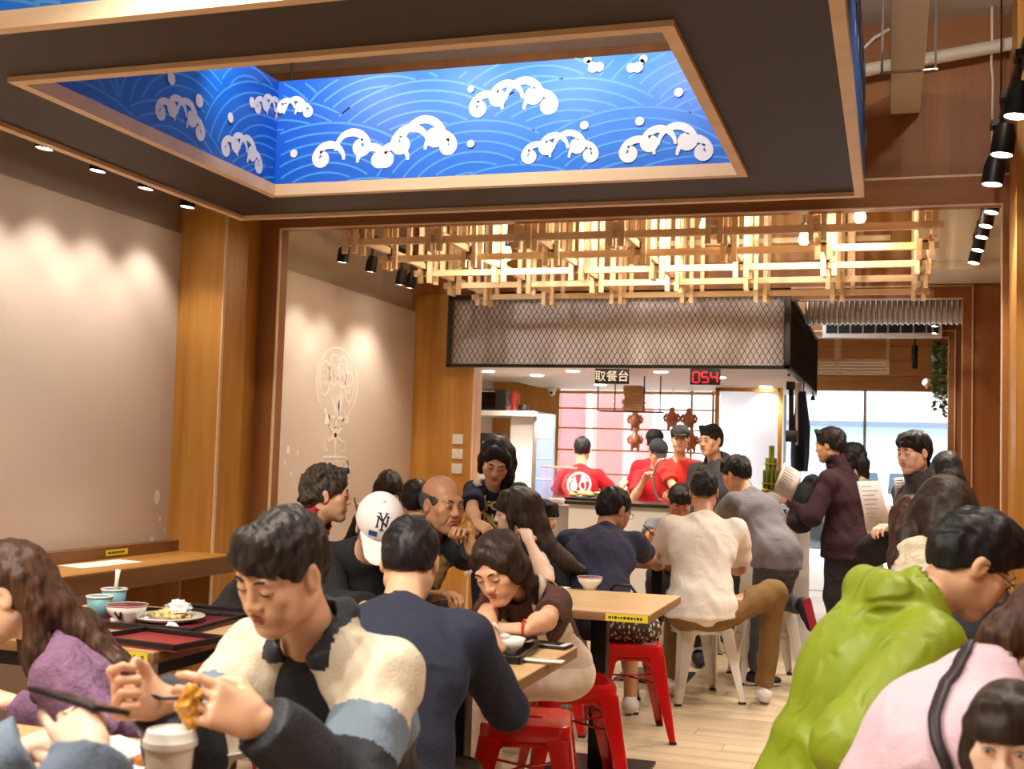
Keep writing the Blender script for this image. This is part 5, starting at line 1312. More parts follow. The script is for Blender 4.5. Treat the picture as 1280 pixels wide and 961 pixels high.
    # ---- clothes
    def top(s, m, name='shirt', sleeve='long', t=.014, hem=.02, drop=0.0, collar=.0, amp=.004, freq=38, seed=1, region=None, skirt=0.0, vox=None, neck=.066, body_w=1.0, belly=0.0, bust=None, slv=1.0, extra=None, fine=()):
        q = Sdf(); sc = s.sc; b = s.b*body_w; I = np.stack([s.Rt, s.F, s.U], 1); I1 = np.stack([s.Rt, np.cross(s.d1, s.Rt), s.d1], 1); I2 = np.stack([s.R2, s.F2, s.d2], 1); f = s.sex == 'f'
        w = .92 if f else 1.0
        q.ell(s.P0+s.U*.03, V3(.160*b+t, .118+t, .13)*sc, I1, .05); q.ell(s.P0+s.d1*.15*sc+s.F*belly*.5, V3(.142*b*w+t, .104+t+belly, .15)*sc, I1, .05)
        q.ell(s.P1+s.d2*.09*sc, V3(.160*b*w+t, .108+t, .185)*sc, I2, .05)
        if drop: q.rc(s.P0, s.P0-s.U*drop, (.155*b+t)*sc, (.165*b+t+skirt)*sc, .05, flat=(s.F, .78), capb=True)
        if (bust if bust is not None else f):
            for i in (1, -1): q.ell(s.P1+s.d2*.07*sc+s.R2*i*.065*sc+s.F2*.085*sc, V3(.058, .05, .058)*sc, I2, .05)
        crew = not collar and neck < .072
        if crew: q.rc(s.P2-s.d2*.05, s.P2-s.d2*.012, (neck+.014)*sc, (neck+.004)*sc, .03)
        else: q.rc(s.P2-s.d2*.02, s.P2+s.d2*.02+(s.nk-s.P2)*.25, (neck+.012)*sc, neck*sc, .03)
        for i in (1, -1):
            q.rc(s.P2-s.d2*.025*sc, s.S[i], (.044+t*.5)*sc, (.043+t*.9)*sc, .04)
            if i not in s.E or sleeve == 'none': continue
            if sleeve == 'short':
                q.rc(s.S[i], s.S[i]+(s.E[i]-s.S[i])*.72, (.045+t)*sc*slv, (.044+t*1.4)*sc*slv, .03, capb=True)
            else:
                q.rc(s.S[i], s.E[i], (.046+t)*sc*slv, (.040+t)*sc*slv, .03); L = 1.0 if sleeve == 'long' else .55
                q.rc(s.E[i], s.E[i]+(s.Wr[i]-s.E[i])*L, (.039+t)*sc*slv, (.030+t*.9)*sc, .03, capb=True)
        if collar: q.rc(s.P2, s.P2+(s.nk-s.P2)*.9+s.hu*collar*.3, (neck+.016)*sc, (neck+.006)*sc, .015)
        if extra: extra(q, s)
        if collar or neck:
            q.rc(s.P2+(s.nk-s.P2)*(.05 if crew else .35)+(s.F2*.012 if crew else 0), s.nk+(s.nk-s.P2)*1.3, (neck-.010)*sc, (neck+.006)*sc, .006, True)
        q.noise(amp, freq, seed)
        o = q.build(name, vox or s.vox, m, s.root, fine, region); s.parts[name] = o; return o
    def trousers(s, m, t=.012, amp=.004, freq=35, seed=3, vox=None, name='trousers', short=False, flare=0.0):
        q = Sdf(); sc = s.sc
        q.ell(s.P0, V3(.150+t, .112+t, .11)*sc, np.stack([s.Rt, s.F, s.U], 1), .05)
        for i in (1, -1):
            q.rc(s.Hp[i], s.K[i], (.080+t)*sc, (.058+t)*sc, .04)
            e_ = s.K[i]+(s.A[i]-s.K[i])*(.25 if short else .97); q.rc(s.K[i], e_, (.056+t)*sc, (.042+t+flare)*sc, .03, capb=True)
        q.cut(s.P0+s.U*.06*sc, s.U, lo=s.P0-V3(.22, .22, .3), hi=s.P0+V3(.22, .22, .35))
        q.noise(amp, freq, seed); o = q.build(name, vox or s.vox*1.15, m, s.root); return o
    def shoes(s, m, sole=None, toes=None, sock=None):
        for i in (1, -1):
            f = s.F if toes is None or i not in toes else nrm(toes[i]); a = s.A[i]; up = V3(0, 0, 1)
            dn = -up
            if toes is not None and ('dn', i) in toes: dn = nrm(toes[('dn', i)])
            q = Sdf(); sc = s.sc; h0 = .075*1
            q.rc(a+dn*.035-f*.035*sc, a+dn*.04+f*.05*sc, .040*sc, .042*sc, .02); q.rc(a+dn*.045+f*.05*sc, a+dn*.052+f*.145*sc, .042*sc, .033*sc, .02, flat=(dn, .75)); q.rc(a, a+dn*.04, .036*sc, .04*sc, .02)
            q.cut(a+dn*.080, dn)
            o = q.build('shoe', s.vox, m, s.root)
            if sole is not None:
                q = Sdf(); q.rc(a+dn*.074-f*.04*sc, a+dn*.074+f*.14*sc, .043*sc, .039*sc, .02, flat=(dn, .28)); q.build('sole', s.vox*.8, sole, o)
    # ---- hair, hats, glasses
    def hair(s, m=None, style='short', amp=.0035, freq=150, seed=5, locks=(), fringe=None, vox=None, vol=1.0, cutplane=None, wl=(), part=False, ear=None):
        q = Sdf(); hs = s.hs; H = s.H; M = s.HM
        def e(c, r, k=.02, sub=False): q.ell(H(*c), V3(*r)*hs, M, k*hs, sub)
        def r_(a, b, ra, rb, k=.02, sub=False, flat=None): q.rc(H(*a), H(*b), ra*hs, rb*hs, k*hs, sub, flat)
        if style == 'bald':
            e((0, -.022, .015), (.0785, .095, .075), .02)
            e((0, .03, .10), (.09, .14, .078), .015, True); e((0, .125, .0), (.11, .085, .12), .01, True)
            q.cut(H(0, -.09, -.055), M@nrm(V3(0, .35, -.93)))
            for i in (1, -1): e((i*.085, .002, -.02), (.02, .03, .04), .01, True)
        elif style == 'buzz':
            e((0, -.020, .036), (.0785, .098, .0875), .02); e((0, -.034, -.002), (.070, .082, .076), .02); e((0, .12, -.03), (.09, .075, .085), .012, True)
            q.cut(H(0, -.09, -.052), M@nrm(V3(0, .50, -.86)))
            for i in (1, -1): e((i*.085, .004, -.018), (.022, .030, .040), .01, True)
            if vol >= 1: e((0, .02, .098), (.045, .05, .030), .03)
        else:
            e((0, -.034, -.004), (.072*vol, .084*vol, .078), .02)
            e((0, -.018, .037), (.0812*vol, .1005*vol, .0885*vol), .02)
            if style == 'top':   # long on top, clipped sides
                e((0, .015, .095), (.062, .085, .042), .03); r_((0, .085, .085), (.02, .07, .11), .02, .015, .02)
            if style in ('short', 'top', 'curly'):
                e((0, .120, -.032), (.085, .075, .088), .012, True)
                q.cut(H(0, -.09, -.070), M@nrm(V3(0, .52, -.855)))
                for i in (1, -1): e((i*.088, .004, -.020), (.022, .028, .036), .01, True)
            else:                # long styles keep sides
                (e((0, .118, -.020), (.060, .066, .100), .014, True) if part else e((0, .120, -.040), (.066, .072, .096), .014, True)); q.cut(H(0, 0, -.115), M@V3(0, 0, -1))
        if fringe == 'bangs': 
            for x in (-.05, -.03, -.01, .01, .03, .05): r_((x*.8, .05, .085), (x, .088-abs(x)*.35, .030), .022, .014, .018)
        elif fringe == 'side':
            for x, z in ((-.045, .045), (-.025, .055), (0, .058), (.022, .05), (.045, .035)): r_((x*.6, .05, .088), (x*1.05, .083-abs(x)*.4, z), .024, .015, .02)
        elif fringe == 'short':
            for x in (-.045, -.022, 0, .022, .045): r_((x*.7, .05, .085), (x, .084-abs(x)*.35, .055+.006*math.sin(x*300)), .024, .014, .02)
        elif fringe == 'up':
            for x in (-.04, -.015, .015, .04): r_((x, .050, .085), (x*1.1, .064, .106), .024, .014, .02)
        for lk in locks:        # head-local chains ((x,y,z,r), ...)
            for a, b in zip(lk[:-1], lk[1:]): r_(a[:3], b[:3], a[3], b[3], .022)
        for lk in wl:           # chains given in room coordinates
            for a, b in zip(lk[:-1], lk[1:]): q.rc(V3(*a[:3]), V3(*b[:3]), a[3], b[3], .025)
        for i in (ear or ()): e((i*.088, .004, -.012), (.026, .030, .040), .012, True)
        if style == 'curly': q.noise(.011, 95, seed, 9)
        else: q.noise(amp, freq, seed, 9, (1, 1, .35))
        o = q.build('hair', vox or max(s.hv, .004)*1.05, m or HB, s.root); s.parts['hair'] = o; return o
    def glasses(s, m=None):
        g = MB(); H = s.H; m = m or M_black
        for i in (1, -1):
            g.tube([H(i*.033+.021*math.cos(a), .101-.004*abs(math.cos(a)), .001+.016*math.sin(a)) for a in [2*math.pi*k/18 for k in range(18)]], .0014, 6, closed=True)
            g.tube([H(i*.054, .098, .004), H(i*.072, .06, .006), H(i*.079, .0, .004), H(i*.078, -.015, -.012)], .0014, 6)
        g.tube([H(-.012, .101, .004), H(0, .105, .006), H(.012, .101, .004)], .0014, 6)
        return g.build('glasses', m, s.root, True)
    def decal(s, target, me_or_mb, origin, ex, ey, m, name='print', off=.0025, dirn=None):
        """lay a flat shape on a garment"""
        o = s.parts[target] if isinstance(target, str) else target
        bv = BVHTree.FromPolygons([v.co for v in o.data.vertices], [p.vertices for p in o.data.polygons])
        ex, ey = Vector(nrm(ex)), Vector(nrm(ey)); n = ex.cross(ey).normalized(); d = -n if dirn is None else Vector(dirn)
        if isinstance(me_or_mb, MB): vs_ = [Vector(p) for p in me_or_mb.v]; fs = me_or_mb.f
        else:
            bm = bmesh.new(); bm.from_mesh(me_or_mb); bmesh.ops.triangulate(bm, faces=bm.faces); 
            bmesh.ops.subdivide_edges(bm, edges=[e for e in bm.edges if e.calc_length() > .02], cuts=2, use_grid_fill=False); bmesh.ops.triangulate(bm, faces=bm.faces)
            bm.verts.index_update(); vs_ = [v.co.copy() for v in bm.verts]; fs = [tuple(v.index for v in f.verts) for f in bm.faces]; bm.free()
        out = []
        for v in vs_:
            p = Vector(origin)+ex*v.x+ey*v.y; h = bv.ray_cast(p+n*.25, -n, .6); q = h[0] if h[0] is not None else p; out.append(q+n*off)
        return pyd(name, out, fs, m, o)
def band(s_, pts, w, m, target, name='strap', th=.006):
    """a strap following a garment"""
    o = s_.parts[target]; bv = BVHTree.FromPolygons([v.co for v in o.data.vertices], [p.vertices for p in o.data.polygons])
    P = []; N = []
    for a, b in zip(pts[:-1], pts[1:]):
        a, b = Vector(a), Vector(b)
        for k in range(8):
            p = a.lerp(b, k/8); h = bv.find_nearest(p); P.append(h[0]+h[1]*.005); N.append(h[1])
    mb = MB(); v = []
    for i, p in enumerate(P):
        t = (P[min(i+1, len(P)-1)]-P[max(i-1, 0)]).normalized(); sd = N[i].cross(t).normalized()
        v += [p-sd*w/2, p+sd*w/2]
    mb.add(v, [(2*i, 2*i+2, 2*i+3, 2*i+1) for i in range(len(P)-1)])
    q = mb.build(name, m, o, True); md = q.modifiers.new('thick', 'SOLIDIFY'); md.thickness = th; md.offset = 1; return q
# ================================================================== THE PEOPLE IN THE PHOTOGRAPH
def w(px, py, Y): return np.array(W(px, py, Y))
C_navy = cloth('navy_knit', (34, 38, 58)); C_black = cloth('black_cloth', (24, 23, 25)); C_dark = cloth('dark_trousers', (32, 32, 40)); C_wht = cloth('white_tee', (232, 222, 210), .9)
C_khaki = cloth('khaki_cotton', (124, 92, 48)); C_grey = cloth('grey_tee', (120, 116, 122)); C_greyp = cloth('grey_trousers', (74, 78, 88)); C_red = cloth('red_staff_tee', (196, 22, 34)); C_maroon = cloth('maroon_knit', (50, 22, 32), .9)
C_green = cloth('green_shell', (132, 150, 22), .5, .06, .08, 140, 5, 1.2); C_pink = cloth('pink_top', (222, 190, 202), .85, .03); C_brown = cloth('brown_rib', (78, 44, 34)); C_beige = cloth('beige_twill', (218, 200, 178)); C_purple = cloth('purple_cable_knit', (130, 96, 126), .95, .14, .9, 55, 30)
C_denim = cloth('pale_denim', (104, 118, 136), .85, .25, .3, 120, 9); C_olive = cloth('olive_corduroy', (128, 98, 52), .9); C_dnavy = cloth('dark_navy_shell', (30, 33, 42), .6); C_cream = cloth('cream_shell', (214, 200, 176), .65); C_slate = cloth('slate_blue_shell', (116, 132, 148), .65)
C_coat = cloth('beige_coat', (178, 166, 148), .9); C_gjack = cloth('grey_jacket', (74, 76, 88), .7); C_bjack = cloth('charcoal_jacket', (58, 58, 64), .8); C_scarf = cloth('cream_scarf', (226, 212, 184), .95, .06, .8, 70); C_shoe = cloth('dark_shoe', (34, 32, 36), .6); C_wshoe = cloth('white_shoe', (220, 216, 210), .6); M_redsole = mat('red_sole', (150, 30, 44), .5)

# ---- man in the beige and navy jacket
p = Fig('man in a beige, blue and navy jacket bent over his food in the foreground', w(352, 712, 2.12), 172, h=1.74, skin='b', hpitch=26, hyaw=-8, hroll=-6, vox=.0075, hv=.0038, hunch=14, neckf=14, build=1.02, lean=12)
rw, lw = w(207, 876, 1.86), w(326, 902, 1.84)
p.arm(1, rw, pole=V3(-.3, .4, -1), hd=w(150, 872, 1.79)-rw, pn=V3(.35, -.75, .55), curl=(92, 90, 84, 62), thumb=40)
p.arm(-1, lw, pole=V3(.35, .05, -1), hd=w(250, 872, 1.76)-lw, pn=V3(-.25, .75, -.45), curl=(42, 38, 32, 26), thumb=34)
p.body(eyes='down', jaw=1.03)
p.top(cloth('black_striped_shirt', (22, 22, 24)), 'shirt', t=.004, amp=.002, sleeve='none')
def open_front(q, s):
    q.rc(s.P2+s.F2*.125-s.d2*.03+s.R2*.0, s.P0+s.F*.17+s.U*.04, .072, .135, .01, True)
    for i in (1, -1):      # padded quilting over the shoulders and the turned collar
        q.rc(s.P2+s.F2*.06+s.R2*i*.045, s.P2-s.F2*.055+s.R2*i*.05+s.d2*.03, .028, .03, .02)
    q.rc(s.P2-s.F2*.065+s.R2*.04+s.d2*.03, s.P2-s.F2*.065-s.R2*.04+s.d2*.03, .032, .032, .02)
def jk(P):
    d = (P-p.P2)@p.F2; x = (P-p.P2)@p.R2; v = (P-p.P2)@p.d2
    r = np.where(v > -.135-.12*np.abs(x), 0, np.where(v > -.215-.12*np.abs(x), 1, 2))
    for i in (1, -1):
        ax_ = p.E[i]-p.S[i]; t = (P-p.S[i])@ax_/(ax_@ax_); q = np.linalg.norm(P-p.S[i]-np.clip(t, 0, 1)[:, None]*ax_, axis=1)
        up = (q < .10) & (t > .25) & (i*x > .13); r = np.where(up, np.where(t < .42, 0, np.where(t < .72, 1, 2)), r)
        a2 = p.Wr[i]-p.E[i]; t2 = np.clip((P-p.E[i])@a2/(a2@a2), 0, 1); q2 = np.linalg.norm(P-p.E[i]-t2[:, None]*a2, axis=1); r = np.where((q2 < .085) & (q2 < q), 2, r)
    r = np.where((d < -.06) & (np.abs(x) < .2), 2, r); r = np.where((np.abs(x) < .085) & (v > -.012), 2, r)
    return r
p.top([C_cream, C_slate, C_dnavy], 'jacket', t=.032, amp=.006, freq=46, region=jk, extra=open_front, neck=.074, vox=.007)
lg = MB()
for k in range(7): lg.box((-.03+k*.009, 0, 0), (.0065, .009, .0002))
p.decal('jacket', lg, p.P1+p.d2*.11+p.F2*.2-p.R2*.125, -p.R2, p.d2, M_ink, 'small_logo', .003)
p.trousers(C_dark); p.shoes(C_shoe)
p.hair(hairmat('hair_flecked', (18, 15, 14), (58, 50, 42)), 'short', fringe='short', vol=.985, amp=.0035, freq=230)
# what he holds
fk = tag(MB().tube([w(152, 862, 1.80), w(176, 866, 1.815), w(205, 873, 1.83), w(226, 872, 1.80)], .0032, 6).build('dark_fork', M_ink, None, True), 'thin dark fork in the right hand of the man in the beige jacket', 'fork')
fs = Sdf(); 
for a, b, r1, r2 in (((238, 862), (236, 885), .012, .015), ((236, 885), (240, 905), .014, .010), ((228, 885), (234, 880), .006, .011), ((243, 862), (248, 868), .008, .006)): fs.rc(w(*a, 1.76), w(*b, 1.755), r1, r2, .01)
fs.noise(.003, 260, 2); o = fs.build('fried_chicken', .0035, mat('fried_crust_gold', (206, 142, 40), .45, noise=.4, nscale=70), None); tag(o, 'golden fried piece held up by the man in the beige jacket', 'food')

# ---- man in navy sweater, back to us
p = Fig('man in a plain navy sweater seen from behind at the table with the black tray', w(513, 702, 3.08), 14, h=1.76, skin='b', hpitch=30, vox=.009, hv=.005, hunch=26, neckf=22, build=1.12, lean=14)
p.arm(1, w(602, 818, 3.32), pole=V3(.7, -.2, -1), hd=V3(.2, .8, .35), pn=V3(-.6, 0, -.4), curl=(50, 50, 45, 40)); p.arm(-1, w(500, 815, 3.4), pole=V3(-.5, -.2, -1), hd=V3(.3, .8, .2), curl=(40, 40, 40, 40))
p.body(eyes=None); p.top(C_navy, 'sweater', t=.020, amp=.005, freq=32, neck=.070); p.trousers(cloth('olive_trousers', (70, 62, 44))); p.shoes(C_shoe); p.hair(HB, 'short', vol=1.0)

# ---- woman in brown with overalls
p = Fig('woman in a brown top and beige overalls looking down at her tray', w(623, 708, 3.93), 172, h=1.52, sex='f', skin='b', hpitch=32, hyaw=-4, hroll=8, vox=.008, hv=.004, hunch=26, neckf=24)
p.arm(-1, w(652, 790, 3.60), pole=V3(1, .2, -.5), hd=V3(-.9, -.4, .05), pn=V3(-.2, .2, -1), curl=(30, 30, 30, 30)); p.arm(1, w(608, 812, 3.52), pole=V3(-1, .3, -.4), hd=V3(.8, -.3, .0), pn=V3(.1, .3, -.9), curl=(45, 45, 45, 40))
for i in (1, -1): p.leg(i, p.Hp[i]+V3(-.30 if i == 1 else -.34, -.28, -.02), None); p.A[i] = p.K[i]*V3(1, 1, 0)+V3(.03, .06, .09)
p.body(eyes='down'); p.top(C_brown, 'top', sleeve='short', t=.008, slv=1.12, collar=.02, amp=.003)
p.trousers(C_beige, t=.018)
def bibfn(q, s): q.cut(s.P1+s.d2*.06, s.d2); q.cut(s.P1+s.F2*.02, -s.F2)
p.top(C_beige, 'overall_bib', sleeve='none', t=.014, extra=bibfn, neck=.02, amp=.003)
for i in (1, -1): band(p, [p.P1+p.d2*.03+p.R2*i*.075+p.F2*.16, p.P1+p.d2*.14+p.R2*i*.08+p.F2*.15, p.P2+p.R2*i*.072+p.F2*.04+p.d2*.0, p.P2+p.R2*i*.065-p.F2*.07, p.P1+p.d2*.05+p.R2*i*.05-p.F2*.15], .032, C_beige, 'top')
MB().tube([p.Wr[-1]+.033*(p.Rt*math.cos(a)*.2+V3(0, 0, 1)*math.sin(a)+V3(.3, -.9, 0)*math.cos(a)) for a in [2*math.pi*k/16 for k in range(16)]], .004, 6, closed=True).build('red_bracelet', M_red, p.root, True)
p.shoes(C_shoe)
p.hair(HD, 'long', amp=.002, freq=90, locks=[((.045, -.02, .05, .045), (.072, -.03, -.02, .030), (.074, -.02, -.12, .026), (.06, .0, -.20, .018)), ((-.045, -.02, .05, .045), (-.072, -.03, -.02, .030), (-.078, -.03, -.10, .026), (-.075, -.02, -.17, .014)), ((0, -.06, .04, .06), (0, -.085, -.06, .055), (0, -.09, -.16, .05), (.01, -.09, -.25, .025)), ((.015, .055, .095, .02), (.052, .05, .05, .018), (.070, .015, -.05, .018)), ((-.01, .055, .095, .02), (-.052, .05, .05, .018), (-.070, .015, -.05, .018))], part=True)

# ---- man in the white cap
p = Fig('man in a white baseball cap and black jacket with his head bowed', w(473, 661, 4.05), 222, h=1.72, skin='b', hpitch=44, hyaw=-16, hroll=-6, vox=.010, hv=.005, hunch=22, neckf=22)
p.arm(1, w(455, 760, 3.75)); p.arm(-1, w(500, 745, 3.85)); p.body(eyes='down'); p.top(C_black, 'jacket', t=.03, amp=.006); p.trousers(C_dark); p.shoes(C_shoe); p.glasses(); p.hair(HB, 'buzz', vol=.9)
q = Sdf(); H = p.H
q.ell(H(0, -.016, .042), V3(.090, .108, .092), p.HM, .02); q.cut(H(0, 0, .028), p.HM@nrm(V3(0, .10, -1)))
cap = q.build('cap', .0045, mat('white_cotton_cap', (232, 228, 224), .9, noise=.03, bump=.15, bscale=200), p.root); p.parts['cap'] = cap
q = Sdf(); q.rc(H(0, .06, .034), H(0, .128, .018), .075, .060, .01, flat=(p.HM@nrm(V3(0, .25, 1)), .10)); q.build('brim', .0045, MATS['white_cotton_cap'], cap)
MB().ball(Vector(H(0, -.016, .135)), .008, 8, 6).build('button', MATS['white_cotton_cap'], cap, True)
ny = MB()
def stroke(a, b, wd):
    n = 6; ny.ribbon([(a[0]+(b[0]-a[0])*k/n, a[1]+(b[1]-a[1])*k/n, 0) for k in range(n+1)], wd, (0, 0, 1))
for a, b, wd in (((-.020, -.020), (-.016, .018), .0055), ((-.018, .018), (.016, -.018), .0065), ((.014, -.018), (.019, .019), .0055), ((-.012, .031), (.0, .002), .0055), ((.014, .031), (.0, .002), .0055), ((.0, .003), (-.002, -.031), .0065), ((-.010, -.031), (.007, -.031), .004), ((-.018, .031), (-.006, .031), .004), ((.008, .031), (.020, .031), .004), ((-.024, .018), (-.012, .018), .004), ((-.026, -.020), (-.014, -.020), .004), ((.013, .019), (.025, .019), .004)): stroke(a, b, wd)
p.decal(cap, ny, H(.0, .07, .118), p.HM@V3(-1, 0, 0), p.HM@nrm(V3(0, -.78, .62)), mat('navy_thread', (26, 28, 52), .8), 'cap_emblem', .0022)
st = MB(); st.box((0, 0, 0), (.030, .022, .0002)); p.decal(cap, st, H(.03, .09, .066), p.HM@V3(-1, 0, 0), p.HM@V3(0, -.35, .93), mat('sticker_blue', (70, 110, 190), .4), 'cap_sticker', .0028)

# ---- man with curly hair
p = Fig('man with curly dark hair, black jacket and red collar, turned to the right', w(409, 618, 4.70), 296, h=1.72, skin='b', hpitch=2, vox=.011, hv=.0055, hunch=12)
p.arm(1, w(430, 750, 4.6)); p.arm(-1, w(455, 735, 5.0)); p.body(eyes='down'); p.top(cloth('red_collar_shirt', (178, 34, 36)), 'shirt', sleeve='none', t=.012, collar=.04, neck=.068); p.top(C_black, 'jacket', t=.028, amp=.006, neck=.085); p.trousers(C_dark); p.shoes(C_shoe)
p.hair(hairmat('hair_curly', (26, 22, 20), (96, 84, 70)), 'curly', fringe='up', vol=1.08)

# ---- diners by the crest wall
p = Fig('diner behind the white cap with dark centre parted hair and a fork raised', w(486, 614, 6.6), 205, h=1.60, sex='f', skin='a', hpitch=40, vox=.013, hv=.007)
p.arm(1, w(450, 648, 6.35), pole=V3(-.4, 0, -1), hd=V3(.1, 0, 1), pn=V3(.6, -.6, 0), curl=(60, 60, 55, 45)); p.arm(-1, w(505, 690, 6.3)); p.body(); p.top(C_black, 'top'); p.trousers(C_dark); p.shoes(C_shoe); p.hair(HD, 'long', locks=[((.06, 0, .03, .035), (.075, 0, -.06, .03), (.07, .02, -.15, .02)), ((-.06, 0, .03, .035), (-.075, 0, -.06, .03), (-.07, .02, -.15, .02))])
tag(MB().tube([w(449, 650, 6.3), w(443, 622, 6.28)], .005, 6).build('fork', M_steel, None), 'fork held up by the diner behind the white cap', 'fork')
p = Fig('diner with short black hair half hidden behind the bald old man', w(519, 626, 6.15), 20, h=1.62, skin='b', hpitch=10, vox=.013, hv=.007); p.arm(1, w(540, 690, 6.5)); p.arm(-1, w(505, 690, 6.5)); p.body(eyes=None); p.top(C_black, 'jacket'); p.trousers(C_dark); p.shoes(C_shoe); p.hair(HB, 'short')

# ---- bald old man
p = Fig('bald old man in a dark jacket with an olive collar, turned towards us', w(553, 630, 4.90), 238, h=1.70, skin='c', hpitch=6, hyaw=2, hs=1.08, vox=.009, hv=.0036, hunch=14, neckf=22, build=1.02)
p.arm(-1, w(590, 688, 4.66), pole=V3(.8, .3, -.9), hd=V3(-.25, -.2, .9), pn=V3(-.5, -.8, -.1), curl=(75, 75, 70, 65), thumb=30); p.arm(1, w(540, 745, 4.6))
p.body(eyes='open', wrinkles=1, nose=1.25, lips=M_liptan, brow=HG, cheeks=1.1, jaw=1.06); 
def furc(q, s):
    for i in (1, -1): q.rc(s.P2-s.F2*.06+s.R2*i*.03+s.d2*.02, s.P2+s.F2*.06+s.R2*i*.095-s.d2*.02, .042, .042, .02); q.rc(s.P2+s.F2*.06+s.R2*i*.095-s.d2*.02, s.P1+s.d2*.02+s.F2*.16+s.R2*i*.04, .042, .036, .02)
    q.rc(s.P2-s.F2*.065+s.R2*.04+s.d2*.02, s.P2-s.F2*.065-s.R2*.04+s.d2*.02, .036, .036, .02)
p.top(C_dnavy, 'jacket', t=.026, amp=.005, neck=.075); q = Sdf(); furc(q, p); q.noise(.003, 120, 4); q.build('collar', .008, C_olive, p.root)
p.trousers(C_dark); p.shoes(C_shoe); p.hair(HG, 'bald', amp=.001)

# ---- standing woman with the tote
p = Fig('standing woman in a navy college shirt with a tote strap, looking down', w(621, 575, 5.95), 188, h=1.50, sex='f', skin='b', hpitch=34, hyaw=8, hroll=-10, vox=.010, hv=.0045, stand=True, hunch=14, neckf=14)
p.arm(1, w(597, 660, 5.62), pole=V3(-1, .3, -.6), hd=V3(.8, -.4, -.3), pn=V3(0, .5, -.9), curl=(35, 35, 35, 30)); p.arm(-1, w(626, 676, 5.6), pole=V3(.5, .4, -1), hd=V3(-.8, -.3, -.2), pn=V3(0, .3, -.9))
p.body(eyes='down'); p.top(cloth('navy_college_shirt', (22, 26, 50)), 'shirt', sleeve='short', t=.012, drop=.10, slv=1.15); p.trousers(C_dark); p.shoes(C_wshoe)
M_yel = mat('pale_yellow_print', (226, 216, 130), .7)
t_ = text_mesh('CALIFORNIA', .066, .003)
for v in t_.vertices: v.co.y -= 1.1*v.co.x**2
p.decal('shirt', t_, p.P1+p.d2*.15+p.F2*.2, -p.R2, p.d2, M_yel, 'lettering')
p.decal('shirt', text_mesh('OUT', .055, .002), p.P1+p.d2*.085+p.F2*.2, -p.R2, p.d2, M_yel, 'lettering')
ob = MB(); ob.ribbon([(-.11, -.02, 0), (-.02, .045, 0), (.02, .045, 0), (.11, -.02, 0)], .012, (0, 0, 1)); ob.ribbon([(-.10, -.05, 0), (.10, -.05, 0)], .05, (0, 0, 1)); p.decal('shirt', ob, p.P1+p.d2*.03+p.F2*.2, -p.R2, p.d2, M_yel, 'emblem')
band(p, [p.P1-p.d2*.05+p.R2*.16+p.F2*.10, p.P1+p.d2*.1+p.R2*.12+p.F2*.14, p.P2+p.R2*.10+p.F2*.03, p.P2+p.R2*.10-p.F2*.08], .042, mat('tote_webbing', (196, 186, 168), .9), 'shirt')
band(p, [p.P2+p.R2*.05+p.F2*.09-p.d2*.02, p.P1+p.d2*.12+p.R2*.03+p.F2*.16, p.P1+p.R2*.0+p.F2*.17, p.P1-p.d2*.10+p.F2*.16], .022, mat('yellow_lanyard', (214, 206, 140), .8), 'shirt', 'lanyard')
p.hair(HB, 'long', amp=.002, freq=90, locks=[((-.05, -.02, .05, .045), (-.076, -.015, -.02, .034), (-.078, .0, -.10, .032), (-.070, .01, -.165, .026)), ((.05, -.02, .05, .045), (.074, -.02, -.02, .026), (.072, -.02, -.10, .02)), ((0, -.06, .04, .06), (-.02, -.08, -.06, .055), (-.02, -.08, -.14, .045)), ((.03, .055, .095, .02), (-.045, .055, .06, .02), (-.070, .025, -.04, .022)), ((.03, .055, .095, .018), (.060, .04, .04, .016))], part=True)

# ---- woman with fringe, hand at her cheek
p = Fig('woman with a fringe and long hair in profile, hand raised to her ear', w(645, 641, 5.72), 112, h=1.56, sex='f', skin='a', hpitch=4, vox=.009, hv=.0042, hunch=12, neckf=16, hs=1.06, lean=14)
p.arm(-1, w(662, 678, 5.52), pole=V3(.6, -.2, -1), hd=w(652, 650, 5.60)-w(662, 678, 5.52), pn=V3(-.6, .7, .2), curl=(35, 38, 40, 42), thumb=25); p.arm(1, w(606, 720, 5.8))
p.body(eyes='down', lips=M_lipr); p.top(C_wht, 'tee', sleeve='short', t=.010); p.top(C_black, 'vest', sleeve='none', t=.024, neck=.085); p.trousers(C_dark); p.shoes(C_wshoe)
p.hair(HD, 'long', fringe='bangs', amp=.002, freq=90, vol=1.05, locks=[((-.05, -.03, .04, .05), (-.078, -.035, -.04, .035), (-.085, -.05, -.14, .035), (-.09, -.09, -.22, .03)), ((0, -.07, .04, .06), (-.03, -.10, -.06, .055), (-.05, -.13, -.16, .055), (-.07, -.22, -.24, .045), (-.08, -.30, -.28, .02)), ((.05, -.03, .04, .05), (.078, .0, -.04, .03), (.082, .04, -.14, .03), (.07, .05, -.22, .02)), ((-.05, .05, .05, .02), (-.072, .035, -.02, .014), (-.074, .03, -.09, .012))])

# ---- little girl
p = Fig('little girl with black hair and a pink hair clip behind the woman with the fringe', w(682, 645, 7.2), 250, h=1.10, sex='f', skin='a', hpitch=12, hs=.85, vox=.012, hv=.006, seat=.52, lean=8); p.arm(1, w(675, 690, 7.0)); p.arm(-1, w(695, 690, 7.1)); p.body(); p.top(cloth('girl_top', (70, 60, 66)), 'top'); p.trousers(C_dark); p.shoes(C_wshoe); p.hair(HB, 'long', fringe='bangs', locks=[((0, -.07, .0, .05), (0, -.09, -.10, .03))])
MB().ball(Vector(p.H(-.05, .03, .105)), (.02, .012, .012), 8, 6).build('hair_clip', mat('pink_clip', (214, 120, 150), .4), p.root, True)

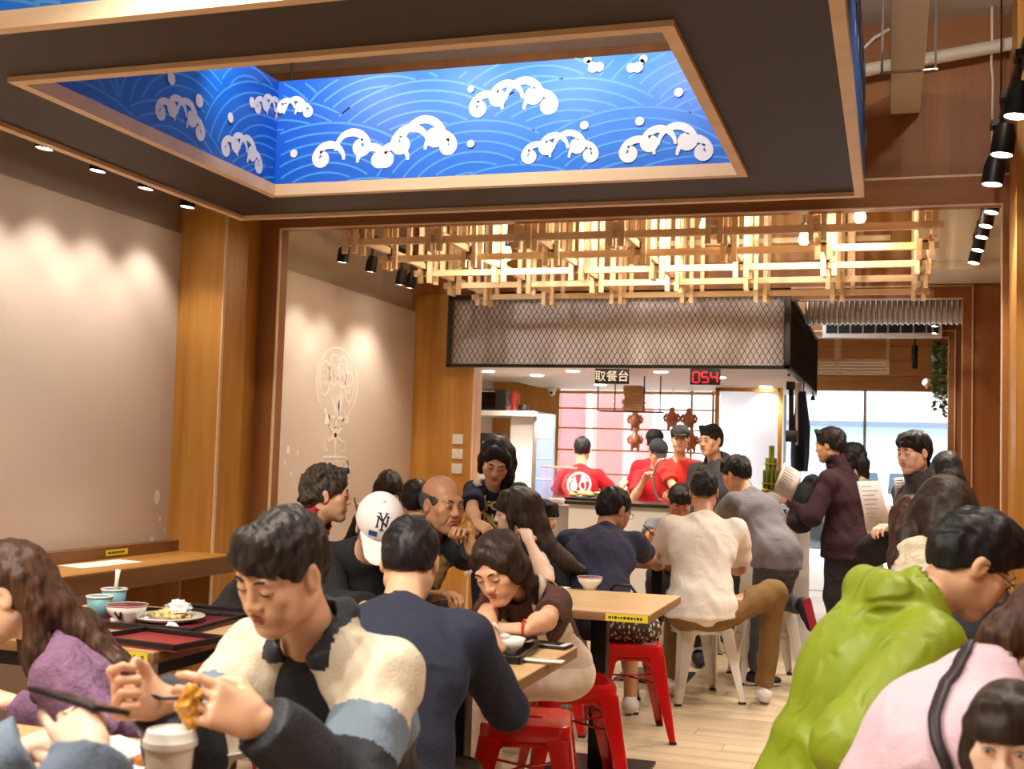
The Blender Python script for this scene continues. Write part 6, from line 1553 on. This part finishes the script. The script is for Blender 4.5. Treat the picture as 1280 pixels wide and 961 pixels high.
# ---- man in the navy tee with glasses
p = Fig('man in a navy t-shirt and glasses, back turned, at the far table', w(768, 637, 6.25), 6, h=1.70, skin='c', hpitch=22, hyaw=-42, vox=.010, hv=.005, hunch=22, neckf=26, build=1.12)
p.arm(1, w(822, 700, 6.75), pole=V3(.15, -.5, -1), hd=V3(-.1, .9, .2), curl=(40, 40, 40, 40)); p.arm(-1, w(748, 708, 6.72), pole=V3(-.15, -.4, -1))
p.body(eyes=None); p.top(cloth('navy_tee', (38, 38, 62)), 'tee', sleeve='short', t=.014, amp=.005, slv=1.0, neck=.064); p.trousers(cloth('dark_shorts', (44, 40, 46)), short=True); p.shoes(C_wshoe); p.glasses(); p.hair(HB, 'short')
q = Sdf(); c = V3(-1.52, 6.22, .60); q.rc(c+V3(-.10, 0, -.10), c+V3(.10, .0, -.10), .09, .09, .06, flat=(V3(0, 1, 0), .6)); q.rc(c+V3(-.07, 0, .06), c+V3(.07, 0, .06), .08, .08, .06, flat=(V3(0, 1, 0), .55)); q.noise(.006, 40, 3); 
# patterned bag on the red stool
g = wroot('patterned_bag', (-1.26, 5.80, .46), 'tweed patterned bag with a black handle resting on a red stool', 'bag')
q = Sdf(); q.rc(V3(-1.36, 5.80, .535), V3(-1.15, 5.78, .535), .085, .085, .05, flat=(V3(0, 1, 0), .8)); q.rc(V3(-1.33, 5.80, .64), V3(-1.18, 5.78, .64), .06, .06, .06, flat=(V3(0, 1, 0), .7)); q.cut(V3(0, 0, .462), V3(0, 0, -1)); q.noise(.005, 40, 3); q.build('bag_body', .009, M_tweed, g)
MB().tube([(-1.36, 5.76, .66), (-1.30, 5.75, .74), (-1.22, 5.75, .74), (-1.16, 5.76, .66)], .008, 8).build('handle', M_black, g, True)

# ---- man in the white tee on the white stool
p = Fig('man in a white t-shirt and khaki trousers seated on a white stool, back to us', w(880, 614, 6.80), 8, h=1.74, skin='c', hpitch=16, vox=.009, hv=.005, hunch=16, neckf=16, build=1.06)
p.arm(-1, w(828, 690, 7.05), pole=V3(-.3, -.5, -1), hd=V3(.0, .6, .6), curl=(40, 40, 40, 40)); p.arm(1, w(915, 712, 7.12), pole=V3(.5, -.4, -1), hd=V3(-.6, .7, .1))
p.leg(1, p.Hp[1]+V3(.25, .28, .10)); p.A[1] = p.K[1]*V3(1, 1, 0)+V3(-.06, .10, .09); p.leg(-1, p.Hp[-1]+V3(-.12, .4, 0)); p.A[-1] = p.K[-1]*V3(1, 1, 0)+V3(0, .0, .09)
p.body(eyes=None); p.top(C_wht, 'tee', sleeve='short', t=.018, amp=.005, slv=1.18, drop=.03); p.trousers(C_khaki, t=.010, amp=.006); p.shoes(C_wshoe); p.hair(HB, 'buzz', locks=[((0, .05, .105, .030), (0, -.0, .118, .034), (0, -.05, .105, .03))])

# ---- man in grey facing us across the table
p = Fig('man in a grey t-shirt facing us, mostly hidden by the man in white', w(850, 628, 7.95), 196, h=1.68, skin='c', hpitch=30, vox=.011, hv=.0055, hunch=14)
p.arm(1, w(815, 680, 7.55), pole=V3(-1, .2, -.8), hd=V3(.1, -.3, .8), pn=V3(.8, -.3, 0), curl=(55, 55, 50, 45)); p.arm(-1, w(880, 690, 7.5)); p.body(); p.top(cloth('pale_grey_tee', (140, 146, 160)), 'tee', sleeve='short', t=.014); p.trousers(C_dark); p.shoes(C_shoe); p.hair(HB, 'short', fringe='short')
tag(MB().tube([w(804, 656, 7.42), w(824, 676, 7.45)], .005, 6).build('chopsticks', M_ink, None), 'dark chopsticks held by the man in grey facing us', 'chopsticks')
g = bowl(w(690, 690, 6.9)[0], 6.9, .741, .05, .04, 'small bowl near the little girl') if False else None

# ---- boy kneeling on the white stool
p = Fig('boy in a grey t-shirt leaning over the table with one knee on a white stool', w(920, 592, 7.55), 44, h=1.50, skin='b', hpitch=22, hyaw=18, vox=.009, hv=.005, hunch=8, neckf=10, hs=.95, stand=True, lean=34)
p.arm(-1, w(888, 672, 7.80), pole=V3(-.6, -.6, -1)); p.arm(1, w(905, 680, 8.0), pole=V3(.8, -.2, -.8))
fl_ = w(945, 846, 7.45); p.K[-1] = p.Hp[-1]*V3(.5, .5, 0)+fl_*V3(.5, .5, 0)+V3(0, 0, .47); p.A[-1] = V3(fl_[0], fl_[1], .085)
p.K[1] = V3(-.66, 7.62, .52); p.A[1] = V3(-.52, 7.42, .50)
p.body(eyes=None); p.top(C_grey, 'tee', sleeve='short', t=.026, amp=.005, drop=.06, slv=1.05); p.trousers(C_greyp, t=.016, amp=.006); 
p.shoes(C_shoe, M_wst, toes={-1: V3(.6, .2, 0), 1: V3(.25, -.1, -.9), ('dn', 1): V3(.75, -.65, -.05)})
bpy.data.objects[[o.name for o in p.root.children if o.name.startswith('shoe')][0]].children[0].data.materials[0] = M_redsole
p.hair(HB, 'short', fringe='short')

# ---- kitchen staff
def staff(lab, head, hd, h, pitch=8, face=None, cap=True, arms=None, logo=False, hy=0, m=None):
    p = Fig(lab, head, hd, h=h, skin='b', hpitch=pitch, hyaw=hy, vox=.012, hv=.006, stand=True, lean=4, hunch=6, neckf=8, group='kitchen staff in red t-shirts')
    for i, (a, b) in (arms or {}).items(): p.arm(i, a, pole=b)
    p.body(eyes=face, legs=True); p.top(m or C_red, 'staff_tee', sleeve='short', t=.014, drop=.06, slv=1.12); p.trousers(C_black); p.shoes(C_shoe); p.hair(HB, 'short')
    if cap:
        q = Sdf(); H = p.H; q.ell(H(0, -.016, .046), V3(.089, .107, .082), p.HM, .02); q.cut(H(0, 0, .030), p.HM@V3(0, 0, -1)); c = q.build('cap', .007, C_black, p.root); q = Sdf(); q.rc(H(0, .07, .038), H(0, .125, .03), .07, .055, .01, flat=(p.HM@V3(0, 0, 1), .10)); q.build('brim', .007, C_black, c)
    return p
hd_ = w(728, 562, 10.75)
p = staff('kitchen worker in red seen from behind with a white rooster emblem on the back', hd_, 8, 1.66, 16, None, False, {1: (w(778, 607, 11.0), V3(.5, -.4, -1)), -1: (w(706, 612, 11.0), V3(-.5, -.4, -1))})
em = MB(); em.ribbon([(.105*math.cos(a), .105*math.sin(a), 0) for a in [2*math.pi*k/28 for k in range(29)]], .020, (0, 0, 1))
for cx, cy, rx, ry in ((.035, -.015, .034, .052), (.04, .045, .026, .03), (-.045, -.02, .035, .045)): em.add([(cx+rx*math.cos(2*math.pi*k/14), cy+ry*math.sin(2*math.pi*k/14), 0) for k in range(14)], [tuple(range(14))])
em.ribbon([(-.09, .01, 0), (-.075, .055, 0), (-.06, .03, 0), (-.05, .06, 0), (-.03, .02, 0)], .022, (0, 0, 1)); em.ribbon([(.02, .07, 0), (.04, .085, 0), (.06, .07, 0)], .016, (0, 0, 1)); em.ribbon([(.06, .04, 0), (.08, .03, 0)], .014, (0, 0, 1)); em.ribbon([(-.06, -.06, 0), (.0, -.075, 0), (.05, -.065, 0)], .022, (0, 0, 1))
p.decal('staff_tee', em, p.P1+p.d2*.10-p.F2*.2, p.R2, p.d2, mat('white_emblem', (240, 236, 234), .7), 'rooster_emblem', .005)
staff('kitchen worker in red and dark cap, back turned, farthest behind the counter', w(818, 552, 11.2), 20, 1.68, 4, None, True, {1: (w(840, 610, 11.5), V3(.4, 0, -1)), -1: (w(800, 612, 11.4), V3(-.4, 0, -1))})
p = staff('kitchen worker in red and a dark cap looking down between two colleagues', w(823, 566, 10.75), 205, 1.60, 26, 'down', True, {1: (w(805, 600, 10.5), V3(-.4, 0, -1)), -1: (w(838, 615, 10.4), V3(.4, 0, -1))})
p = staff('kitchen worker in bright red facing us at the counter under a dark cap', w(850, 548, 10.42), 190, 1.72, 2, 'open', True, {1: (w(868, 612, 10.14), V3(-.4, 0, -1)), -1: (w(880, 606, 10.2), V3(.4, 0, -1))}, m=cloth('orange_red_tee', (226, 52, 42)))
tag(MB().tube([w(828+11*math.cos(a), 600+26*math.sin(a), 10.3) for a in [R(90+200*k/16) for k in range(17)]], .012, 8).build('steel_hoop', M_steel, None, True), 'curved steel bar beside the worker facing us', 'bar')

# ---- man in the grey jacket at the counter
p = Fig('man in a grey hooded jacket standing at the counter, turned left', w(888, 550, 9.05), 150, h=1.74, skin='b', hpitch=6, vox=.011, hv=.005, stand=True, lean=6, hunch=8, build=1.08)
p.arm(1, w(875, 640, 8.95)); p.arm(-1, w(905, 650, 8.85)); p.body(eyes='open'); 
def hood(q, s): q.rc(s.P2-s.F2*.08+s.R2*.07, s.P2-s.F2*.08-s.R2*.07, .05, .05, .03); q.rc(s.P2-s.F2*.10, s.P2-s.F2*.12-s.d2*.10, .07, .05, .03)
p.top(C_gjack, 'jacket', t=.026, extra=hood, drop=.08, neck=.08); p.trousers(C_dark); p.shoes(C_shoe); p.hair(HB, 'short', fringe='up')

# ---- queue with menus
p = Fig('man in a maroon sweater and dark trousers standing in the queue with a menu', w(1037, 556, 8.50), 72, h=1.70, skin='b', hpitch=10, vox=.010, hv=.005, stand=True, lean=2, hunch=6, neckf=14, build=1.10)
p.arm(-1, w(990, 628, 8.40), pole=V3(.2, -.8, -1), hd=V3(-.8, .1, .4), pn=V3(0, .8, .2), curl=(50, 50, 45, 40)); p.arm(1, w(985, 622, 8.75), pole=V3(0, .6, -1)); p.body(eyes='down'); p.top(C_maroon, 'sweater', t=.022, drop=.08, amp=.005, collar=.03); p.trousers(C_dark, t=.024); p.shoes(C_shoe, M_black); p.hair(HB, 'short', fringe='up', vol=1.04)
def sheet(name, c, ex, ey, wd, ht, lab, cat='menu'):
    c, ex, ey = Vector(c), Vector(nrm(ex)), Vector(nrm(ey)); n = ex.cross(ey)
    g = wroot(name, c, lab, cat); v = []; f = []; N = 6
    for i in range(N+1):
        for k in (0, 1): u = i/N*2-1; v.append(c+ex*(u*wd/2)+ey*((k*2-1)*ht/2)+n*(.012*u*u))
    for i in range(N): f.append((2*i, 2*i+2, 2*i+3, 2*i+1))
    o = pyd('page', v, f, mat('menu_paper', (222, 212, 206), .7), g, True); o.modifiers.new('thick', 'SOLIDIFY').thickness = .002
    mb = MB(); r_ = random.Random(3)
    for q_ in (-1, 1):
        for k in range(9):
            y_ = .38-k*.09; wl_ = r_.uniform(.35, .7)
            a = c+ex*(-.38*wd)+ey*(y_*ht)+n*(.004+.012*.5)*q_; b_ = a+ex*(wl_*wd); mb.add([a, b_, b_+ey*.005, a+ey*.005], [(0, 1, 2, 3)])
    o2 = mb.build('printed_lines', mat('menu_ink', (150, 140, 140), .7), g); o2['kind'] = 'stuff'
    return g
sheet('menu_sheet', w(984, 602, 8.30), V3(.55, .3, -.35), V3(.35, 0, .94), .15, .21, 'white menu sheet held by the man in maroon')
g = wroot('black_bag', Vector(w(1003, 640, 8.5)), 'black bag and folded coat over the arm of the man in maroon', 'bag'); q = Sdf(); q.rc(w(1010, 615, 8.36), w(1000, 650, 8.36), .08, .09, .05); q.rc(w(1015, 600, 8.36), w(1008, 620, 8.36), .05, .07, .05); q.noise(.008, 45, 5); q.build('bag_body', .011, C_black, g)
p = Fig('woman with black hair in a long beige coat behind the man in maroon', w(1064, 573, 9.25), 60, h=1.60, sex='f', skin='a', hpitch=10, vox=.011, hv=.006, stand=True, lean=2, hunch=4)
p.arm(-1, w(1050, 645, 9.1)); p.arm(1, w(1045, 640, 9.4)); p.body(eyes=None); p.top(C_coat, 'coat', t=.03, drop=.55, skirt=.05, neck=.08); p.trousers(C_dark); p.shoes(C_shoe); p.hair(HB, 'long', locks=[((0, -.06, .02, .06), (0, -.085, -.06, .055), (0, -.085, -.15, .04)), ((-.06, -.02, .0, .03), (-.075, -.01, -.12, .03)), ((.06, -.02, .0, .03), (.075, -.01, -.12, .03))])
p = Fig('boy in a charcoal jacket holding a menu in the queue', w(1142, 565, 6.95), 128, h=1.62, skin='a', hpitch=8, hyaw=8, vox=.009, hv=.0045, stand=True, lean=3, hunch=6, hs=.98)
p.arm(1, w(1113, 641, 6.72), pole=V3(.5, .3, -1), hd=V3(-.9, -.1, .15), pn=V3(.2, .8, -.2), curl=(50, 48, 45, 40), thumb=25); p.arm(-1, w(1120, 660, 6.55), pole=V3(.6, -.2, -1)); p.body(eyes='down'); p.top(C_bjack, 'jacket', t=.024, drop=.08, collar=.03, neck=.078); p.trousers(C_dark); p.shoes(C_shoe); p.hair(HB, 'short', fringe='short', vol=1.03)
sheet('menu_sheet', w(1092, 632, 6.62), V3(.9, .1, .05), V3(-.22, 0, .97), .12, .27, 'white menu sheet held low by the boy in charcoal')
sheet('menu_sheet', w(1128, 615, 7.05), V3(.9, .3, .1), V3(-.1, 0, .97), .09, .17, 'white menu sheet half hidden behind the arm of the boy in charcoal')
g = wroot('black_shoulder_bag', Vector(w(1098, 680, 6.9)), 'dark bag hanging at the side of the boy in charcoal', 'bag'); q = Sdf(); q.rc(w(1088, 690, 6.85), w(1108, 680, 6.85), .085, .10, .06, flat=(V3(0, 1, 0), .5)); q.noise(.006, 40, 2); q.build('bag_body', .011, C_black, g)
MB().tube([Vector(w(1100, 672, 6.85)), Vector(w(1120, 640, 6.9)), Vector(w(1150, 612, 7.0))], .012, 8).build('bag_strap', C_black, g, True)
p = Fig('woman with long straight black hair and a maroon top behind the boy in charcoal', w(1182, 590, 7.35), 20, h=1.58, sex='f', skin='a', hpitch=8, vox=.011, hv=.006, stand=True, lean=2, hunch=4); p.arm(-1, w(1150, 670, 7.5)); p.arm(1, w(1205, 670, 7.5)); p.body(eyes=None); p.top(cloth('maroon_top', (96, 30, 44)), 'top', drop=.08); p.trousers(C_dark); p.shoes(C_shoe)
p.hair(HB, 'long', amp=.0015, locks=[((0, -.06, .03, .07), (0, -.09, -.06, .07), (0, -.11, -.18, .075), (0, -.12, -.30, .06)), ((-.05, -.02, .0, .04), (-.085, -.06, -.14, .04), (-.09, -.08, -.26, .03)), ((.05, -.02, .0, .04), (.085, -.06, -.14, .04), (.09, -.08, -.26, .03))])

# ---- right foreground
p = Fig('woman with dark hair and a cream knitted scarf seen from behind', w(1182, 655, 3.75), 350, h=1.62, sex='f', skin='a', hpitch=16, vox=.010, hv=.005, hs=1.05); p.arm(-1, w(1140, 800, 4.0)); p.arm(1, w(1220, 800, 4.0)); p.body(eyes=None); p.top(cloth('dark_coat', (44, 42, 54)), 'coat', t=.03); p.trousers(C_dark); p.shoes(C_shoe)
p.hair(HD, 'long', vol=1.12, amp=.003, freq=80, locks=[((-.05, -.03, .02, .05), (-.085, -.06, -.06, .035), (-.10, -.08, -.13, .03)), ((0, -.08, .0, .05), (0, -.10, -.05, .05)), ((.06, -.03, .02, .04), (.08, -.05, -.06, .03))])
q = Sdf()
for dz, r_ in ((0, .040), (.045, .036), (-.04, .042)):
    pts = [p.P2+p.d2*(.035+dz)+.098*(p.R2*math.cos(a)+p.F2*math.sin(a)*.85) for a in [2*math.pi*k/12 for k in range(13)]]
    for a, b in zip(pts[:-1], pts[1:]): q.rc(a, b, r_, r_, .012)
q.noise(.0016, 120, 6, stretch=(.3, .3, 2)); q.build('scarf', .007, C_scarf, p.root)
stool(p.P0[0], p.P0[1], 12, True, 'red metal stool under the woman with the cream scarf')
p = Fig('child with brown hair beside the scarf, seen from behind', w(1142, 662, 4.35), 340, h=1.35, sex='f', skin='a', hpitch=10, vox=.012, hv=.006, hs=.95); p.arm(-1, w(1115, 780, 4.2)); p.arm(1, w(1160, 780, 4.2)); p.body(eyes=None); p.top(C_bjack, 'coat', t=.02); p.trousers(C_dark); p.shoes(C_shoe); p.hair(HBR, 'long', locks=[((0, -.07, .0, .06), (0, -.09, -.12, .05), (0, -.10, -.22, .03))])

stool(p.P0[0], p.P0[1], 5, True, 'red metal stool under the child with brown hair')
p = Fig('man in a lime green hooded jacket and thin glasses bent towards the right', w(1216, 704, 3.02), 292, h=1.76, skin='b', hpitch=36, hyaw=-4, vox=.009, hv=.0042, hunch=20, neckf=30, build=1.02, lean=12)
p.arm(1, w(1200, 900, 2.75), pole=V3(-.3, -.6, -1)); p.arm(-1, w(1270, 880, 3.2), pole=V3(0, .6, -1)); p.body(eyes='down')
def ghood(q, s):
    b = s.P2-s.F2*.085
    q.rc(b+s.R2*.09-s.d2*.0, b-s.R2*.09-s.d2*.0, .046, .046, .03); q.rc(b-s.F2*.0-s.d2*.03, b-s.F2*.01-s.d2*.13, .085, .06, .03, flat=(s.F2, .55))
    for i in (1, -1): q.rc(b+s.R2*i*.085, s.P2+s.R2*i*.07+s.F2*.06, .045, .03, .03)
    q.rc(s.P0, s.P0-s.U*.28+s.F*-.02, .165, .19, .06, flat=(s.F, .8))
p.top(C_green, 'jacket', t=.036, amp=.0045, freq=30, extra=ghood, neck=.078, vox=.008); p.trousers(C_dark); p.shoes(C_shoe); p.glasses(); p.hair(HB, 'top', amp=.004, freq=140)

stool(p.P0[0], p.P0[1], 22, True, 'red metal stool under the man in the lime green jacket')
p = Fig('person in a pale pink top with a dark shoulder strap, bending right', w(1345, 790, 2.50), 284, h=1.66, sex='f', skin='a', hpitch=40, vox=.009, hv=.006, hunch=26, neckf=24, lean=12, build=1.12)
p.arm(1, w(1330, 950, 2.3), pole=V3(-.3, -.4, -1)); p.arm(-1, w(1330, 900, 2.6)); p.body(eyes=None); p.top(C_pink, 'top', t=.030, amp=.006, freq=26, drop=.10, skirt=.03, neck=.075); p.trousers(C_beige); p.shoes(C_wshoe)
p.hair(HBR, 'long', wl=[[(*p.H(-.05, .0, .0), .05), (*p.H(-.08, .02, -.10), .035), (*(p.P2+p.R2*.10+p.F2*.07), .03)]], locks=[((0, -.07, .0, .06), (0, -.09, -.1, .05))])
band(p, [w(1205, 782, 2.45), w(1180, 800, 2.36), w(1166, 835, 2.30), w(1164, 880, 2.28), w(1172, 925, 2.28), w(1190, 985, 2.28)], .022, mat('dark_leather', (40, 28, 30), .5), 'top')
stool(p.P0[0], p.P0[1], 14, True, 'red metal stool under the person in the pale pink top')
p = Fig('small child with a black bowl cut looking out at the lower right corner', w(1262, 928, 1.95), 168, h=.9, sex='f', skin='a', hpitch=4, hs=.72, vox=.009, hv=.0038, lean=4, hunch=4, stand=True, neckf=4)
p.arm(1, w(1235, 1040, 1.9)); p.arm(-1, w(1290, 1040, 1.9)); p.body(eyes='open', jaw=1.1, cheeks=1.25, nose=.85); p.top(cloth('child_top', (206, 150, 150)), 'top', t=.012); p.trousers(C_dark); p.shoes(C_wshoe); p.hair(HD, 'long', fringe='bangs', vol=1.04, amp=.002, locks=[((-.06, .0, .02, .035), (-.075, .01, -.05, .028)), ((.06, .0, .02, .035), (.075, .01, -.05, .028)), ((0, -.07, .0, .06), (0, -.08, -.06, .05))])

# ---- left foreground
p = Fig('woman in a purple cable knit sweater with long brown hair and thin glasses, facing left', w(6, 740, 2.42), 122, h=1.58, sex='f', skin='a', hpitch=24, vox=.009, hv=.0045, hunch=18, neckf=22, lean=17, build=1.10)
p.arm(-1, w(120, 905, 2.20), pole=V3(.7, .2, -.8)); p.arm(1, w(20, 880, 2.7)); p.body(eyes='down'); p.top(C_purple, 'sweater', t=.026, amp=.005, freq=60); p.trousers(C_dark); p.shoes(C_shoe); p.glasses(M_gold)
b_ = p.P2
p.hair(HBR, 'long', amp=.003, freq=130, vol=1.03, ear=(-1,), locks=[((-.055, -.05, .02, .040), (-.068, -.06, -.06, .026), (-.075, -.03, -.16, .030), (-.07, .0, -.26, .026)), ((0, -.07, .02, .06), (-.02, -.095, -.08, .05)), ((.05, -.02, .02, .04), (.08, .0, -.1, .03), (.08, .02, -.22, .03))], wl=[[(*p.H(0, -.08, -.05), .045), (*(b_-p.F2*.065-p.R2*.02+p.d2*.02), .035), (*(b_-p.F2*.098-p.R2*.06-p.d2*.12), .028), (*(b_-p.F2*.11-p.R2*.09-p.d2*.24), .016)], [(*p.H(0, -.08, -.05), .045), (*(b_-p.F2*.075+p.R2*.05-p.d2*.0), .032), (*(b_-p.F2*.10+p.R2*.06-p.d2*.14), .02)]])

stool(p.P0[0], p.P0[1], 30, True, 'red metal stool under the woman in the purple sweater')
p = Fig('person in a pale denim jacket at the lower left corner holding a phone', w(-92, 742, 1.36), 350, h=1.62, sex='f', skin='a', hpitch=24, vox=.009, hv=.0045, hunch=12)
ww = w(116, 948, 1.40)
p.arm(1, ww, pole=V3(.5, -.5, -1), hd=w(84, 892, 1.43)-ww, pn=V3(-.7, .5, .3), curl=(56, 50, 42, 16), thumb=6); p.arm(-1, w(30, 940, 1.62)); p.body(eyes=None); p.top(C_denim, 'jacket', t=.034, amp=.007, freq=40, vox=.007); p.trousers(C_dark); p.shoes(C_shoe); p.hair(HBR, 'long', locks=[((.05, -.01, .02, .05), (.085, .02, -.08, .04), (.085, .05, -.18, .035))])
ph = empty('mobile_phone', Vector(w(98, 876, 1.47)), 0, 'dark mobile phone held by the person in denim', 'phone'); ph.rotation_euler = (R(-16), R(4), R(-12))
lohi('phone_body', (-.072, -.037, -.004), (.072, .037, .004), M_black, ph, .003); lohi('screen', (-.066, -.033, .004), (.066, .033, .0046), mat('phone_screen', (54, 48, 48), .15), ph)

stool(p.P0[0], p.P0[1], 8, True, 'red metal stool under the person in the pale denim jacket')
